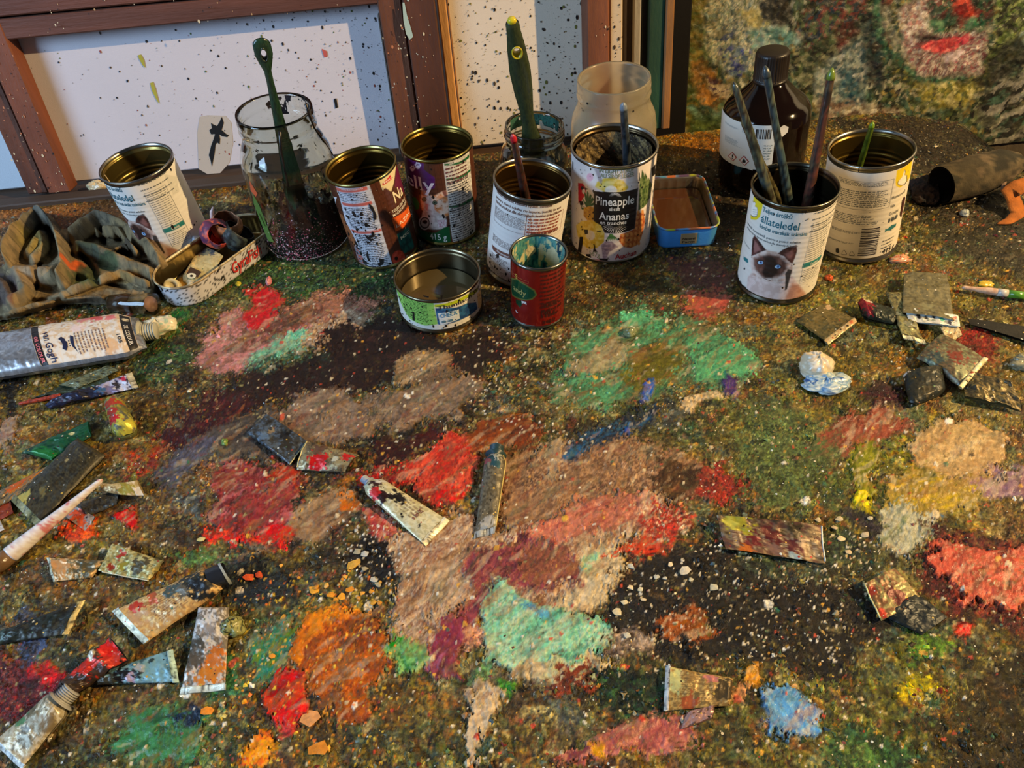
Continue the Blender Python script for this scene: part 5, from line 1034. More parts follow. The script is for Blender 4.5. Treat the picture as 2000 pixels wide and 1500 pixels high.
# ---- red tin
R_ = can('tin_can', 'small glossy red tin with a green oval, inside smeared with blue and cream paint', (1049, 608), (1052, 490), .0268, .073, inner=(60, 110, 120), outer=(120, 120, 112), ribs=False)
zR = lambda x, y: (740+.2*x, 400+.2*y); zr = lambda P: [zR(*p) for p in P]
LR = Lab(R_, .002, .070, (150, 26, 20), wr=0, res=.0006, name='printed_wall')
LR.fill(zr([(1285,700),(1350,720),(1440,780),(1520,830),(1545,880),(1500,925),(1440,935),(1300,880)]), (120,130,60)); LR.fill(zr([(1285,715),(1350,735),(1436,790),(1510,840),(1530,880),(1495,915),(1440,925),(1300,865)]), (14, 84, 52)); LR.fill(zr([(1335,920),(1420,940),(1380,1005),(1340,960)]), (14,76,46))
LR.text("andy", zR(1318,850), zR(1440,868), 9, (150,140,80)); LR.text("S", zR(1330,715), zR(1355,722), 8, (190,150,60)); LR.frame(zR(1300,645), zR(1460,770), .0003, (190,110,60))
LR.lines(zR(1580,640), zR(1800,910), 10, (60,18,16), .5, 71); LR.text("140 g", zR(1585,1072), zR(1720,1062), 8, (50,16,14)); LR.lines(zR(1585,960), zR(1780,1030), 3, (60,18,16), .5, 72); LR.lines(zR(1600,1110), zR(1740,1135), 1, (60,18,16), .5, 73)
LR.blot(zr([(1395,935),(1440,945),(1445,975),(1415,958),(1398,962)]), (206,196,190)); LR.blot(zr([(1335,1020),(1360,1050),(1350,1058)]), (206,196,190))
LR.fill(zr([(1285,1040),(1320,1110),(1420,1160),(1520,1180),(1520,1200),(1300,1150)]), (150,180,176), rag=.8)
LR.done('red metallic printed wall', mat('red_lacquer', rough=.22, metal=.55, bump=.00006, bscale=40, coat=.3))
zz_ = np.linspace(.004, .0715, 60); aa = np.linspace(0, 2*np.pi, 150, endpoint=False); AA, ZZ = np.meshgrid(aa, zz_)
K = fbm(AA*5, ZZ*60, 4, 91); K2 = fbm(AA*9, ZZ*120, 3, 95)
cc = pick(K, [(20,60,80),(40,110,120),(90,150,140),(60,130,140),(150,170,120)]); cc = np.where((K2 > .62)[..., None], lin(np.array((206,198,150.))), cc)
for a0_, z0_, wa, hz_ in ((-2.9, .056, .18, .006), (2.95, .053, .1, .009), (2.45, .050, .28, .012)): 
    d_ = np.hypot((np.angle(np.exp(1j*(AA-a0_))))/wa, (ZZ-z0_)/hz_)+.5*(K-.5); cc = np.where((d_ < 1)[..., None], lin(np.array((216,204,164.))), cc)
rr_ = .0244-.0004*(K2 > .6)
MB().grid(np.stack([rr_*np.sin(AA), -rr_*np.cos(AA), ZZ], -1), cc, wrap=True, flip=True).lathe([(.0244, .006), (0, .0062)], 60, (70,120,124)).build('paint_coating', M_gloss, R_.o, label='blue-green and cream paint inside')
# ---- stick and brush handles
def lerp(a, b, t_): return np.asarray(a)+(np.asarray(b)-np.asarray(a))*np.asarray(t_)[:, None]
def inside(u_, R, top, bot, zt_, zr=.05, z0=.006):   # heights that keep a stick, seen through two pixels, within a vessel
    best = None
    for zt in np.linspace(max(zt_-zr, u_.h+.01), zt_+zr, 41):
        a = atz(*top, zt)
        for zb in np.linspace(.0, u_.h-.005, 56):
            b = atz(*bot, zb); la, lb_ = u_.R.T@(a-u_.B), u_.R.T@(b-u_.B); d = la-lb_
            if d[2] < .01: continue
            p0 = lb_+d*(z0-lb_[2])/d[2]; p1 = lb_+d*(u_.h-lb_[2])/d[2]
            c = max(np.hypot(*p0[:2])/(R-.007), np.hypot(*p1[:2])/(R-.0075)); c = max(c, .93)+abs(zt-zt_)*1.5
            if best is None or c < best[0]: best = (c, a, u_.B+u_.R@p0)
    return best[1], best[2]
def handle(name, label, top, zt_, bot, zb_, ext, rads, cols, cat='paintbrush', group=None, tip=None, into=None, z0=.006):
    if into is not None: a, b = inside(into, into.Rr, top, bot, zt_, z0=z0); ext = 0
    else: a = atz(*top, zt_); b = atz(*bot, zb_)
    d = (b-a)/np.linalg.norm(b-a); b2 = b+d*ext
    o = thing(name, label, cat, tuple(b2), group); n = 60; t_ = np.linspace(0, 1, n); P = lerp(a, b2, t_)-b2
    rd = np.interp(t_, [0, .012, .03]+[r_[0] for r_ in rads], [.0004, rads[0][1]*.7, rads[0][1]]+[r_[1] for r_ in rads])
    mb = MB().tube(P, rd, 14, (200,200,200)); V = np.concatenate(mb.V); tt = np.repeat(t_, 14); K_ = fbm(tt*26, np.tile(np.arange(14), n)/3., 3, len(label))
    mb.C = [pick(K_, cols)]
    mb.build('handle', M_gloss, o)
    if tip is not None:
        MB().tube(P[:4]+0, rd[:4]+.00015, 12, tip).build('handle_tip', M_gloss, o, label='paint-dipped tip')
    return o, a, b2
DK = [(40,44,40),(70,78,66),(52,46,40),(96,98,76),(60,70,74)]
handle('brush_handle', 'leftmost dark grey-green brush handle in the cat tin, nearest the bottle label', (1433,160), .200, (1505,388), .080, .03, [(.05,.0030),(.3,.0042),(.75,.0052),(1,.0042)], DK, into=F_)
handle('brush_handle', 'thin olive brush handle partly hidden behind the leftmost handle', (1449,235), .165, (1522,392), .080, .03, [(.05,.0022),(.5,.0032),(1,.0034)], [(60,54,34),(90,84,52),(50,44,36)], into=F_, z0=.045)
handle('brush_handle', 'steel-blue brush handle in front of the amber bottle with a glossy round tip', (1494,128), .205, (1541,395), .080, .03, [(.05,.0034),(.3,.0034),(.7,.0052),(1,.0046)], [(44,60,66),(66,84,86),(40,44,42),(90,96,80)], tip=(60,70,74), into=F_)
handle('brush_handle', 'reddish-brown brush handle leaning right out of the cat tin', (1626,132), .200, (1577,395), .080, .03, [(.05,.0034),(.4,.0042),(.8,.0056),(1,.0048)], [(70,48,40),(96,56,46),(50,42,36),(84,70,54)], tip=(110,130,50), into=F_)
handle('brush_handle', 'short green brush handle inside the barcode tin', (1705,238), .128, (1681,318), .062, .045, [(.05,.0026),(.5,.0032),(1,.003)], [(60,80,24),(84,104,34),(70,90,30)], tip=(116,150,40), into=G_)
handle('brush_handle', 'dark brush handle with a red tip in the brown-lettered tin', (1001,262), .165, (1024,372), .072, .05, [(.05,.0030),(.5,.0046),(1,.0050)], [(50,38,34),(80,44,36),(66,52,48),(96,50,40)], tip=(176,30,44), into=D_)
handle('brush_handle', 'charcoal brush handle standing in the pineapple tin', (1217,200), .170, (1224,308), .082, .06, [(.05,.0034),(.5,.0044),(1,.0048)], [(46,52,58),(60,68,74),(38,42,46)], tip=(120,130,140), into=E_)
# ---- glass jars
def jar(label, base, top, prof, inner, h, zb=.001):
    u_ = Up('glass_jar', label, 'jar', base, top, h, zb)
    return u_
def lathe_in(u_, name, prof, m_, c=(200,200,200), n=72, label=None):
    o = MB().lathe(prof, n, c).build(name, m_, u_.o)
    if label: o['label'] = label
    return o
def spl(pts, n=60):
    P = np.array(pts, float); t_ = np.concatenate([[0], np.cumsum(np.hypot(*np.diff(P, axis=0).T))]); q = np.linspace(0, t_[-1], n)
    r = np.interp(q, t_, P[:, 0]); z = np.interp(q, t_, P[:, 1])
    k = np.array([.25, .5, .25]); 
    for _ in range(2): r[1:-1] = k[0]*r[:-2]+k[1]*r[1:-1]+k[2]*r[2:]; z[1:-1] = k[0]*z[:-2]+k[1]*z[1:-1]+k[2]*z[2:]
    return list(zip(r, z))
def jarprof(Rb, Rn, h, th=.0022):
    o_ = [(0, .003), (Rb*.6, .001), (Rb-.006, 0), (Rb-.001, .004), (Rb, .012), (Rb, h*.62), (Rb-.002, h*.72), (Rb-.007, h*.79), (Rn-.001, h*.84), (Rn-.001, h*.87), (Rn+.0016, h*.885), (Rn-.001, h*.905), (Rn-.001, h*.925), (Rn+.0012, h*.94), (Rn-.001, h*.955), (Rn, h*.985), (Rn-.001, h)]
    i_ = [(Rn-.003, h-.0005), (Rn-.0035, h*.93), (Rn-.0035, h*.85), (Rb-.010, h*.775), (Rb-th-.002, h*.7), (Rb-th, h*.6), (Rb-th, .014), (Rb-.006, .006), (Rb*.6, .005), (0, .006)]
    return spl(o_, 90)+spl(i_, 60)
def splatter_wall(u_, name, R0, Rtop, z0, z1, dens, cols, a0, a1, n=(150, 110), lab=None, m_=None):
    """paint clinging to a jar wall: only the covered bits of the wall exist"""
    aa_ = np.linspace(a0, a1, n[0]); zz_ = np.linspace(z0, z1, n[1]); A_, Z_ = np.meshgrid(aa_, zz_)
    R_f = R0(Z_); K_ = fbm(A_*R0(Z_*0+z0)*1000/9, Z_*1000/14, 4, 33); K2_ = fbm(A_*R0(Z_*0+z0)*1000/3, Z_*1000/4, 2, 37)
    D_ = dens(A_, (Z_-z0)/(z1-z0)); keep = (K_*.6+K2_*.4)[:-1, :-1] < D_[:-1, :-1]
    G = np.stack([R_f*np.sin(A_), -R_f*np.cos(A_), Z_], -1)
    o = MB().grid(G, pick(fbm(A_*30, Z_*700, 3, 39), cols), keep=keep).build(name, m_ or M_cloth, u_.o)
    if lab: o['label'] = lab
    return o
J1 = Up('glass_jar', 'tall clear glass jar, black and pink spattered inside, holding a green-handled brush', 'jar', (604, 465), (534, 213), .153, .001)
lathe_in(J1, 'glass', jarprof(.0475, .0385, .153), M_glass)
aj = lambda x, y, R: J1.loc(x, y, R)[0]
def dens1(A_, t_):
    side = sm(-.9, .6, A_); low = sm(.62, .05, t_); return np.clip(.20+.46*side*sm(1.0, .3, t_)+.30*low*sm(-1.4, -.2, A_), 0, .8)
splatter_wall(J1, 'paint_residue', lambda Z: .0448+0*Z, None, .006, .100, dens1, [(20,20,24),(34,36,40),(26,30,34),(60,54,50)], -1.7, 1.7, (260, 190), 'black paint film')
splatter_wall(J1, 'paint_residue', lambda Z: .0446+0*Z, None, .006, .104, lambda A_, t_: .30+.14*sm(1, 0, t_), [(24,24,28),(60,56,50),(90,80,60)], 1.7, 4.58, (200, 130), 'dark paint film on the far side')
splatter_wall(J1, 'paint_residue', lambda Z: .0347+0*Z, None, .131, .151, lambda A_, t_: .50*sm(.3, .8, np.cos(A_-2.6)), [(20,18,22),(40,30,36)], 1.7, 3.6, (120, 50), 'black scribbly paint inside the neck')
r_ = np.random.default_rng(77); mb = MB(); t6 = np.linspace(0, 2*np.pi, 7)[:-1]
for _ in range(900):
    a = r_.normal(.1, .6); z = .004+abs(r_.normal(0, .022)); q = .00025+.0007*r_.random()**3
    if abs(a) > 1.5 or z > .1: continue
    mb.add(cylS(.0477)(a+q*np.cos(t6)/.0475, z+q*np.sin(t6)), [list(range(6))], [(214,120,140),(190,60,84),(226,200,200),(200,170,170)][int(r_.integers(4))])
for _ in range(160):
    a = r_.uniform(-1.3, 1.3); z = r_.uniform(.01, .135); q = .0003+.001*r_.random()**4
    mb.add(cylS(.0477 if z < .1 else .0477)(a+q*np.cos(t6)/.0475, np.minimum(z, .1)+q*1.4*np.sin(t6)), [list(range(6))], (22,20,22))
o = mb.build('paint_spots', M_print, J1.o, smooth=False); o['kind'] = 'stuff'; o['label'] = 'pink and black specks'
mb = MB()
for px_, c_ in (([(487,352),(493,362),(503,378),(500,384),(490,372)], (206,84,50)), ([(494,380),(506,400),(530,462),(536,474),(524,470),(508,430),(496,398)], (92,124,60))):
    q = [J1.loc(x, y, .0478) for x, y in px_]; tri = tessellate_polygon([[Vector((a, z*20, 0)) for a, z in q]])
    mb.add(cylS(.0480)(np.array([a for a, z in q]), np.array([z for a, z in q])), [list(t_) for t_ in tri], c_)
mb.build('paint_streak', M_gloss, J1.o, label='orange and green paint streaks on the left wall')
mb = MB()
for pts in ([(606,205),(612,225),(622,250),(645,280),(652,305)], [(548,262),(549,300),(555,330),(563,365)]):
    q = [J1.loc(x, y, .0482) for x, y in pts]
    mb.tube(np.array([cylS(.0482 if z < .1 else .043)(np.array(a), np.array(z)) for a, z in q]), [.0016, .0012, .0009, .0012, .0005][:len(q)], 8, (22,20,20))
mb.build('paint_drip', M_gloss, J1.o, label='black paint runs')
# brush with an eyelet in the jar
def flat_brush(name, label, cl, wid, th, hole, colors, ring_c, parts):
    """cl: centre-line points with half widths; a flat handle with a real hanging hole"""
    P = np.array([c[0] for c in cl]); W = np.array([c[1] for c in cl]); L_ = np.concatenate([[0], np.cumsum(np.linalg.norm(np.diff(P, axis=0), axis=1))])
    o = thing(name, label, 'paintbrush', tuple(P[-1])); dirv = (P[-1]-P[0])/np.linalg.norm(P[-1]-P[0])
    view = (P.mean(0)-CAM); view /= np.linalg.norm(view); side = np.cross(view, dirv); side /= np.linalg.norm(side); nrm = np.cross(dirv, side)
    if nrm@view > 0: nrm = -nrm
    n = 220; m_ = 27; ss = np.linspace(0, L_[-1], n); C0 = np.stack([np.interp(ss, L_, P[:, k]) for k in range(3)], 1); w_ = np.interp(ss, L_, W)
    w_ = w_*np.sqrt(np.clip(1-(1-np.clip(ss/.008, 0, 1))**2, 0.01, 1)); v = np.linspace(-1, 1, m_)
    tq = th*np.sqrt(np.clip(1-v**2*.9, .02, 1)); tp = np.sqrt(np.clip(1-(1-np.clip(ss/.008, 0, 1))**2, 0.01, 1))[:, None, None]
    hs_, hr, hw_ = hole; keep = np.ones((n-1, m_-1), bool)
    X2 = w_[:, None]*v[None]; Y2 = np.repeat(ss[:, None], m_, 1)
    inside = ((X2/hw_)**2+((Y2-hs_)/hr)**2) < 1
    # snap the grid around the hole outline
    e = np.sqrt((X2/hw_)**2+((Y2-hs_)/hr)**2)+1e-9; sn = (e < 1.45) & (e > .5); X2 = np.where(sn, X2/e*np.where(e < 1, 1, e), X2); Y2 = np.where(sn & (e < 1), hs_+(Y2-hs_)/e, Y2)
    core = e < .98; keep = ~(core[:-1, :-1] & core[1:, 1:] & core[1:, :-1] & core[:-1, 1:])
    cen = np.stack([np.interp(Y2, ss, C0[:, k]) for k in range(3)], -1)
    mb = MB(); K_ = fbm(X2*900, Y2*160, 4, 5); cl_ = pick(K_, colors)
    for sg in (1, -1): mb.grid(cen+X2[..., None]*side+sg*(tq[None, :, None])*tp*nrm-P[-1], cl_, flip=sg < 0, keep=keep)
    a_ = np.linspace(0, 2*np.pi, 28, endpoint=False); cc_ = np.array([np.interp(hs_, ss, C0[:, k]) for k in range(3)])
    for k, (q, zz) in enumerate(((1.0, th*1.02), (1.0, -th*1.02))): pass
    G = np.stack([cc_+hw_*1.12*np.cos(a_)[:, None]*side+hr*1.12*np.sin(a_)[:, None]*dirv+z_*nrm-P[-1] for z_ in (-th, th*1.1)]+[cc_+hw_*.90*np.cos(a_)[:, None]*side+hr*.90*np.sin(a_)[:, None]*dirv+z_*nrm-P[-1] for z_ in (th*1.1, -th)])
    mb.build('handle', M_gloss, o); MB().grid(G, ring_c, wrap=True).build('hanging_hole_rim', M_gloss, o)
    return o, C0, side, dirv, nrm, P[-1]
J1.Rr = .036; a0, ab = inside(J1, .0345, (508, 74), (545, 235), .262, .06, .012); dj = (ab-a0)/np.linalg.norm(ab-a0); Lj = np.linalg.norm(ab-a0); a2 = ab-dj*.058; a1 = a2
cl = [(a0, .0075), (a0+dj*.010, .0080), (a0+dj*.016, .0080), (a0+dj*.025, .0058), (a0+dj*.033, .0034), (a0+dj*.046, .0033), (a0+dj*.085, .0050), (a2, .0100)]
o, C0, sd_, dv, nm, og = flat_brush('paintbrush', 'dark green brush with a slotted hanging hole, standing in the tall clear jar', cl, 0, .0034, (.0150, .0066, .0028), [(30,56,44),(40,68,50),(30,52,42)], (50,60,48), None)
mb = MB(); G = []
for t_, w_, k in ((0, .0108, .004), (.012, .0115, .0045), (.024, .0120, .0045)):
    a_ = np.linspace(0, 2*np.pi, 24, endpoint=False); G.append(dv*t_+w_*np.cos(a_)[:, None]*sd_+k*np.sin(a_)[:, None]*nm)
mb.grid(np.array(G), (96,110,100), wrap=True).build('ferrule', M_tin, o)
G = [dv*t_+w_*np.cos(a_)[:, None]*sd_+k*np.sin(a_)[:, None]*nm for t_, w_, k in ((.024, .0115, .0042), (.04, .012, .0055), (.056, .009, .004), (.058, .001, .001))]
MB().grid(np.array(G), (40,60,54), wrap=True).build('bristles', M_cloth, o)
# clouded jar
J3 = Up('glass_jar', 'large empty jar of clouded yellowish glass behind the pineapple tin', 'jar', (1197, 383), (1199, 155), .142, .001)
lathe_in(J3, 'glass', jarprof(.0460, .0385, .142), M_frost)
mb = MB(); r_ = np.random.default_rng(6)
for _ in range(110):
    a = r_.uniform(-1.3, 1.3); z = r_.uniform(.04, .133); R3 = .0463 if z < .095 else .0395; q = .0003+.0012*r_.random()**4
    if .095 < z < .118: continue
    mb.add(cylS(R3)(a+q*np.cos(t6)/R3, z+q*np.sin(t6)), [list(range(6))], (24,20,18))
o = mb.build('paint_spots', M_print, J3.o, smooth=False); o['kind'] = 'stuff'
# small green jar with the big brush
J2 = Up('glass_jar', 'small squat glass jar stained green inside, holding the big olive-green brush', 'jar', (1040, 398), (1044, 243), .098, .001)
lathe_in(J2, 'glass', jarprof(.0370, .0325, .098), M_glass)
splatter_wall(J2, 'paint_residue', lambda Z: .0343+0*Z, None, .005, .068, lambda A_, t_: .50+0*t_, [(24,34,24),(44,62,44),(30,36,30),(70,74,50)], -3.14, 3.14, (240, 70), 'dark green paint film')
splatter_wall(J2, 'paint_residue', lambda Z: .0288+0*Z, None, .083, .096, lambda A_, t_: .62+0*t_, [(30,70,66),(44,96,80),(30,44,40)], 1.9, 4.2, (120, 30), 'blue-green paint inside the neck')
MB().lathe([(0, .045), (.033, .0452)], 48, (40,48,26)).build('dark_liquid', M_liquid, J2.o)
J2.Rr = .030; a0, ab = inside(J2, .0285, (999, 36), (1036, 262), .248, .05, .010); dj = (ab-a0)/np.linalg.norm(ab-a0); Lj = np.linalg.norm(ab-a0)
t9 = [t_ for t_ in np.linspace(.3, .9, 200) if proj((a0+dj*Lj*t_)[None])[1][0] < 268][-1]; a1 = a0+dj*Lj*t9; Lh = Lj*t9
cl = [(a0+dj*Lh*q, w_) for q, w_ in ((0, .0062), (.10, .0066), (.23, .0088), (.40, .0104), (.58, .0092), (.77, .0066), (.88, .0070), (1, .0100))]
o, C0, sd_, dv, nm, og = flat_brush('paintbrush', 'big olive-green brush with a yellow-rimmed hanging hole, in the small stained jar', cl, 0, .0052, (Lh*.23, .0064, .0047), [(50,60,38),(58,68,42),(46,56,40)], (196,178,44), None)
MB().tube(np.array([a0-dj*.0008, a0+dj*.004])-a1+nm*.0005, [.0034, .0050], 14, (206,190,40), flat=.8).build('yellow_tip', M_gloss, o)
a_ = np.linspace(0, 2*np.pi, 28, endpoint=False)
G = [dv*t_+w_*np.cos(a_)[:, None]*sd_+k*np.sin(a_)[:, None]*nm for t_, w_, k in ((-.001, .0098, .0055), (.008, .0125, .0065), (.020, .0130, .0065))]
MB().grid(np.array(G), (90,100,60), wrap=True).build('ferrule', M_tin, o)
G = [dv*t_+w_*np.cos(a_)[:, None]*sd_+k*np.sin(a_)[:, None]*nm for t_, w_, k in ((.020, .0128, .006), (.026, .0135, .006), (Lj-Lh-.002, .010, .005), (Lj-Lh, .001, .001))]
MB().grid(np.array(G), (60,66,40), wrap=True).build('bristles', M_cloth, o)
# ---- amber bottle
BT = Up('bottle', 'amber solvent bottle with a black ribbed cap and a white warning label', 'bottle', (1482, 350), (1511, 92), .150, .001)
Rb = .0470
lathe_in(BT, 'bottle_body', spl([(0, .002), (Rb-.01, 0), (Rb-.001, .005), (Rb, .012), (Rb, .080), (Rb-.0015, .090), (Rb-.006, .096), (Rb-.016, .104), (.018, .117), (.0155, .121), (.0155, .126)], 120), M_amber)
lathe_in(BT, 'solvent', [(0, .003), (Rb-.004, .004), (Rb-.0035, .012), (Rb-.0035, .034), (0, .0342)], mat('solvent', rough=.05, vcol=False, color=(120, 50, 16), trans=.5))
n = 120; a_ = np.linspace(0, 2*np.pi, n, endpoint=False); rk = .0172+.0004*np.sign(np.sin(a_*40))
G = [np.stack([(rk+dr)*np.cos(a_), (rk+dr)*np.sin(a_), np.full(n, z)], 1) for z, dr in ((.122, .0008), (.1235, 0), (.146, -.0002))]
G += [np.stack([r_*np.cos(a_), r_*np.sin(a_), np.full(n, z)], 1) for r_, z in ((.0168, .1475), (.0158, .1495), (.014, .150), (.0001, .1502))]
MB().grid(np.array(G), (30,23,18), wrap=True).build('screw_cap', M_plastic, BT.o, label='black ribbed screw cap')
G = [np.stack([r_*np.cos(a_), r_*np.sin(a_), np.full(n, z)], 1) for r_, z in ((.0155, .1175), (.0176, .118), (.0176, .1215), (.0155, .1215))]
MB().grid(np.array(G), (26,20,16), wrap=True).build('cap_ring', M_plastic, BT.o)
BT.Rl = Rb+.0004; zb_ = lambda x, y: (1380+.1867*x, 60+.1867*y)
ang = lambda x, y: BT.loc(x, y, BT.Rl)
aL, _ = ang(1411, 250); aR, _ = ang(1512, 285); zT_ = .5*(ang(1450, 238)[1]+ang(1505, 247)[1]); zB_ = .5*(ang(1430, 318)[1]+ang(1470, 333)[1])
A_, Z_ = np.meshgrid(np.linspace(aL-.25, aR, 70), np.linspace(zB_, zT_, 60))
MB().grid(cylS(BT.Rl)(A_, Z_), (214,218,212)).build('label', M_paper, BT.o, label='white label with barcode and hazard diamonds')
class _L(Lab):
    def __init__(s, u_): s.u = u_; s.R = u_.Rl; s.ref = u_; s.da = s.dz = 0; s.ink = MB(); s.dots = MB()
LBt = _L(BT)
LBt.blot([(1411,300),(1420,309),(1440,322),(1470,333),(1471,327),(1452,318),(1432,300),(1420,290)], (216,216,206), mbuf=LBt.ink)
for (x, y), n_, x1, y1 in (((1417,240),4,1446,252),((1417,262),9,1450,290),((1450,252),3,1470,262),((1492,282),6,1508,312)): LBt.lines((x, y), (x1, y1), n_, (120,140,146), .45, n_, wmax=.004)
(b0, z0), (b1, z1) = LBt.c([(1477,252), (1504,272)]); x_ = b0; r_ = np.random.default_rng(8)
while x_ < b1:
    w_ = r_.choice([.0006,.0010,.0016])/LBt.R; LBt.ruleaz(x_+w_/2, z0, x_+w_/2, z0-.011, w_*LBt.R, (30,28,30), 3); x_ += w_+r_.choice([.0006,.001])/LBt.R
for cx, cy, kind in ((1431,305,0),(1453.5,313,1)):
    s_0 = 8.5 if kind == 0 else 9.5
    LBt.blot([(cx-s_0,cy-1),(cx,cy-s_0),(cx+s_0,cy+2),(cx+1,cy+s_0+1)], (176,60,50), .0005, LBt.ink); k = .8
    LBt.blot([(cx-s_0*k,cy-1),(cx,cy-s_0*k),(cx+s_0*k,cy+2),(cx+1,cy+s_0*k+1)], (226,222,214), .0007, LBt.ink)
    if kind: LBt.blot([(cx-3,cy+4),(cx-3.4,cy),(cx-1,cy-2),(cx,cy-5),(cx+2,cy-1),(cx+3.6,cy),(cx+3,cy+4.5)], (20,20,20), .0009, LBt.ink)
LBt.text("!", (1430,309), (1432.5,309.5), 7.5, (20,20,20), .0009)
LBt.ink.build('printing', M_print, BT.o, smooth=False)
q = [BT.loc(x, y, BT.Rl) for x, y in [(1525,248),(1531,244),(1540,248),(1538,258),(1528,267),(1520,262),(1519,254)]]; tri = tessellate_polygon([[Vector((a*.047, z, 0)) for a, z in q]])
MB().add(cylS(BT.Rl+.0003)(np.array([a for a, z in q]), np.array([z for a, z in q])), [list(t_) for t_ in tri], (222,216,200)).build('price_tag_scrap', M_paper, BT.o, smooth=False)
# ---- fish tins
def rrect(L_, W_, r, n=12):
    pts = []
    for cx, cy, a0_ in ((L_/2-r, W_/2-r, 0), (-L_/2+r, W_/2-r, 90), (-L_/2+r, -W_/2+r, 180), (L_/2-r, -W_/2+r, 270)):
        for k in range(n+1): t_ = math.radians(a0_+90*k/n); pts.append((cx+r*math.cos(t_), cy+r*math.sin(t_)))
    return np.array(pts)
def resample(P, n):
    Q_ = np.vstack([P, P[:1]]); d = np.concatenate([[0], np.cumsum(np.hypot(*np.diff(Q_, axis=0).T))]); t_ = np.linspace(0, d[-1], n, endpoint=False)
    return np.stack([np.interp(t_, d, Q_[:, 0]), np.interp(t_, d, Q_[:, 1])], 1)
def tray(name, label, cen, yaw, L_, W_, r, h, outc, inc, rimc, cat='fish tin', n=160, outpaint=None, flare=.001):
    o = thing(name, label, cat, tuple(cen), None, (0, 0, yaw)); P = resample(rrect(L_, W_, r), n)
    nr = np.roll(P, -1, 0)-np.roll(P, 1, 0); nr = np.stack([nr[:, 1], -nr[:, 0]], 1); nr /= np.linalg.norm(nr, axis=1)[:, None]
    ring_ = lambda off, z: np.concatenate([P+nr*off, np.full((n, 1), z)], 1)
    zs = np.linspace(.003, h-.003, 14)
    mb = MB(); G = [ring_(-.003, 0), ring_(-.0008, .001)]+[ring_(-.0008+flare*z/h, z) for z in zs]
    g = np.array(G); col_ = outc if outpaint is None else outpaint(g)
    mb.grid(g, col_, wrap=True); mb.F.append(list(range(n))[::-1]); mb.M.append(0); mb.build('outer_wall', M_gloss, o)
    G = [ring_(flare-.0006, h-.003), ring_(flare+.0004, h-.0025), ring_(flare+.0010, h-.001), ring_(flare+.0004, h), ring_(flare-.0008, h-.0003), ring_(flare-.0012, h-.002)]
    cr_ = rimc if not callable(rimc) else rimc(np.array(G)); MB().grid(np.array(G), cr_, wrap=True).build('rim', M_gloss, o)
    s_ = np.linspace(0, 1, n)*2*np.pi; rib = .0006*np.maximum(0, np.sin(s_*30))
    G = [ring_(flare-.0012, h-.002)]+[np.concatenate([P+nr*(flare*z/h-.0016-rib*(.006 < z < h-.006))[:, None], np.full((n, 1), z)], 1) for z in zs[::-1]]+[ring_(-.005, .0018), ring_(-.012, .0015)]
    mb = MB().grid(np.array(G), inc, wrap=True); mb.F.append([mb.n-n+i for i in range(n)]); mb.M.append(0); mb.build('inner_wall', M_gold, o)
    return o
# oval tin : ends seen at (330,560) and (492,440) at rim height
hT = .027; pA = atz(314, 556, hT); pB = atz(508, 425, hT); cen1 = (pA+pB)/2; cen1[2] = TZ+.0015; yw = math.atan2(pB[1]-pA[1], pB[0]-pA[0])+.03
L1 = np.linalg.norm(pB-pA)+.002
def op1(g):
    K_ = fbm(g[..., 0]*900, g[..., 1]*900+g[..., 2]*1300, 3, 7); c_ = np.where((K_ > .63)[..., None], lin(np.array((22,20,22.))), lin(np.array((206,206,210.))))
    return np.where((g[..., 0] > L1*.36)[..., None], pick(K_, [(70,64,50),(110,100,76),(50,50,44)]), c_)
T1_ = tray('fish_tin', 'long oval fish tin with white sides spattered black, left of the tall jar', cen1, yw, L1, .058, .0285, hT, (206,206,210), (122,104,66), lambda g: pick(fbm(g[..., 0]*120, g[..., 1]*120, 3, 9), [(186,166,120),(150,130,96),(204,190,150),(120,110,90)]), outpaint=op1)
R3_ = Matrix.Rotation(yw, 3, 'Z'); R3n = np.array(R3_)
def face_text(o, st, x0, x1, y, z, hh, c_, flip=False):
    V, F = text_arr(st); m_ = MB().add(np.stack([x0+V[:, 0]*(x1-x0)+.15*hh*V[:, 1], np.full(len(V), y), z+V[:, 1]*hh], 1), F, c_); return m_.build('printing', M_print, o, smooth=False)
face_text(T1_, "GyraFish", -.006, .036, -.0302, .0075, .0125, (190, 44, 40))
# blue tin
hB = .026; cB = atz(1331, 394, hB); cB[2] = TZ+.0015; pL = atz(1273, 400, hB); pR = atz(1391, 384, hB); WB = np.linalg.norm(pR-pL)*.93
pf = atz(1330, 455, hB); pk = atz(1335, 352, hB); LBx = np.linalg.norm(pf-pk)-.001; yw2 = math.atan2(pR[1]-pL[1], pR[0]-pL[0])-.13
T2_ = tray('fish_tin', 'small sky blue rectangular fish tin with brown liquid, right of the pineapple tin', cB, yw2, WB, LBx, .011, hB, (64,136,204), (170,160,140), lambda g: pick(fbm(g[..., 0]*60+3, g[..., 1]*60, 2, 19), [(60,120,180),(150,160,50),(90,70,110),(80,140,190),(186,110,70)]))
P_ = resample(rrect(WB-.006, LBx-.006, .009), 60); mb = MB(); mb.add(np.concatenate([np.concatenate([P_, np.full((60, 1), .011)], 1)]), [list(range(60))], (72,42,24)); mb.build('brown_liquid', M_liquid, T2_, smooth=False)
mb = MB().box((-.0085, -LBx/2-.0011, .006), (.0085, -LBx/2-.0004, .019), (150,126,88), bev=.0003); lb = mb.build('logo_patch', M_paper, T2_, smooth=False, label='small tan logo square')
for st, z in (("Natural", .0115), ("Farm", .0075)):
    V, F = text_arr(st); MB().add(np.stack([-.0065+V[:, 0]*.013, np.full(len(V), -LBx/2-.0013), z+V[:, 1]*.0026], 1), F, (50,36,24)).build('printing', M_print, lb, smooth=False)
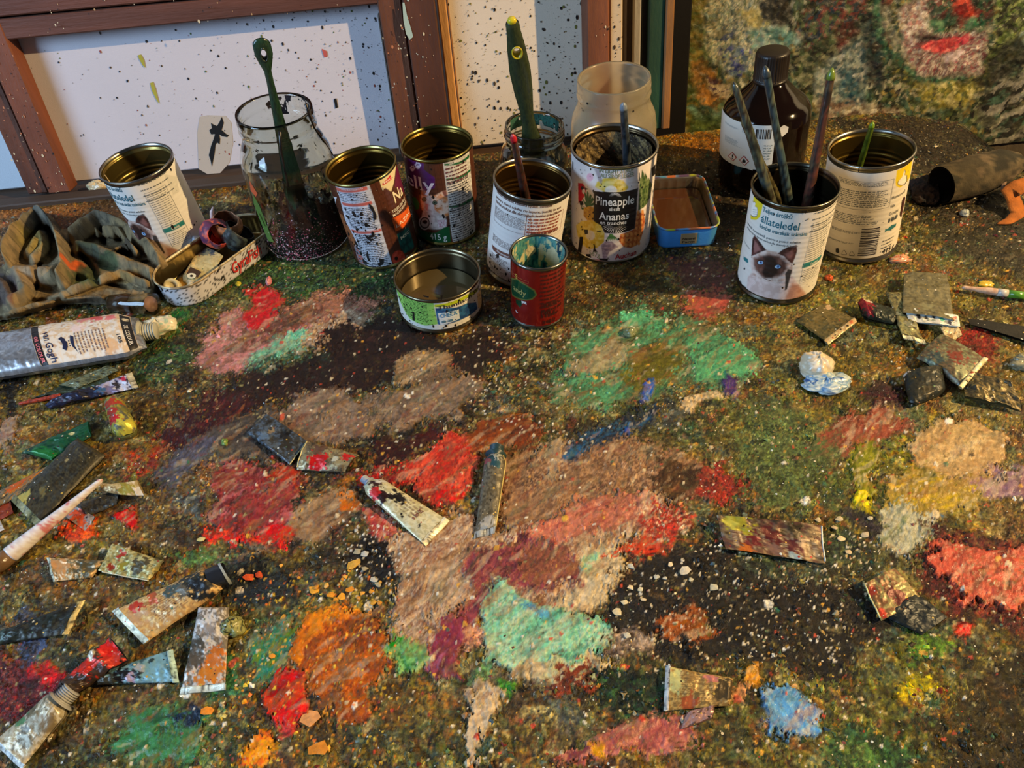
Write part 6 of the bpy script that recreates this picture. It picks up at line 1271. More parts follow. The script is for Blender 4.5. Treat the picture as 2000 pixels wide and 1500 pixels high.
# ================================================================== paint tubes and scraps lying on the table
FS = [0]
def bil(Q_, u, v): return (Q_[0]*((1-u)*(1-v))[..., None]+Q_[1]*(u*(1-v))[..., None]+Q_[2]*(u*v)[..., None]+Q_[3]*((1-u)*v)[..., None])
def foil(name, label, quad, z, th, pal, spl=(), text=None, crimp=None, crimpc=(190,180,150), nozzle=None, capc=None, bow=0.0, crump=.0008, cat='paint tube', seed=None, prof=2.2,
         nu=64, nv=44, edge=None, group=None, m_=None, bend=(), shoulder=.0, pals=(7, 5), torn=0.0):
    """a squeezed metal tube. quad: pixels nozzle-v0, crimp-v0, crimp-v1, nozzle-v1; z: mid heights (mm); th: thickness (mm) at nozzle and crimp end"""
    FS[0] += 1; sd = seed or FS[0]*7
    Q_ = np.array([atz(*p, zz/1000) for p, zz in zip(quad, z)]); cen = Q_.mean(0); base = np.array([cen[0], cen[1], TZ+.001])
    o = thing(name, label, cat, tuple(base), group)
    Lu = np.linalg.norm(Q_[1]-Q_[0]+Q_[2]-Q_[3])/2; Wv = np.linalg.norm(Q_[3]-Q_[0]+Q_[2]-Q_[1])/2
    eu = Q_[1]-Q_[0]; ev = Q_[3]-Q_[0]; nn = np.cross(eu, ev); nn /= np.linalg.norm(nn); nn = nn if nn[2] > 0 else -nn
    t0, t1 = th[0]/1000, th[1]/1000
    def wide(u):
        w_ = 1-shoulder*(1-sm(0, .12, u)) if shoulder else 1+0*u
        return w_*(1-.5*(1-np.sqrt(np.clip((1-u)/.16, 0, 1)))) if t1 > .0075 else w_
    def mid(u, v):
        v2 = .5+(v-.5)*wide(u); P = bil(Q_, u, v2)
        r = bow/1000*4*u*(1-u)
        for ub, a, w_ in bend: r = r+a/1000*np.exp(-((u-ub)/w_)**2)
        return P+(r*nn[None].T).T.reshape(P.shape) if np.ndim(r) == 0 else P+r[..., None]*nn
    def half(u, v):
        tt = t0+(t1-t0)*sm(0, 1, u)
        if shoulder: tt = tt*np.clip(.02+np.sqrt(np.clip(u/.1, 0, 1)), 0, 1)
        elif t0 > .0045: tt = tt*np.clip(.02+np.sqrt(np.clip(u/.06, 0, 1)), 0, 1)
        if t1 > .0075: tt = tt*np.clip(.02+np.sqrt(np.clip((1-u)/.12, 0, 1)), 0, 1)
        return .5*tt*np.sqrt(np.clip(1-np.abs(2*v-1)**prof, .0, 1))
    def noise(u, v): x = u*Lu*1000; y = v*Wv*1000; return crump*((fbm(x/9, y/9, 2, sd)-.5)*2.2+(np.abs(fbm(x/5+9, y/5, 2, sd+2)-.5)*-2.5+.4)*.8+.5*(fbm(x/2, y/2, 2, sd+3)-.5))
    def S(u, v, off=0.0): u = np.asarray(u, float); v = np.asarray(v, float); return mid(u, v)+(half(u, v)+noise(u, v)+off)[..., None]*nn-base
    uu = np.linspace(0, .93 if crimp else 1, nu); vv = np.linspace(0, 1, nv); U_, V_ = np.meshgrid(uu, vv)
    x = U_*Lu*1000; y = V_*Wv*1000
    K_ = .55*fbm(x/pals[0], y/pals[1], 4, sd+5)+.45*fbm(x/2.2, y/2.2, 3, sd+6); Cc = pick(K_, pal)
    if text is not None:
        (ua, ub, va, vb, tc, n_, along) = text
        a_, b_ = (V_-va)/(vb-va), (U_-ua)/(ub-ua)
        if along == 'u': a_, b_ = b_, a_      # rows run along u
        # rows stacked along a_, words along b_
        row = np.abs(np.modf(np.clip(a_, 0, .999)*n_)[0]-.5) < .28; word = fbm(b_*n_*5, np.floor(a_*n_)*3.7, 2, sd+8) > .42
        mk = (row & word & (a_ > 0) & (a_ < 1) & (b_ > 0) & (b_ < 1))[..., None]; Cc = np.where(mk, Cc*.35+lin(np.array(tc, float))*.65, Cc)
    for (su, sv, sr, sc_) in spl:             # paint stains: position, radius (mm), colour
        d = np.hypot(x-su*Lu*1000, y-sv*Wv*1000)+(fbm(x/2.5, y/2.5, 3, sd+int(su*90)+9)-.5)*sr*2.2
        Cc = Cc*(1-sm(sr*1.05, sr*.8, d)[..., None])+lin(np.array(sc_, float))*(.85+.3*fbm(x/2, y/2, 2, sd+11))[..., None]*sm(sr*1.05, sr*.8, d)[..., None]
    top = S(U_, V_); keep = None
    if torn: keep = ~((fbm(x/4, y/4, 3, sd+15)[:-1, :-1] < .30*torn+.28) & (np.minimum(np.minimum(U_, 1-U_), np.minimum(V_, 1-V_))[:-1, :-1] < .14))
    mb = MB().grid(top, Cc, keep=keep)
    U2, V2 = U_[::3, ::3], V_[::3, ::3]
    U2, V2 = np.meshgrid(uu[np.r_[0:nu:3, nu-1]], vv[np.r_[0:nv:3, nv-1]])
    bot = mid(U2, V2)-(half(U2, V2))[..., None]*nn+(np.minimum(noise(U2, V2), 0)-.0004)[..., None]*nn-base
    bot[..., 2] = np.maximum(bot[..., 2], .0004)
    mb.grid(bot, pal[0], flip=True)
    # rim strips closing the two skins
    for lo, hi in ((top[0], None), (top[-1], None)): pass
    body = mb.build('tube_body', m_ or M_foil, o)
    if edge is not None:                      # bright bare-metal or paper edge along one side
        for sv, c_ in edge:
            t_ = np.linspace(0, .93, 30); P = S(t_, np.full(30, sv), .0001); MB().tube(P, .0006, 6, c_).build('cut_edge', M_foil, o)
    if crimp:
        v_ = np.linspace(-.01, 1.01, 30); us = (.925, .93, .962, .966, 1.0, 1.0, .93)
        hh = (0, .0009, .0009, .0004, .0006, -.0007, -.0009)
        G = []
        for u_, h_ in zip(us, hh):
            P = mid(np.full(30, min(u_, 1.0)), v_)+(.0005*np.sin(v_*9+sd)+h_+.3*t1*(u_ < .93))[..., None]*nn-base; P[:, 2] = np.maximum(P[:, 2], .0006); G.append(P)
        G = np.array(G); K3 = fbm(np.repeat(v_[None], 7, 0)*9, G[..., 0]*900, 3, sd+20)
        MB().grid(G, pick(K3, [tuple(int(c*.5) for c in crimpc), crimpc, crimpc, tuple(min(255, int(c*1.12)) for c in crimpc)])).build('crimped_end', m_ or M_foil, o)
    if nozzle:
        rN, lN, cN = nozzle; p = mid(np.array(0.), np.array(.5))-base; d = mid(np.array(0.), np.array(.5))-mid(np.array(.12), np.array(.5)); d /= np.linalg.norm(d)
        n_ = 26; t_ = np.linspace(-.12, 1, n_); P = p+d*(t_*lN/1000)[:, None]; P[:, 2] = np.maximum(P[:, 2], rN/1000*.8)
        rr = rN/1000*(1+.09*np.sin(t_*34)); rr[:3] *= np.array([1.5, 1.35, 1.15]); MB().tube(P, rr, 18, cN).build('nozzle', M_plastic if capc is None else M_tin, o)
        if capc is not None:
            rc, lc, cc_, off = capc; t_ = np.array([0, .03, .12, .85, .97, 1]); P2 = p+d*(off/1000+t_*lc/1000)[:, None]; P2[:, 2] = np.maximum(P2[:, 2], rc/1000*.9)
            MB().tube(P2, np.array([.86, .98, 1, .96, .9, .6])*rc/1000, 22, cc_).build('screw_cap', M_plastic, o)
    return o, S, Lu, Wv
def on_text(o, S, st, p0, p1, q, c_, name='printing', off=.0004):
    mb = MB(); V, F = text_arr(st); p0, p1, q = map(np.array, (p0, p1, q)); w_ = p0+V[:, :1]*(p1-p0)+V[:, 1:2]*(q-p0)
    mb.add(S(w_[:, 0], w_[:, 1], off), F, c_); return mb.build(name, M_print, o, smooth=False)
def on_poly(o, S, pts, c_, name='printing', off=.0003, n=0):
    P = np.array(pts, float); tri = tessellate_polygon([[Vector((*p, 0)) for p in P]])
    return MB().add(S(P[:, 0], P[:, 1], off), [list(t_) for t_ in tri], c_).build(name, M_print, o, smooth=False)
DKF = [(34,34,30),(70,66,48),(50,50,42),(92,88,60)]; CRM = [(150,130,84),(200,182,132),(178,156,104),(216,204,160)]; OLV = [(48,48,34),(88,84,52),(66,64,44),(110,102,66)]
# big silver tube
o, S, Lu, Wv = foil('paint_tube', 'big silver oil paint tube with a stained cream label at the left edge', [(268,612),(-110,672),(-96,752),(290,690)], (14,14,14,14), (27, 27), [(150,154,160),(186,190,196),(166,168,172),(204,208,212)],
  [(.14,.25,5,(206,44,60)), (.24,.3,8,(214,150,150)), (.33,.3,6,(196,90,96))], nozzle=(8, 13, (176,176,160)), bow=0, crump=.0005, prof=2.0, shoulder=.25, nu=140, nv=50, m_=mat('silver_tube', rough=.3, metal=.8, bump=.0002, bscale=120))
U_, V_ = np.meshgrid(np.linspace(.035, .535, 150), np.linspace(.02, .98, 60)); x = U_*Lu*1000; y = V_*Wv*1000
Cc = pick(.6*fbm(x/14, y/10, 4, 5)+.4*fbm(x/4, y/4, 3, 8), [(190,160,130),(222,212,196),(210,184,150),(226,218,208)])
for ua, ub in ((.035, .085), (.495, .535)): Cc = np.where(((U_ > ua) & (U_ < ub) & (V_ > .12))[..., None], lin(np.array((26,24,24.))), Cc)
for su, sv, sr, sc_ in ((.20,.18,9,(208,60,74)),(.27,.16,7,(204,120,124)),(.13,.22,6,(214,96,104)),(.3,.42,8,(226,204,200)),(.06,.3,3.5,(222,214,190)),(.16,.85,9,(216,170,120)),(.25,.75,6,(222,188,150))):
    d = np.hypot(x-su*Lu*1000, y-sv*Wv*1000)+(fbm(x/3, y/3, 3, 7)-.5)*sr*1.6; k = sm(sr, sr*.6, d)[..., None]*.85; Cc = Cc*(1-k)+lin(np.array(sc_, float))*k
lb = MB().grid(S(U_, V_, .0004), Cc).build('paper_label', M_paper, o, label='stained cream label with black bands')
on_text(o, S, "van Gogh", (.476, .40), (.476, .97), (.440, .40), (24,30,70), off=.0008); on_text(o, S, "OIL COLOUR", (.524, .48), (.524, .96), (.505, .48), (226,120,130), off=.0008)
on_text(o, S, "OIL COLOUR", (.072, .48), (.072, .92), (.053, .48), (222,220,214), off=.0008); on_text(o, S, "105", (.118, .70), (.118, .86), (.100, .70), (40,36,40), off=.0008)
hd = [(.39,.56),(.376,.62),(.368,.70),(.372,.78),(.385,.84),(.40,.80),(.392,.72),(.398,.64),(.408,.60)]; on_poly(o, S, hd, (24,28,60), off=.0007); on_poly(o, S, [(.33,.60),(.345,.56),(.352,.66),(.350,.78),(.336,.86),(.330,.90),(.338,.78),(.334,.68)], (24,28,60), off=.0007)
for k in range(3): on_poly(o, S, [(.362,.66+.05*k),(.357,.66+.05*k),(.357,.68+.05*k),(.362,.68+.05*k)], (24,28,60), off=.0007)
mb = MB(); r_ = np.random.default_rng(9)
for i in range(9):
    u_ = .175+.018*i; v_ = .52
    while v_ < .93-.1*r_.random():
        e = min(v_+r_.uniform(.02, .06), .93); P = S(np.array([u_, u_, u_+.006, u_+.006]), np.array([v_, e, e, v_]), .0007); mb.add(P, [(0,1,2,3)], (120,100,96)); v_ = e+.012
mb.build('printing', M_print, o, smooth=False)
p = atz(322, 640, .012); ob = MB(); t_ = np.linspace(0, 1, 9)
def lump(name, label, px_, py_, r, hgt, cols, cat='paint blob', seed=1, sq=(1, 1), yaw=0, parent=None, n=(34, 22), rough=.35, group=None, zb=.0):
    """one squeezed or dried blob of paint"""
    c_ = atz(px_, py_, .001); a_ = np.linspace(0, 2*np.pi, n[0], endpoint=False); f_ = np.linspace(-.45, np.pi/2, n[1]); A_, F_2 = np.meshgrid(a_, f_)
    nz = 1+rough*(fbm(np.cos(A_)*1.6+seed, np.sin(A_)*1.6+F_2*1.3, 3, seed)-.5)*2+rough*.5*(fbm(np.cos(A_)*5+seed, np.sin(A_)*5+F_2*4, 2, seed+3)-.5)
    X_ = r*sq[0]*np.cos(F_2)*np.cos(A_)*nz/1000; Y_ = r*sq[1]*np.cos(F_2)*np.sin(A_)*nz/1000; Z_ = np.maximum(hgt/1000*(np.sin(F_2)*.75+.3)*nz, .0004)+zb
    cy, sy_ = math.cos(yaw), math.sin(yaw); G = np.stack([X_*cy-Y_*sy_, X_*sy_+Y_*cy, Z_], -1)
    Cc = pick(fbm(A_*1.5, F_2*3, 3, seed+6)*.6+fbm(A_*4, F_2*7, 2, seed+8)*.4, cols)
    o_ = MB().grid(G, Cc, wrap=True).build(name, M_gloss, parent); 
    if parent is None: o_.location = c_; tag(o_, label, cat, group)
    else: o_.location = Vector(c_)-parent.location; o_['label'] = label
    return o_
lump('paint_plug', 'cream and mint paint squeezed from the neck', 314, 642, 13, 12, [(204,196,150),(226,218,190),(160,196,170)], seed=4, sq=(1.3, .9), yaw=.1, parent=o)
# small tubes and scraps at the left
foil('paint_tube', 'crumpled navy paint tube with a lilac stained crimped end, below the big silver tube', [(85,790),(258,728),(270,756),(100,800)][::1], (7,7,5,4), (9, 3), [(24,28,50),(36,42,72),(28,28,36),(70,60,80)],
  [(.72,.4,9,(176,172,196)),(.85,.6,8,(206,206,220)),(.7,.8,6,(120,110,140)),(.88,.25,2.5,(190,40,70)),(.6,.6,4,(60,100,150)),(.78,.5,3,(50,44,44))], crimp=True, crimpc=(196,196,180), crump=.0016, bend=((.3, 4, .2),), shoulder=.3)
foil('paint_tube', 'flat dark green-black tube tucked under the big silver tube', [(62,778),(205,722),(215,746),(150,768)], (3,5,5,3), (4,3), [(30,40,34),(56,66,48),(40,48,40)], crump=.001)
foil('paint_tube', 'dark olive tube folded beneath the silver tube near its label end', [(112,752),(210,715),(232,724),(150,760)], (7,9,8,6), (4,3), [(70,76,56),(110,116,88),(50,54,44)], crump=.001)
handle('brush_handle', 'thin red stick poking out from under the navy tube', (36,789), .004, (92,778), .004, .012, [(.1,.0016),(.9,.0024)], [(130,40,26),(160,60,36),(110,44,30)], cat='stick')
o, S, _, _ = foil('paint_tube_stub', 'stubby capsule-shaped tube end smeared yellow and red', [(203,792),(224,856),(272,842),(240,778)], (11,11,11,11), (22,21), [(110,112,60),(166,160,60),(96,100,84),(190,184,80)],
  [(.25,.5,6,(176,60,36)),(.5,.35,6,(170,50,36)),(.72,.3,5.5,(200,34,34)),(.9,.75,8,(206,196,70)),(.5,.85,4,(120,120,60))], crump=.0006, prof=2.0, shoulder=.55)
foil('paint_tube', 'bottle green paint tube left of the dark ribbed one', [(40,884),(172,822),(178,852),(100,898)], (4,6,5,3), (8,4), [(16,62,42),(24,84,54),(14,44,34)], [(.05,.7,9,(30,110,50)),(.7,.4,2,(206,206,150))], crump=.001)
foil('paint_tube', 'grey and orange stained tube at the left edge below the green one', [(-20,968),(104,906),(40,968),(-20,1000)], (6,6,5,4), (7,4), [(90,88,84),(130,116,90),(60,60,56)], [(.6,.3,10,(176,110,44)),(.5,.2,7,(196,90,36))], crump=.001)
o, S, Lu, Wv = foil('paint_tube', 'large flattened dark grey-brown tube with fine ribs at the left', [(152,856),(22,978),(72,1030),(206,890)], (9,6,4,6), (12,5), [(44,42,34),(70,66,48),(56,52,40),(88,80,50)],
  [(.9,.2,6,(180,170,90)),(.7,.5,4,(110,100,60)),(.3,.4,2,(150,140,100)),(.45,.6,2,(30,30,26))], crimp=True, crimpc=(120,110,66), crump=.0008, text=(.05,.6,.1,.9,(36,34,28),22,'u'))
o, a0_, b0_ = handle('paddle_handle', 'white plastic paddle handle streaked with red, lying diagonally at the left', (200,936), .020, (22,1082), .008, .001, [(.05,.0022),(.3,.0034),(.75,.0058),(.93,.0066),(1,.0068)], [(206,196,190),(226,222,218),(214,200,196),(196,120,120)], cat='handle')
MB().tube(np.array([[0,0,0],[-.006,-.006,-.001],[-.014,-.013,-.001]]), [.0066,.0068,.0062], 18, (110,84,56)).build('handle_end', M_gloss, o, label='brown taped end')
on = lambda *a: None
foil('paint_tube', 'cream lettered tube scrap beside the top of the white paddle handle', [(184,940),(268,938),(282,968),(180,950)], (14,13,6,10), (5,2), CRM, [(.1,.4,4,(206,150,60)),(.75,.5,5,(150,140,60)),(.95,.7,4,(222,214,196))], text=(.2,.6,.2,.9,(120,90,60),5,'u'), crump=.0006, bow=5)
foil('paint_tube', 'ribbed dark grey tube under the cream lettered scrap', [(150,985),(236,952),(228,985),(170,1010)], (6,8,5,3), (7,3), [(44,44,42),(70,70,64),(90,84,60)], text=(.1,.8,.1,.9,(30,30,30),12,'v'), crump=.0008)
foil('foil_scrap', 'small triangular scrap smeared vermilion', [(122,1004),(150,990),(186,1010),(170,1040)], (3,5,4,2), (2,1), [(120,110,110),(160,150,140),(100,60,50)], [(.7,.4,7,(214,84,44)),(.2,.7,4,(220,90,40))], crump=.001, cat='scrap')
foil('paint_tube', 'peach and cream tube piece with a white crimp, left of the olive cream one', [(205,1094),(92,1090),(104,1136),(180,1128)][::1], (6,6,4,3), (5,2), [(150,130,90),(196,160,110),(120,104,66),(206,176,130)], [(.75,.5,8,(200,150,96)),(.2,.4,8,(90,84,60))], crimp=True, crimpc=(206,194,160), crump=.0013)
foil('paint_tube', 'olive and cream tube piece speckled red, right of the peach one', [(322,1096),(220,1062),(194,1116),(290,1134)], (6,8,4,3), (6,3), [(120,116,70),(190,184,130),(150,140,84),(90,84,56)], [(.75,.3,3,(170,60,40)),(.6,.6,4,(150,140,50)),(.3,.5,6,(80,76,56)),(.8,.8,3,(150,60,40))], crump=.0015, edge=((1.0, (206,196,160)),))
foil('paint_tube', 'dark slate tube with a curled cream crimp at the lower left', [(-20,1240),(166,1172),(134,1238),(-20,1262)], (5,10,6,3), (7,3), [(26,36,36),(44,50,44),(34,34,30),(60,58,44)], [(.1,.5,8,(60,76,70))], crimp=True, crimpc=(186,172,120), crump=.001)
o, S, Lu, Wv = foil('paint_tube', 'large orange-cream lettered tube with a dark open neck, below the olive cream piece', [(408,1108),(218,1194),(280,1258),(436,1152)], (13,9,6,10), (17,6), [(170,130,80),(214,180,116),(190,150,96),(222,204,160)],
  [(.22,.3,9,(50,54,50)),(.15,.7,10,(36,40,44)),(.42,.3,6,(70,84,80)),(.36,.5,5,(96,90,76)),(.62,.25,4,(190,90,50)),(.8,.2,4,(186,60,40)),(.85,.45,6,(196,160,120)),(.6,.1,4,(180,90,50))], text=(.36,.72,.2,.85,(110,72,50),11,'v'), crimp=True, crimpc=(216,204,170), crump=.001, shoulder=.1)
MB().add(S(np.array([.19,.20,.20,.19]), np.array([.02,.02,.98,.98]), .0005), [(0,1,2,3)], (20,20,20)).build('seam_line', M_print, o, smooth=False)
c_ = atz(437, 1122, .012)-np.array(o.location); MB().tube(np.array([c_+[-.010,-.0035,0], c_+[-.004,-.001,0], c_+[.001,.0005,0]]), [.0080,.0086,.0084], 30, (34,38,46), caps=False).tube(np.array([c_+[.0,.0,0], c_+[.0015,.001,0]]), [.0090,.0090], 30, (150,160,160), caps=False).tube(np.array([c_+[-.008,-.002,0], c_+[-.001,.0,0]]), [.006,.006], 20, (50,60,70)).build('open_neck', M_gloss, o, label='dark glossy open neck with a silver rim')
foil('paint_tube', 'white and grey tube smeared orange, standing on its crimp right of the light blue one', [(388,1186),(352,1356),(440,1348),(448,1186)], (7,3,3,6), (9,3), [(150,146,140),(206,202,196),(120,112,100),(186,180,172)],
  [(.78,.6,9,(206,126,40)),(.62,.72,7,(196,110,36)),(.62,.2,7,(90,80,66)),(.45,.2,5,(80,76,66)),(.3,.5,4,(150,140,130))], crimp=True, crimpc=(206,214,200), crump=.0009)
lump('paint_ring', 'small glossy olive ring cap peeking out behind the white and orange tube', 458, 1228, 8, 9, [(60,66,40),(150,150,90),(40,44,34)], 'cap', 12, (1, 1))
foil('paint_tube', 'light blue crumpled tube with black and lilac paint and a pale crimp', [(180,1318),(338,1268),(350,1332),(190,1338)], (7,6,3,3), (9,3), [(60,90,96),(96,136,146),(130,170,180),(50,66,66)],
  [(.38,.5,7,(26,26,28)),(.45,.75,4,(176,160,186)),(.62,.6,5,(34,44,48)),(.6,.3,3,(160,170,180)),(.1,.5,8,(60,62,54)),(.75,.5,8,(120,166,178))], crimp=True, crimpc=(170,206,206), crump=.0013)
foil('paint_tube', 'dark tube with scarlet paint folds, left of the light blue one', [(112,1340),(216,1246),(250,1290),(150,1356)], (8,13,10,6), (12,6), [(40,32,28),(70,52,44),(50,40,34)], [(.45,.3,8,(196,44,28)),(.95,.4,7,(206,34,28)),(.8,.75,6,(200,60,44)),(.1,.5,8,(60,50,44)),(.65,.1,3,(206,196,170))], nozzle=(5, 7, (50,46,44)), crump=.002, bend=((.7, 4, .1),))
o, S, _, _ = foil('paint_tube', 'white tube with a blurred dark fingerprint at the bottom left corner', [(108,1346),(-14,1450),(42,1502),(134,1388)], (12,5,4,10), (15,4), [(150,136,104),(196,186,160),(170,156,120),(214,210,196)],
  [(.4,.5,9,(120,110,84)),(.62,.5,4,(70,66,54)),(.55,.15,4,(96,140,96)),(.7,.6,5,(110,104,84)),(.3,.8,6,(130,116,90))], crimp=True, crimpc=(210,208,200), nozzle=(6, 8, (160,160,156)), crump=.0006, shoulder=.35)
foil('foil_scrap', 'rust red flat scrap at the left edge beside the ribbed tube', [(-12,990),(20,976),(26,1002),(-12,1022)], (3,4,3,2), (2,1), [(110,44,28),(140,60,36)], crump=.0008, cat='scrap')
foil('foil_scrap', 'white paper scrap corner at the left edge under the paddle handle', [(-12,1012),(-2,1012),(8,1034),(-12,1044)], (3,3,3,2), (2,1), [(206,200,190),(180,170,160)], crump=.0004, cat='scrap')
# centre pieces
foil('paint_tube', 'folded slate blue tube piece with a cream crimp, in the grey-brown smear', [(482,846),(520,808),(600,862),(566,908)], (5,8,5,3), (5,3), [(50,46,40),(80,92,104),(60,60,56),(40,36,32)], [(.3,.3,5,(96,116,136)),(.6,.35,3,(150,124,84)),(.75,.6,5,(30,28,26)),(.5,.75,6,(50,44,32))], crump=.0009, edge=((1.0, (176,170,130)),))
foil('foil_scrap', 'foil scrap splashed bright red beside the folded slate blue piece', [(600,862),(580,918),(674,922),(702,890)][::1], (8,2,4,7), (3,2), [(90,76,56),(150,136,96),(110,96,70),(60,56,44)], [(.75,.4,8,(196,24,26)),(.6,.45,6,(190,30,28)),(.3,.85,4,(200,34,30)),(.5,.7,2.5,(206,200,170)),(.25,.3,5,(96,70,56))], crump=.001, bow=4, edge=((0.0, (190,180,130)),), cat='scrap')
o, S, Lu, Wv = foil('paint_tube', 'small cream lettered paint tube blotched black and red near the centre', [(702,954),(832,1066),(878,1018),(738,930)], (8,3,4,9), (12,2.5), [(196,190,150),(216,210,172),(188,180,136),(224,220,190)],
  [(.12,.5,6,(60,34,30)),(.22,.25,5,(190,36,34)),(.16,.2,3,(180,40,36)),(.3,.3,5,(50,30,28)),(.42,.65,4.5,(26,22,20)),(.36,.55,3,(30,26,24)),(.3,.8,2.2,(26,22,20)),(.5,.55,1.6,(26,22,20)),(.7,.6,1.0,(30,26,22)),(.8,.3,1.2,(26,22,20)),(.85,.55,.9,(26,22,20)),(.6,.2,1,(40,34,28)),(.1,.85,4,(206,206,200))], crimp=True, crimpc=(222,214,180), nozzle=(3.2, 6, (150,160,176)), capc=None, crump=.0004, shoulder=.4, text=(.45,.68,.3,.9,(110,80,60),5,'v'))
on_text(o, S, "20 ml e", (.72, .80), (.72, .36), (.665, .80), (120,60,50))
o, S, Lu, Wv = foil('paint_tube', 'thin upright paint tube with a white and teal smeared shoulder, right of the red smear', [(948,886),(926,1052),(966,1042),(990,888)], (8,3,3,8), (13,3), [(70,66,54),(110,104,86),(84,78,62),(130,124,104)],
  [(.06,.6,6,(190,196,190)),(.10,.3,5,(40,70,80)),(.16,.6,4,(36,76,90)),(.12,.15,3,(150,80,80)),(.85,.6,5,(170,170,166)),(.95,.4,4,(150,160,170))], crimp=True, crimpc=(176,180,176), nozzle=(5.5, 7, (40,66,72)), crump=.0005, shoulder=.35, edge=((1.0, (206,190,120)),))
# upper right pile
foil('foil_scrap', 'flat mottled tube piece with a spotted cream crimp in front of the cat tin', [(1556,628),(1622,672),(1674,624),(1612,592)], (3,5,4,3), (3,2), [(70,64,38),(110,96,56),(88,80,46),(60,62,44)], [(.2,.9,4,(190,160,120))], crimp=False, crump=.001, edge=(), cat='scrap')
o, S, _, _ = foil('foil_scrap', 'narrow cream crimp strip spotted black and red', [(1609,664),(1668,620),(1674,628),(1618,673)], (6,6,6,6), (1.5,1.5), [(206,190,140),(190,160,110),(214,200,160)], [(.3,.5,1.2,(30,26,22)),(.5,.3,1,(30,26,22)),(.2,.6,1,(150,50,40)),(.85,.4,2,(196,110,70)),(.7,.6,1.2,(30,26,22))], nu=50, nv=10, cat='scrap')
foil('paint_tube', 'black-green tube with a crimson smeared mouth, left end of the pile', [(1672,584),(1748,602),(1752,636),(1690,622)], (9,8,5,7), (14,8), [(20,28,24),(34,44,36),(28,30,26)], [(.08,.4,7,(140,24,38)),(.12,.75,4,(120,20,34)),(.25,.15,4,(206,190,170))], crump=.0012, shoulder=.3)
foil('paint_tube', 'grey-olive folded tube with a white spotted end, topmost of the pile', [(1766,534),(1762,612),(1864,626),(1850,536)], (11,13,12,10), (4,4), [(84,80,56),(116,110,80),(98,94,70),(70,66,48)], [(.8,.5,6,(130,128,96)),(.3,.4,4,(100,96,72))], crump=.0009, bend=((.6, -1.2, .1),))
foil('paint_tube', 'white black-spotted crimp fold below the topmost grey-olive tube', [(1768,606),(1776,628),(1876,638),(1872,616)], (13,9,9,12), (3,2), [(190,190,176),(214,214,204),(150,160,140)], [(.5,.2,2.5,(26,26,26)),(.6,.35,2,(26,26,26)),(.4,.5,2,(30,30,34)),(.5,.65,2,(80,170,140)),(.7,.8,2.5,(30,34,60)),(.3,.9,2,(190,120,100))], nu=40, crump=.0006)
foil('paint_tube', 'narrow yellow-grey tube under the topmost one, crimp pointing down', [(1730,570),(1764,660),(1808,672),(1762,572)], (7,9,7,7), (5,3), [(96,92,56),(150,146,96),(120,112,72),(66,66,50)], [(.7,.6,5,(130,132,110)),(.75,.75,2.2,(40,40,40)),(.5,.1,3,(206,200,150))], crimp=True, crimpc=(216,206,160), crump=.0012)
foil('paint_tube', 'reddish and grey-green tube with a long cream crimp on the right side of the pile', [(1790,698),(1838,652),(1920,700),(1876,756)], (8,11,11,8), (8,4), [(84,88,66),(120,124,92),(100,84,62),(60,66,54)], [(.55,.6,8,(120,50,36)),(.7,.4,6,(96,70,50)),(.2,.3,6,(60,76,74)),(.3,.85,5,(150,150,110))], crump=.001, bow=3)
o, S, _, _ = foil('foil_scrap', 'long cream crimp strip with a red smear at the right of the pile', [(1872,754),(1920,698),(1930,702),(1880,760)], (13,13,12,12), (2,2), [(206,196,150),(222,214,170),(196,180,130)], [(.2,.5,1.4,(30,28,24)),(.35,.5,1.2,(30,28,24)),(.5,.1,2,(170,70,44))], nu=50, nv=10, cat='scrap')
foil('paint_tube', 'round blue-black tube end at the bottom of the pile', [(1762,726),(1778,796),(1848,768),(1840,716)], (9,7,7,10), (15,10), [(22,28,32),(34,42,42),(44,44,34),(26,30,28)], [(.1,.05,2.5,(206,200,190)),(.8,.5,6,(60,54,36))], crump=.0008, shoulder=.3)
foil('paint_tube', 'crumpled olive-brown tube casting a shadow at the right of the pile', [(1880,724),(1884,776),(1996,800),(1976,746)], (9,7,7,13), (5,3), [(84,74,44),(120,104,62),(60,54,38),(96,84,52)], [(.3,.4,5,(70,64,44))], crump=.0022, bow=3)
foil('foil_scrap', 'pale scrap with a crimson smear above the reddish tube', [(1836,640),(1850,668),(1880,655),(1868,630)], (6,7,6,5), (2,1.5), [(190,174,130),(206,190,150),(150,120,80)], crump=.0012, cat='scrap')
foil('palette_knife_blade', 'flat black blade lying at the right edge below the green handle', [(1890,622),(1896,634),(2060,684),(2060,648)], (5,5,5,5), (2,2), [(16,15,13),(22,21,18)], crump=.0002, cat='palette knife', nu=50, nv=14)
o, a0_, b0_ = handle('paintbrush', 'slim brush lying at the right edge with pale wood, white and green bands', (1878,561), .006, (2040,583), .006, .001, [(.1,.0020),(.35,.0036),(1,.0030)], [(190,150,120),(206,176,150)], cat='paintbrush')
d = (b0_-a0_)/np.linalg.norm(b0_-a0_); q0 = a0_-b0_
MB().tube(np.array([q0+d*.031, q0+d*.040]), [.0037,.0038], 14, (190,186,176)).build('white_band', M_gloss, o); MB().tube(np.array([q0+d*.040, q0+d*.056]), [.0038,.0038], 14, (84,140,44)).build('green_band', M_gloss, o)
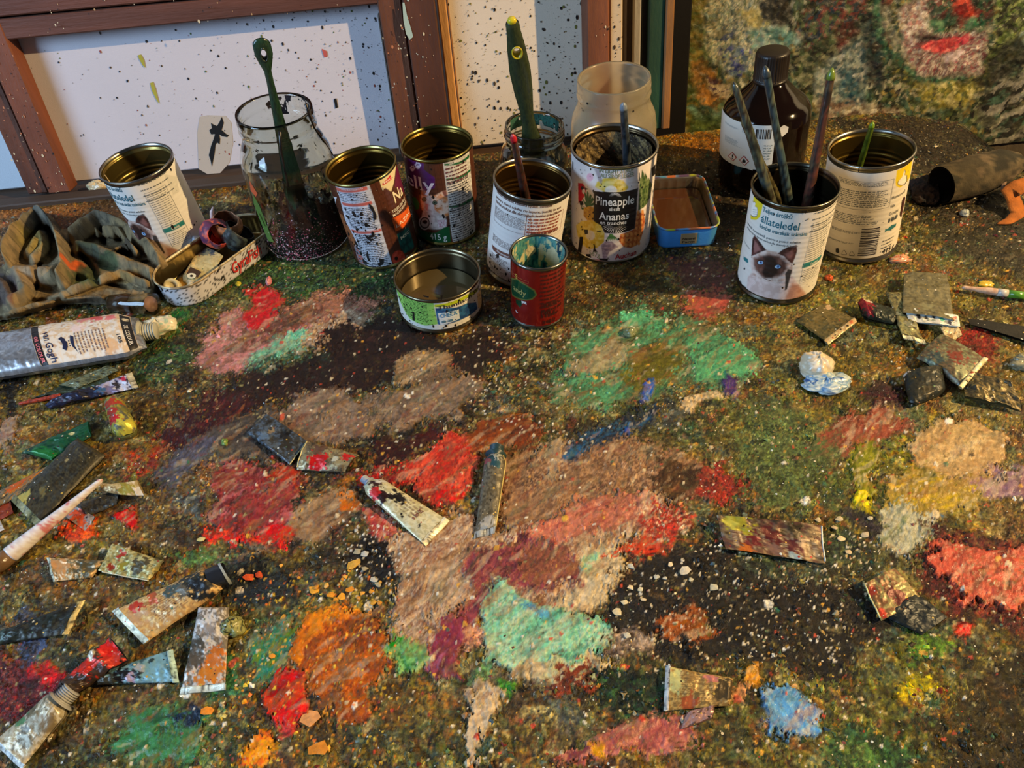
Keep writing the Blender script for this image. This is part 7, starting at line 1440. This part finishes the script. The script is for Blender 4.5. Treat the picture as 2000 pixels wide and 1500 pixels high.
# lower right pieces
foil('paint_tube', 'curled tube piece with yellow end and crimson stains, right of the centre', [(1400,1006),(1418,1072),(1612,1102),(1606,1026)], (12,5,3,11), (3,3), [(80,66,40),(130,110,80),(100,70,56),(60,50,36)],
  [(.12,.2,9,(170,160,50)),(.2,.12,5,(196,190,80)),(.45,.5,7,(96,40,36)),(.6,.3,6,(110,44,44)),(.65,.7,6,(84,34,38)),(.78,.5,5,(120,90,80)),(.93,.2,5,(176,96,34)),(.93,.7,4,(150,170,176)),(.25,.75,5,(70,60,40)),(.52,.8,4,(150,130,110))], text=(.4,.86,.1,.95,(190,170,140),15,'v'), crump=.0012, bow=-2, edge=((1.0, (196,200,200)),))
foil('paint_tube', 'square olive and rust tube piece on a black tube, left of the coral patch', [(1688,1140),(1722,1212),(1804,1172),(1748,1108)], (9,6,5,9), (3,2), [(110,104,62),(146,134,84),(120,84,54),(90,92,60)], [(.7,.6,5,(96,44,36)),(.5,.5,4,(90,40,34)),(.85,.1,3,(190,60,40)),(.3,.1,3,(150,60,44))], crump=.0009, edge=((0.0, (206,196,140)),))
foil('paint_tube', 'black-blue tube body under the square olive piece', [(1722,1202),(1800,1240),(1850,1206),(1788,1156)], (4,3,3,5), (6,3), [(26,32,36),(40,46,46),(30,34,34)], crump=.0012)
foil('paint_tube', 'ribbed cream and orange tube piece with a white crimp at the lower right', [(1432,1326),(1300,1300),(1296,1388),(1426,1378)], (5,5,3,4), (6,3), [(120,100,60),(190,160,96),(150,120,70),(206,180,120)], [(.05,.5,9,(70,58,36)),(.3,.15,4,(190,120,110)),(.85,.3,6,(196,196,130)),(.6,.85,5,(160,84,50))], text=(.1,.85,.05,.95,(96,76,46),16,'v'), crimp=True, crimpc=(206,200,190), crump=.0008)
foil('foil_scrap', 'pinkish curled scrap below the ribbed cream tube', [(1340,1392),(1330,1424),(1392,1402),(1396,1378)], (3,2,4,6), (3,2), [(110,80,70),(170,130,120),(90,66,56)], crump=.0012, cat='scrap')
lump('paint_covered_cap', 'tube cap coated in thick white and blue paint, in the green-brown area at the right', 1592, 724, 15, 17, [(224,214,190),(206,190,160),(230,224,206)], 'cap', 21, (1.0, .95), n=(46, 26), rough=.2)
o = lump('paint_blob', 'streaky blue and white paint squeezed from under the white coated cap', 1610, 752, 17, 9, [(40,90,150),(190,206,206),(110,150,186),(214,220,210)], 'paint blob', 24, (1.2, .8), n=(46, 24), rough=.4)
# inside the oval tin
foil('paint_tube', 'small cream paint tube with an eye-like logo, lying in the oval tin', [(352,548),(392,478),(436,500),(398,566)], (9,13,13,9), (9,3), [(190,176,120),(214,202,150),(200,188,136)], [(.25,.2,3,(206,150,90)),(.9,.2,6,(120,126,126)),(.95,.6,6,(110,116,118))], nozzle=(4.2, 6, (206,190,150)), crump=.0005, shoulder=.2)
tb = COL.objects['paint_tube'] if False else None
_t = [x for x in COL.objects if x.get('label') == 'small cream paint tube with an eye-like logo, lying in the oval tin'][0]
def at_rel(o, px_, py_, z): return atz(px_, py_, z)-np.array(o.location)
def flat_poly(o, pts, z, c_, name='printing'):
    P = np.array([at_rel(o, x, y, z) for x, y in pts]); tri = tessellate_polygon([[Vector(p) for p in P]]); return MB().add(P, [list(t_) for t_ in tri], c_).build(name, M_print, o, smooth=False)
flat_poly(_t, [(372,521),(394,531),(386,542),(364,536)], .0168, (60,40,30)); flat_poly(_t, [(374+9*math.cos(a), 538.5+5.5*math.sin(a)) for a in np.linspace(0, 6.28, 15)[:-1]], .0170, (226,216,180)); flat_poly(_t, [(374+3*math.cos(a), 538.5+2.5*math.sin(a)) for a in np.linspace(0, 6.28, 9)[:-1]], .0173, (40,30,26))
def capobj(label, px_, py_, zc, r, h, c_, ax, name='screw_cap'):
    p_ = atz(px_, py_, zc); o_ = thing(name, label, 'cap', tuple(p_-np.array([0, 0, 0])))
    ax = np.array(ax, float); ax /= np.linalg.norm(ax); MB().lathe([(0, -h/2), (r*.95, -h/2), (r, -h*.4), (r*.97, h*.4), (r*.85, h/2), (r*.55, h/2), (r*.5, h*.3), (0, h*.3)], 30, c_, ax=ax).build('cap_body', M_plastic, o_); return o_
capobj('cream screw cap in the near end of the oval tin', 337, 560, .012, .0085, .011, (206,194,150), (.15,-.6,.7)); capobj('white screw cap against the onion-skin ball in the oval tin', 380, 474, .018, .009, .013, (190,204,220), (-.5,-.5,.6))
# crumpled ball of coloured paper skin
def shell(parent, cen, r, cols, ax, open_=.55, seed=1, name='petal', sq=1.0, lab=None):
    a_ = np.linspace(0, 2*np.pi, 60, endpoint=False); f_ = np.linspace(open_, np.pi*.98, 34); A_, F2 = np.meshgrid(a_, f_)
    nz = 1+.25*(fbm(np.cos(A_)*2+seed, np.sin(A_)*2+F2, 3, seed)-.5)+.10*np.abs(fbm(A_*3, F2*4, 2, seed+2)-.5)
    G = np.stack([r*np.sin(F2)*np.cos(A_)*nz, r*sq*np.sin(F2)*np.sin(A_)*nz, r*np.cos(F2)*nz], -1)
    q = np.array(Vector((0,0,1)).rotation_difference(Vector(ax)).to_matrix()); G = G@q.T+cen
    o_ = MB().grid(G, pick(fbm(A_*1.1, F2*1.2, 3, seed+4)*.75+fbm(A_*5, F2*5, 2, seed+5)*.25, cols), wrap=True).build(name, mat('paper_skin', rough=.5, bump=.0004, bscale=200), parent)
    md = o_.modifiers.new('solid', 'SOLIDIFY'); md.thickness = .0008
    if lab: o_['label'] = lab
bp = atz(424, 462, .030); bo = thing('crumpled_paper', 'crumpled red, purple and brown paper skin resting in the oval tin', 'crumpled paper', (bp[0], bp[1], TZ+.022))
bl_ = np.array([0, 0, .012]); shell(bo, bl_, .0155, [(196,66,54),(206,84,60),(90,44,80),(70,36,66),(210,100,70)], (.55,-.75,.35), .75, 3, lab='red and purple cup')
shell(bo, bl_+[.010,.010,.002], .015, [(150,104,74),(176,124,90),(120,84,60)], (.3,-.2,.95), .9, 8, lab='brown papery skin'); shell(bo, bl_+[.020,.004,-.007], .016, [(44,56,60),(60,70,66),(30,34,36),(90,96,84)], (.6,.2,.6), 1.1, 13, lab='dark bluish skin')
MB().tube(np.array([[-.004,.014,.020],[-.002,.016,.029],[.001,.017,.034]]), [.0025,.0022,.0008], 8, (214,190,186)).build('torn_tip', M_paper, bo)
# glass stopper near the rag
gp = atz(276, 594, .010); gs = thing('glass_vial', 'small clear glass vial lying between the rag and the big silver tube', 'vial', (gp[0], gp[1], TZ+.011))
MB().tube(np.array([[-.032,.004,0],[-.014,.002,0],[-.006,.0,0],[.002,-.001,0],[.010,-.002,0],[.016,-.003,0],[.018,-.003,0]]), [.009,.0105,.0098,.0105,.0115,.0108,.006], 30, (120,100,70)).build('vial_body', M_glass, gs)
MB().tube(np.array([[-.031,.004,0],[-.010,.001,0]]), [.0076,.0082], 20, (74,52,34)).build('dried_paint_inside', M_gloss, gs); MB().lathe([(0,0),(.006,.0002),(.0064,.001),(0,.0016)], 20, (176,130,104), ax=(.9,-.3,.3), cen=(.010,-.004,.001)).build('pinkish_end', M_gloss, gs)
lump('paint_crumb', 'pale stone-like crumb of paint on the dark strip beside the leftmost cat tin', 192, 368, 8, 9, [(190,170,136),(206,190,150),(150,124,90)], 'paint crumb', 5, (1.6, .9))
# dark rolled tube and orange cloth at the far right
rp0, rp1 = atz(1838, 362, .020), atz(1985, 318, .026); ro = thing('cardboard_tube', 'short sooty grey-brown cardboard tube with a black open end, at the far right', 'tube', (rp0[0], rp0[1], TZ+.001))
dd = rp1-rp0; Lr = np.linalg.norm(dd); t_ = np.linspace(0, 1, 26); P = lerp(rp0, rp1, t_)-np.array(ro.location); rr = np.interp(t_, [0, .4, .8, 1], [.0205, .0225, .020, .012])
mb = MB().tube(P, rr, 40, (70,62,46), caps=False); K_ = fbm(np.repeat(t_, 40)*6, np.tile(np.arange(40), 26)/5., 3, 3); mb.C = [pick(K_, [(44,42,32),(84,74,54),(62,56,42),(100,86,66)])]; mb.build('tube_wall', M_cloth, ro)
mb = MB().tube(P[:16], rr[:16]-.002, 40, (14,12,11), caps=False); mb.F.append([15*40+i for i in range(40)]); mb.M.append(0); mb.build('dark_bore', M_cloth, ro)
foil('cloth_scrap', 'dark violet-brown cloth lump left of the cardboard tube', [(1776,352),(1782,396),(1836,400),(1832,340)], (7,4,5,10), (9,9), [(46,36,32),(66,50,44),(40,38,38),(80,60,50)], crump=.003, cat='cloth', m_=M_cloth)
og_ = thing('leather_strip', 'orange-brown bent leather strip at the right edge beside the cardboard tube', 'leather strip', tuple(atz(1985, 410, .0)+np.array([0,0,.001])))
pts = [(2030,352,.022),(1990,364,.024),(1974,375,.020),(1982,396,.012),(1988,418,.007),(1970,432,.004),(1948,437,.003)]; P = np.array([atz(x, y, z) for x, y, z in pts])-np.array(og_.location)
t_ = np.linspace(0, 1, 40); Pi = np.stack([np.interp(t_, np.linspace(0, 1, 7), P[:, k]) for k in range(3)], 1); MB().tube(Pi, np.interp(t_, [0,.3,.6,.9,1], [.011,.010,.008,.004,.001]), 12, (170,98,36), flat=.35).build('strip', M_cloth, og_)
pts = [(1955,357,.018),(1962,352,.020),(1958,372,.014),(1968,384,.010),(1982,396,.010)]; P = np.array([atz(x, y, z) for x, y, z in pts])-np.array(og_.location); MB().tube(P, [.0035,.0030,.0018,.0016,.0014], 8, (130,104,84)).build('cord', M_cloth, og_, label='pale cord')
lump('paint_crumb', 'pale blue-white crumb of paint in front of the cardboard tube', 1883, 419, 5, 5, [(150,160,160),(170,176,170)], 'paint crumb', 9)
lump('paint_crumb', 'small pink crumb of paint above the cherry red smear', 526, 552, 4.5, 6, [(206,120,130),(190,140,140)], 'paint crumb', 11, (.8, 1.2))
lump('paint_crumb', 'tiny yellow crumb of paint in front of the oval tin', 466, 556, 3.2, 3, [(206,196,60),(190,180,50)], 'paint crumb', 14)
lump('paint_crumb', 'orange-white crumb of paint in front of the barcode tin', 1756, 508, 7, 5, [(196,100,60),(190,160,130),(206,90,50)], 'paint crumb', 15, (1.6, .8))
lump('paint_crumb', 'orange crumb of paint beside the blue-eyed cat tin', 1618, 545, 4, 4, [(206,96,50),(190,84,44)], 'paint crumb', 16)
lump('paint_crumb', 'yellow paint drop beside the slim banded brush', 1926, 556, 5, 3, [(206,170,50),(214,180,60)], 'paint crumb', 18, (1.4, .9))
lump('paint_crumb', 'lime green crumb of paint on the dark greyish smear', 440, 866, 3.4, 4, [(120,150,70),(100,130,60)], 'paint crumb', 19, (.8, 1.1))
lump('paint_crumb', 'olive round crumb of paint inside the sea green smear', 1229, 652, 6, 6, [(110,120,80),(130,136,96)], 'paint crumb', 20)
lump('paint_crumb', 'lumpy grey stone of paint at the right edge below the knife blade', 1996, 715, 9, 9, [(120,120,96),(150,146,116),(96,94,74)], 'paint crumb', 22, (1.3, 1))
# loose flakes
def flake(label, px_, py_, r, c_, group, seed):
    rr_ = np.random.default_rng(seed); n = 7; a_ = np.sort(np.linspace(0, 2*np.pi, n, endpoint=False)+rr_.uniform(-.3, .3, n)); q = .62*r/1000*rr_.uniform(.6, 1.15, n); p_ = atz(px_, py_, .0035)
    tilt = rr_.uniform(-.25, .25, 2); x_ = q*np.cos(a_)*1.25; y_ = q*np.sin(a_); z_ = .0006+x_*tilt[0]+y_*tilt[1]; z_ -= z_.min()-.0004
    V = np.concatenate([np.stack([x_, y_, z_+.0008], 1), np.stack([x_*.97, y_*.97, z_], 1), [[0, 0, z_.mean()+.0012]]]); F = [[i, (i+1) % n, 14] for i in range(n)]+[[i+7, (i+1) % n+7, (i+1) % n, i] for i in range(n)]
    o_ = MB().add(V, F, c_).build('paint_flake', M_smear, smooth=False); o_.location = (p_[0], p_[1], TZ+hs(p_[0], p_[1])-.0003); tag(o_, label, 'paint flake', group)
YL = 'yellow-orange dried paint flake lying above the burnt orange smear'; OR = [(226,160,50),(214,140,40),(232,170,70),(222,150,44)]
for i, (x, y, r) in enumerate([(612,1150,6),(618,1147,3),(637,1144,3.2),(645,1160,4.2),(666,1163,4.6),(683,1150,4.6),(707,1155,3.4),(724,1154,3),(729,1176,3.6),(742,1178,2.6),(673,1124,3),(655,1168,3),(742,1135,2.2),(668,1128,2.2),(548,1104,2.4),(583,1127,2.2),(681,1112,2),(700,1168,2.5)]): flake(YL, x, y, r, OR[i % 4], 'yellow-orange flakes above the orange smear', 100+i)
flake('largest golden flake of dried paint, below the small cream lettered tube', 691, 1101, 8, (226,166,60), None, 130)
flake('pale orange flake of paint by the pure red dab', 606, 1403, 9.5, (214,150,90), None, 131)
flake('round orange flake of paint at the bottom, right of the orange-yellow dab', 621, 1461, 8, (206,130,40), None, 132)
flake('orange oval flake below the white and orange tube', 404, 1389, 5.5, (226,140,46), None, 133)
flake('cream yellow flake on the brown area above the large lettered tube', 391, 1051, 5.5, (222,206,130), None, 134)
flake('orange-red flake cluster piece on the black area right of the lettered tube', 484, 1128, 6, (222,92,36), None, 135)
flake('smaller vermilion flake just right of the orange-red one', 505, 1122, 5, (214,84,34), None, 136)
flake('orange flake on teal dab', 532, 1280, 3.2, (222,150,50), None, 137)
WL = 'small whitish paint flake lying on the black spattered area'
for i, (x, y, r) in enumerate([(1206,1194,6),(1226,1240,3.6),(1232,1145,3.4),(1252,1150,3),(1232,1102,4.5),(1338,1115,5),(1395,1146,5),(1283,1124,3.2),(1258,1170,3),(1220,1175,3.5),(1300,1128,2.6),(1310,1100,3),(1350,1130,3)]): flake(WL, x, y, r, [(206,196,160),(190,190,176),(214,200,170)][i % 3], 'whitish flakes on the black area', 160+i)
for i, (x, y, r) in enumerate([(697,1074,4.5),(712,1080,4.2),(712,1110,4),(730,1130,4),(738,1140,3.5),(694,1033,2.6)]): flake('pale grey flake on the black patch left of the beige smear', x, y, r, [(170,160,130),(190,186,170)][i % 2], 'pale grey flakes left of the beige smear', 190+i)
for i, (x, y, r) in enumerate([(1640,1012,4),(1630,1030,3.5),(1645,1050,4),(1660,1075,3.5),(1600,1012,3.5),(1690,1042,4.4),(1700,1010,3.2)]): flake('cream flake near the curled crimson stained tube', x, y, r, [(206,190,150),(196,176,140)][i % 2], 'cream flakes beside the curled tube', 210+i)
# ---- crumpled rag
gx_ = np.linspace(-40, 352, 250); gy_ = np.linspace(408, 640, 190); RX, RY = np.meshgrid(gx_, gy_)
outl = [(-40,600),(-40,560),(10,520),(14,480),(60,432),(76,416),(98,420),(124,452),(140,448),(165,430),(195,422),(225,432),(262,448),(300,476),(330,502),(345,520),(312,548),(306,580),(296,602),(235,606),(205,598),(170,596),(120,600),(60,618),(0,632),(-40,640)]
n_ = 6*(fbm(RX/20, RY/20, 3, 3)-.5); sdR = sdpoly(RX+n_, RY+n_, outl)
def ridge(pts, w_, h_, sh=1.0):
    P = np.array(pts, float); d = np.full(RX.shape, 1e9); tt = np.zeros(RX.shape)
    for i in range(len(P)-1):
        a, b = P[i], P[i+1]; e = b-a; t_ = np.clip(((RX-a[0])*e[0]+(RY-a[1])*e[1])/(e@e), 0, 1); dd_ = np.hypot(RX-a[0]-e[0]*t_, (RY-a[1]-e[1]*t_)*1.15)
        d = np.minimum(d, dd_)
    return h_*np.exp(-(d/w_)**2*sh)
Z_ = 12+0*RX
Z_ = np.maximum(Z_, ridge([(20,520),(40,470),(78,424),(104,440),(128,490),(138,540),(128,560)], 14, 40)); Z_ = np.maximum(Z_, ridge([(60,500),(85,465),(90,490),(70,510)], 17, 27)); Z_ = np.maximum(Z_, ridge([(40,540),(110,545),(128,520)], 26, 30)); Z_ = np.maximum(Z_, ridge([(40,540),(60,580),(30,600)], 22, 30))
Z_ = np.maximum(Z_, ridge([(150,470),(200,436),(250,456),(300,494),(322,524)], 17, 36)); Z_ = np.maximum(Z_, ridge([(196,462),(240,465),(270,500)], 8, 33)); Z_ = np.maximum(Z_, ridge([(228,492),(248,486),(258,500)], 5, 26)); Z_ = np.maximum(Z_, ridge([(158,488),(190,494),(240,516),(300,540),(310,556)], 20, 29))
Z_ = np.maximum(Z_, ridge([(20,620),(80,600),(150,572),(180,560),(240,540),(290,560)], 13, 26)); Z_ = np.maximum(Z_, ridge([(100,590),(200,586),(205,592)], 12, 18)); Z_ = np.maximum(Z_, ridge([(-40,540),(10,560),(30,600)], 20, 22)); Z_ = np.maximum(Z_, ridge([(140,530),(170,540)], 18, 20))
for pts, w_, h_ in (([(98,450),(110,478),(104,500)], 7, 20), ([(232,470),(250,476)], 4, 16), ([(238,498),(256,500)], 6, 20), ([(160,498),(186,530),(192,556)], 5, 14), ([(200,452),(206,478)], 5, 12), ([(70,594),(120,588)], 5, 12), ([(80,520),(76,560),(66,590)], 3.5, 8), ([(140,500),(142,540)], 4, 12), ([(262,520),(290,516)], 4, 8), ([(215,560),(250,566)], 5, 8)): Z_ = Z_-ridge(pts, w_, h_)
Z_ = np.maximum(Z_+5*(fbm(RX/26, RY/26, 2, 11)-.5)+1.6*(fbm(RX/9, RY/9, 2, 14)-.5), 3)
for _ in range(3): Z_[1:-1, 1:-1] = (Z_[1:-1, 1:-1]*4+Z_[:-2, 1:-1]+Z_[2:, 1:-1]+Z_[1:-1, :-2]+Z_[1:-1, 2:])/8
Z_ = Z_*sm(0, -13, sdR)**.6; Z_ = np.maximum(Z_, 1.2)
G = np.zeros(RX.shape+(3,)); 
vv_ = _fw*FPX+_r*(RX[..., None]-1000)-_u*(RY[..., None]-750); tt_ = (TZ+Z_/1000-CAM[2])/vv_[..., 2]; tf_ = (TZ+np.clip(Z_, 0, 20)/1000-CAM[2])/vv_[..., 2]; G = CAM+vv_*tf_[..., None]; G[..., 2] = TZ+Z_/1000
Cr = pick(fbm(RX/30, RY/24, 3, 21)*.7+fbm(RX/8, RY/8, 3, 22)*.3, [(108,92,64),(128,110,76),(116,102,74),(142,122,88),(128,114,84)])
def stain(cx, cy, rx, ry, c_, k=.8):
    global Cr
    d = np.hypot((RX-cx)/rx, (RY-cy)/ry)+.7*(fbm(RX/10, RY/10, 3, int(cx))-.5); m_ = (sm(1.1, .7, d)*k)[..., None]; Cr = Cr*(1-m_)+lin(np.array(c_, float))*m_
for a_ in ((80,440,34,26,(84,92,92),.6),(70,480,26,26,(150,134,70),.7),(60,545,40,30,(150,130,104),.6),(150,525,20,12,(214,96,34),.9),(172,545,30,26,(58,78,46),.85),(180,500,28,22,(46,70,58),.85),(215,520,24,16,(50,76,44),.8),(200,440,50,16,(78,80,74),.5),(246,504,12,6,(60,110,70),.6),(240,545,40,14,(150,118,60),.6),(10,570,30,40,(66,54,56),.8),(32,585,8,30,(90,40,40),.6),(250,492,16,18,(44,36,30),.7),(110,455,12,26,(52,50,40),.7),(190,592,40,10,(70,60,48),.7)): stain(*a_)  # paint stains, plus dark spots that paint shade into the fold hollows
wv = (np.abs(np.modf((RX*.8+RY*.35)/14+.8*fbm(RX/30, RY/30, 2, 31))[0]-.5) < .05) | (np.abs(np.modf((RY*.9-RX*.3)/17+.8*fbm(RX/30, RY/30, 2, 33)+9)[0]-.5) < .045)
Cr = np.where((wv & (fbm(RX/20, RY/20, 2, 35) > .5))[..., None], Cr*.6, Cr)
keep = (sdR < 0)[:-1, :-1]; G[..., 2] += .003
rg_ = thing('rag', 'crumpled paint-stained checked rag heaped at the back left', 'rag', tuple(atz(150, 560, 0)+np.array([0, 0, .001])))
MB().grid(G-np.array(rg_.location), Cr, keep=keep).build('cloth_folds', M_cloth, rg_)

for o_ in COL.objects:                        # fine lettering is read as one printed layer
    if o_.name.split('.')[0] == 'printing': o_['kind'] = 'stuff'
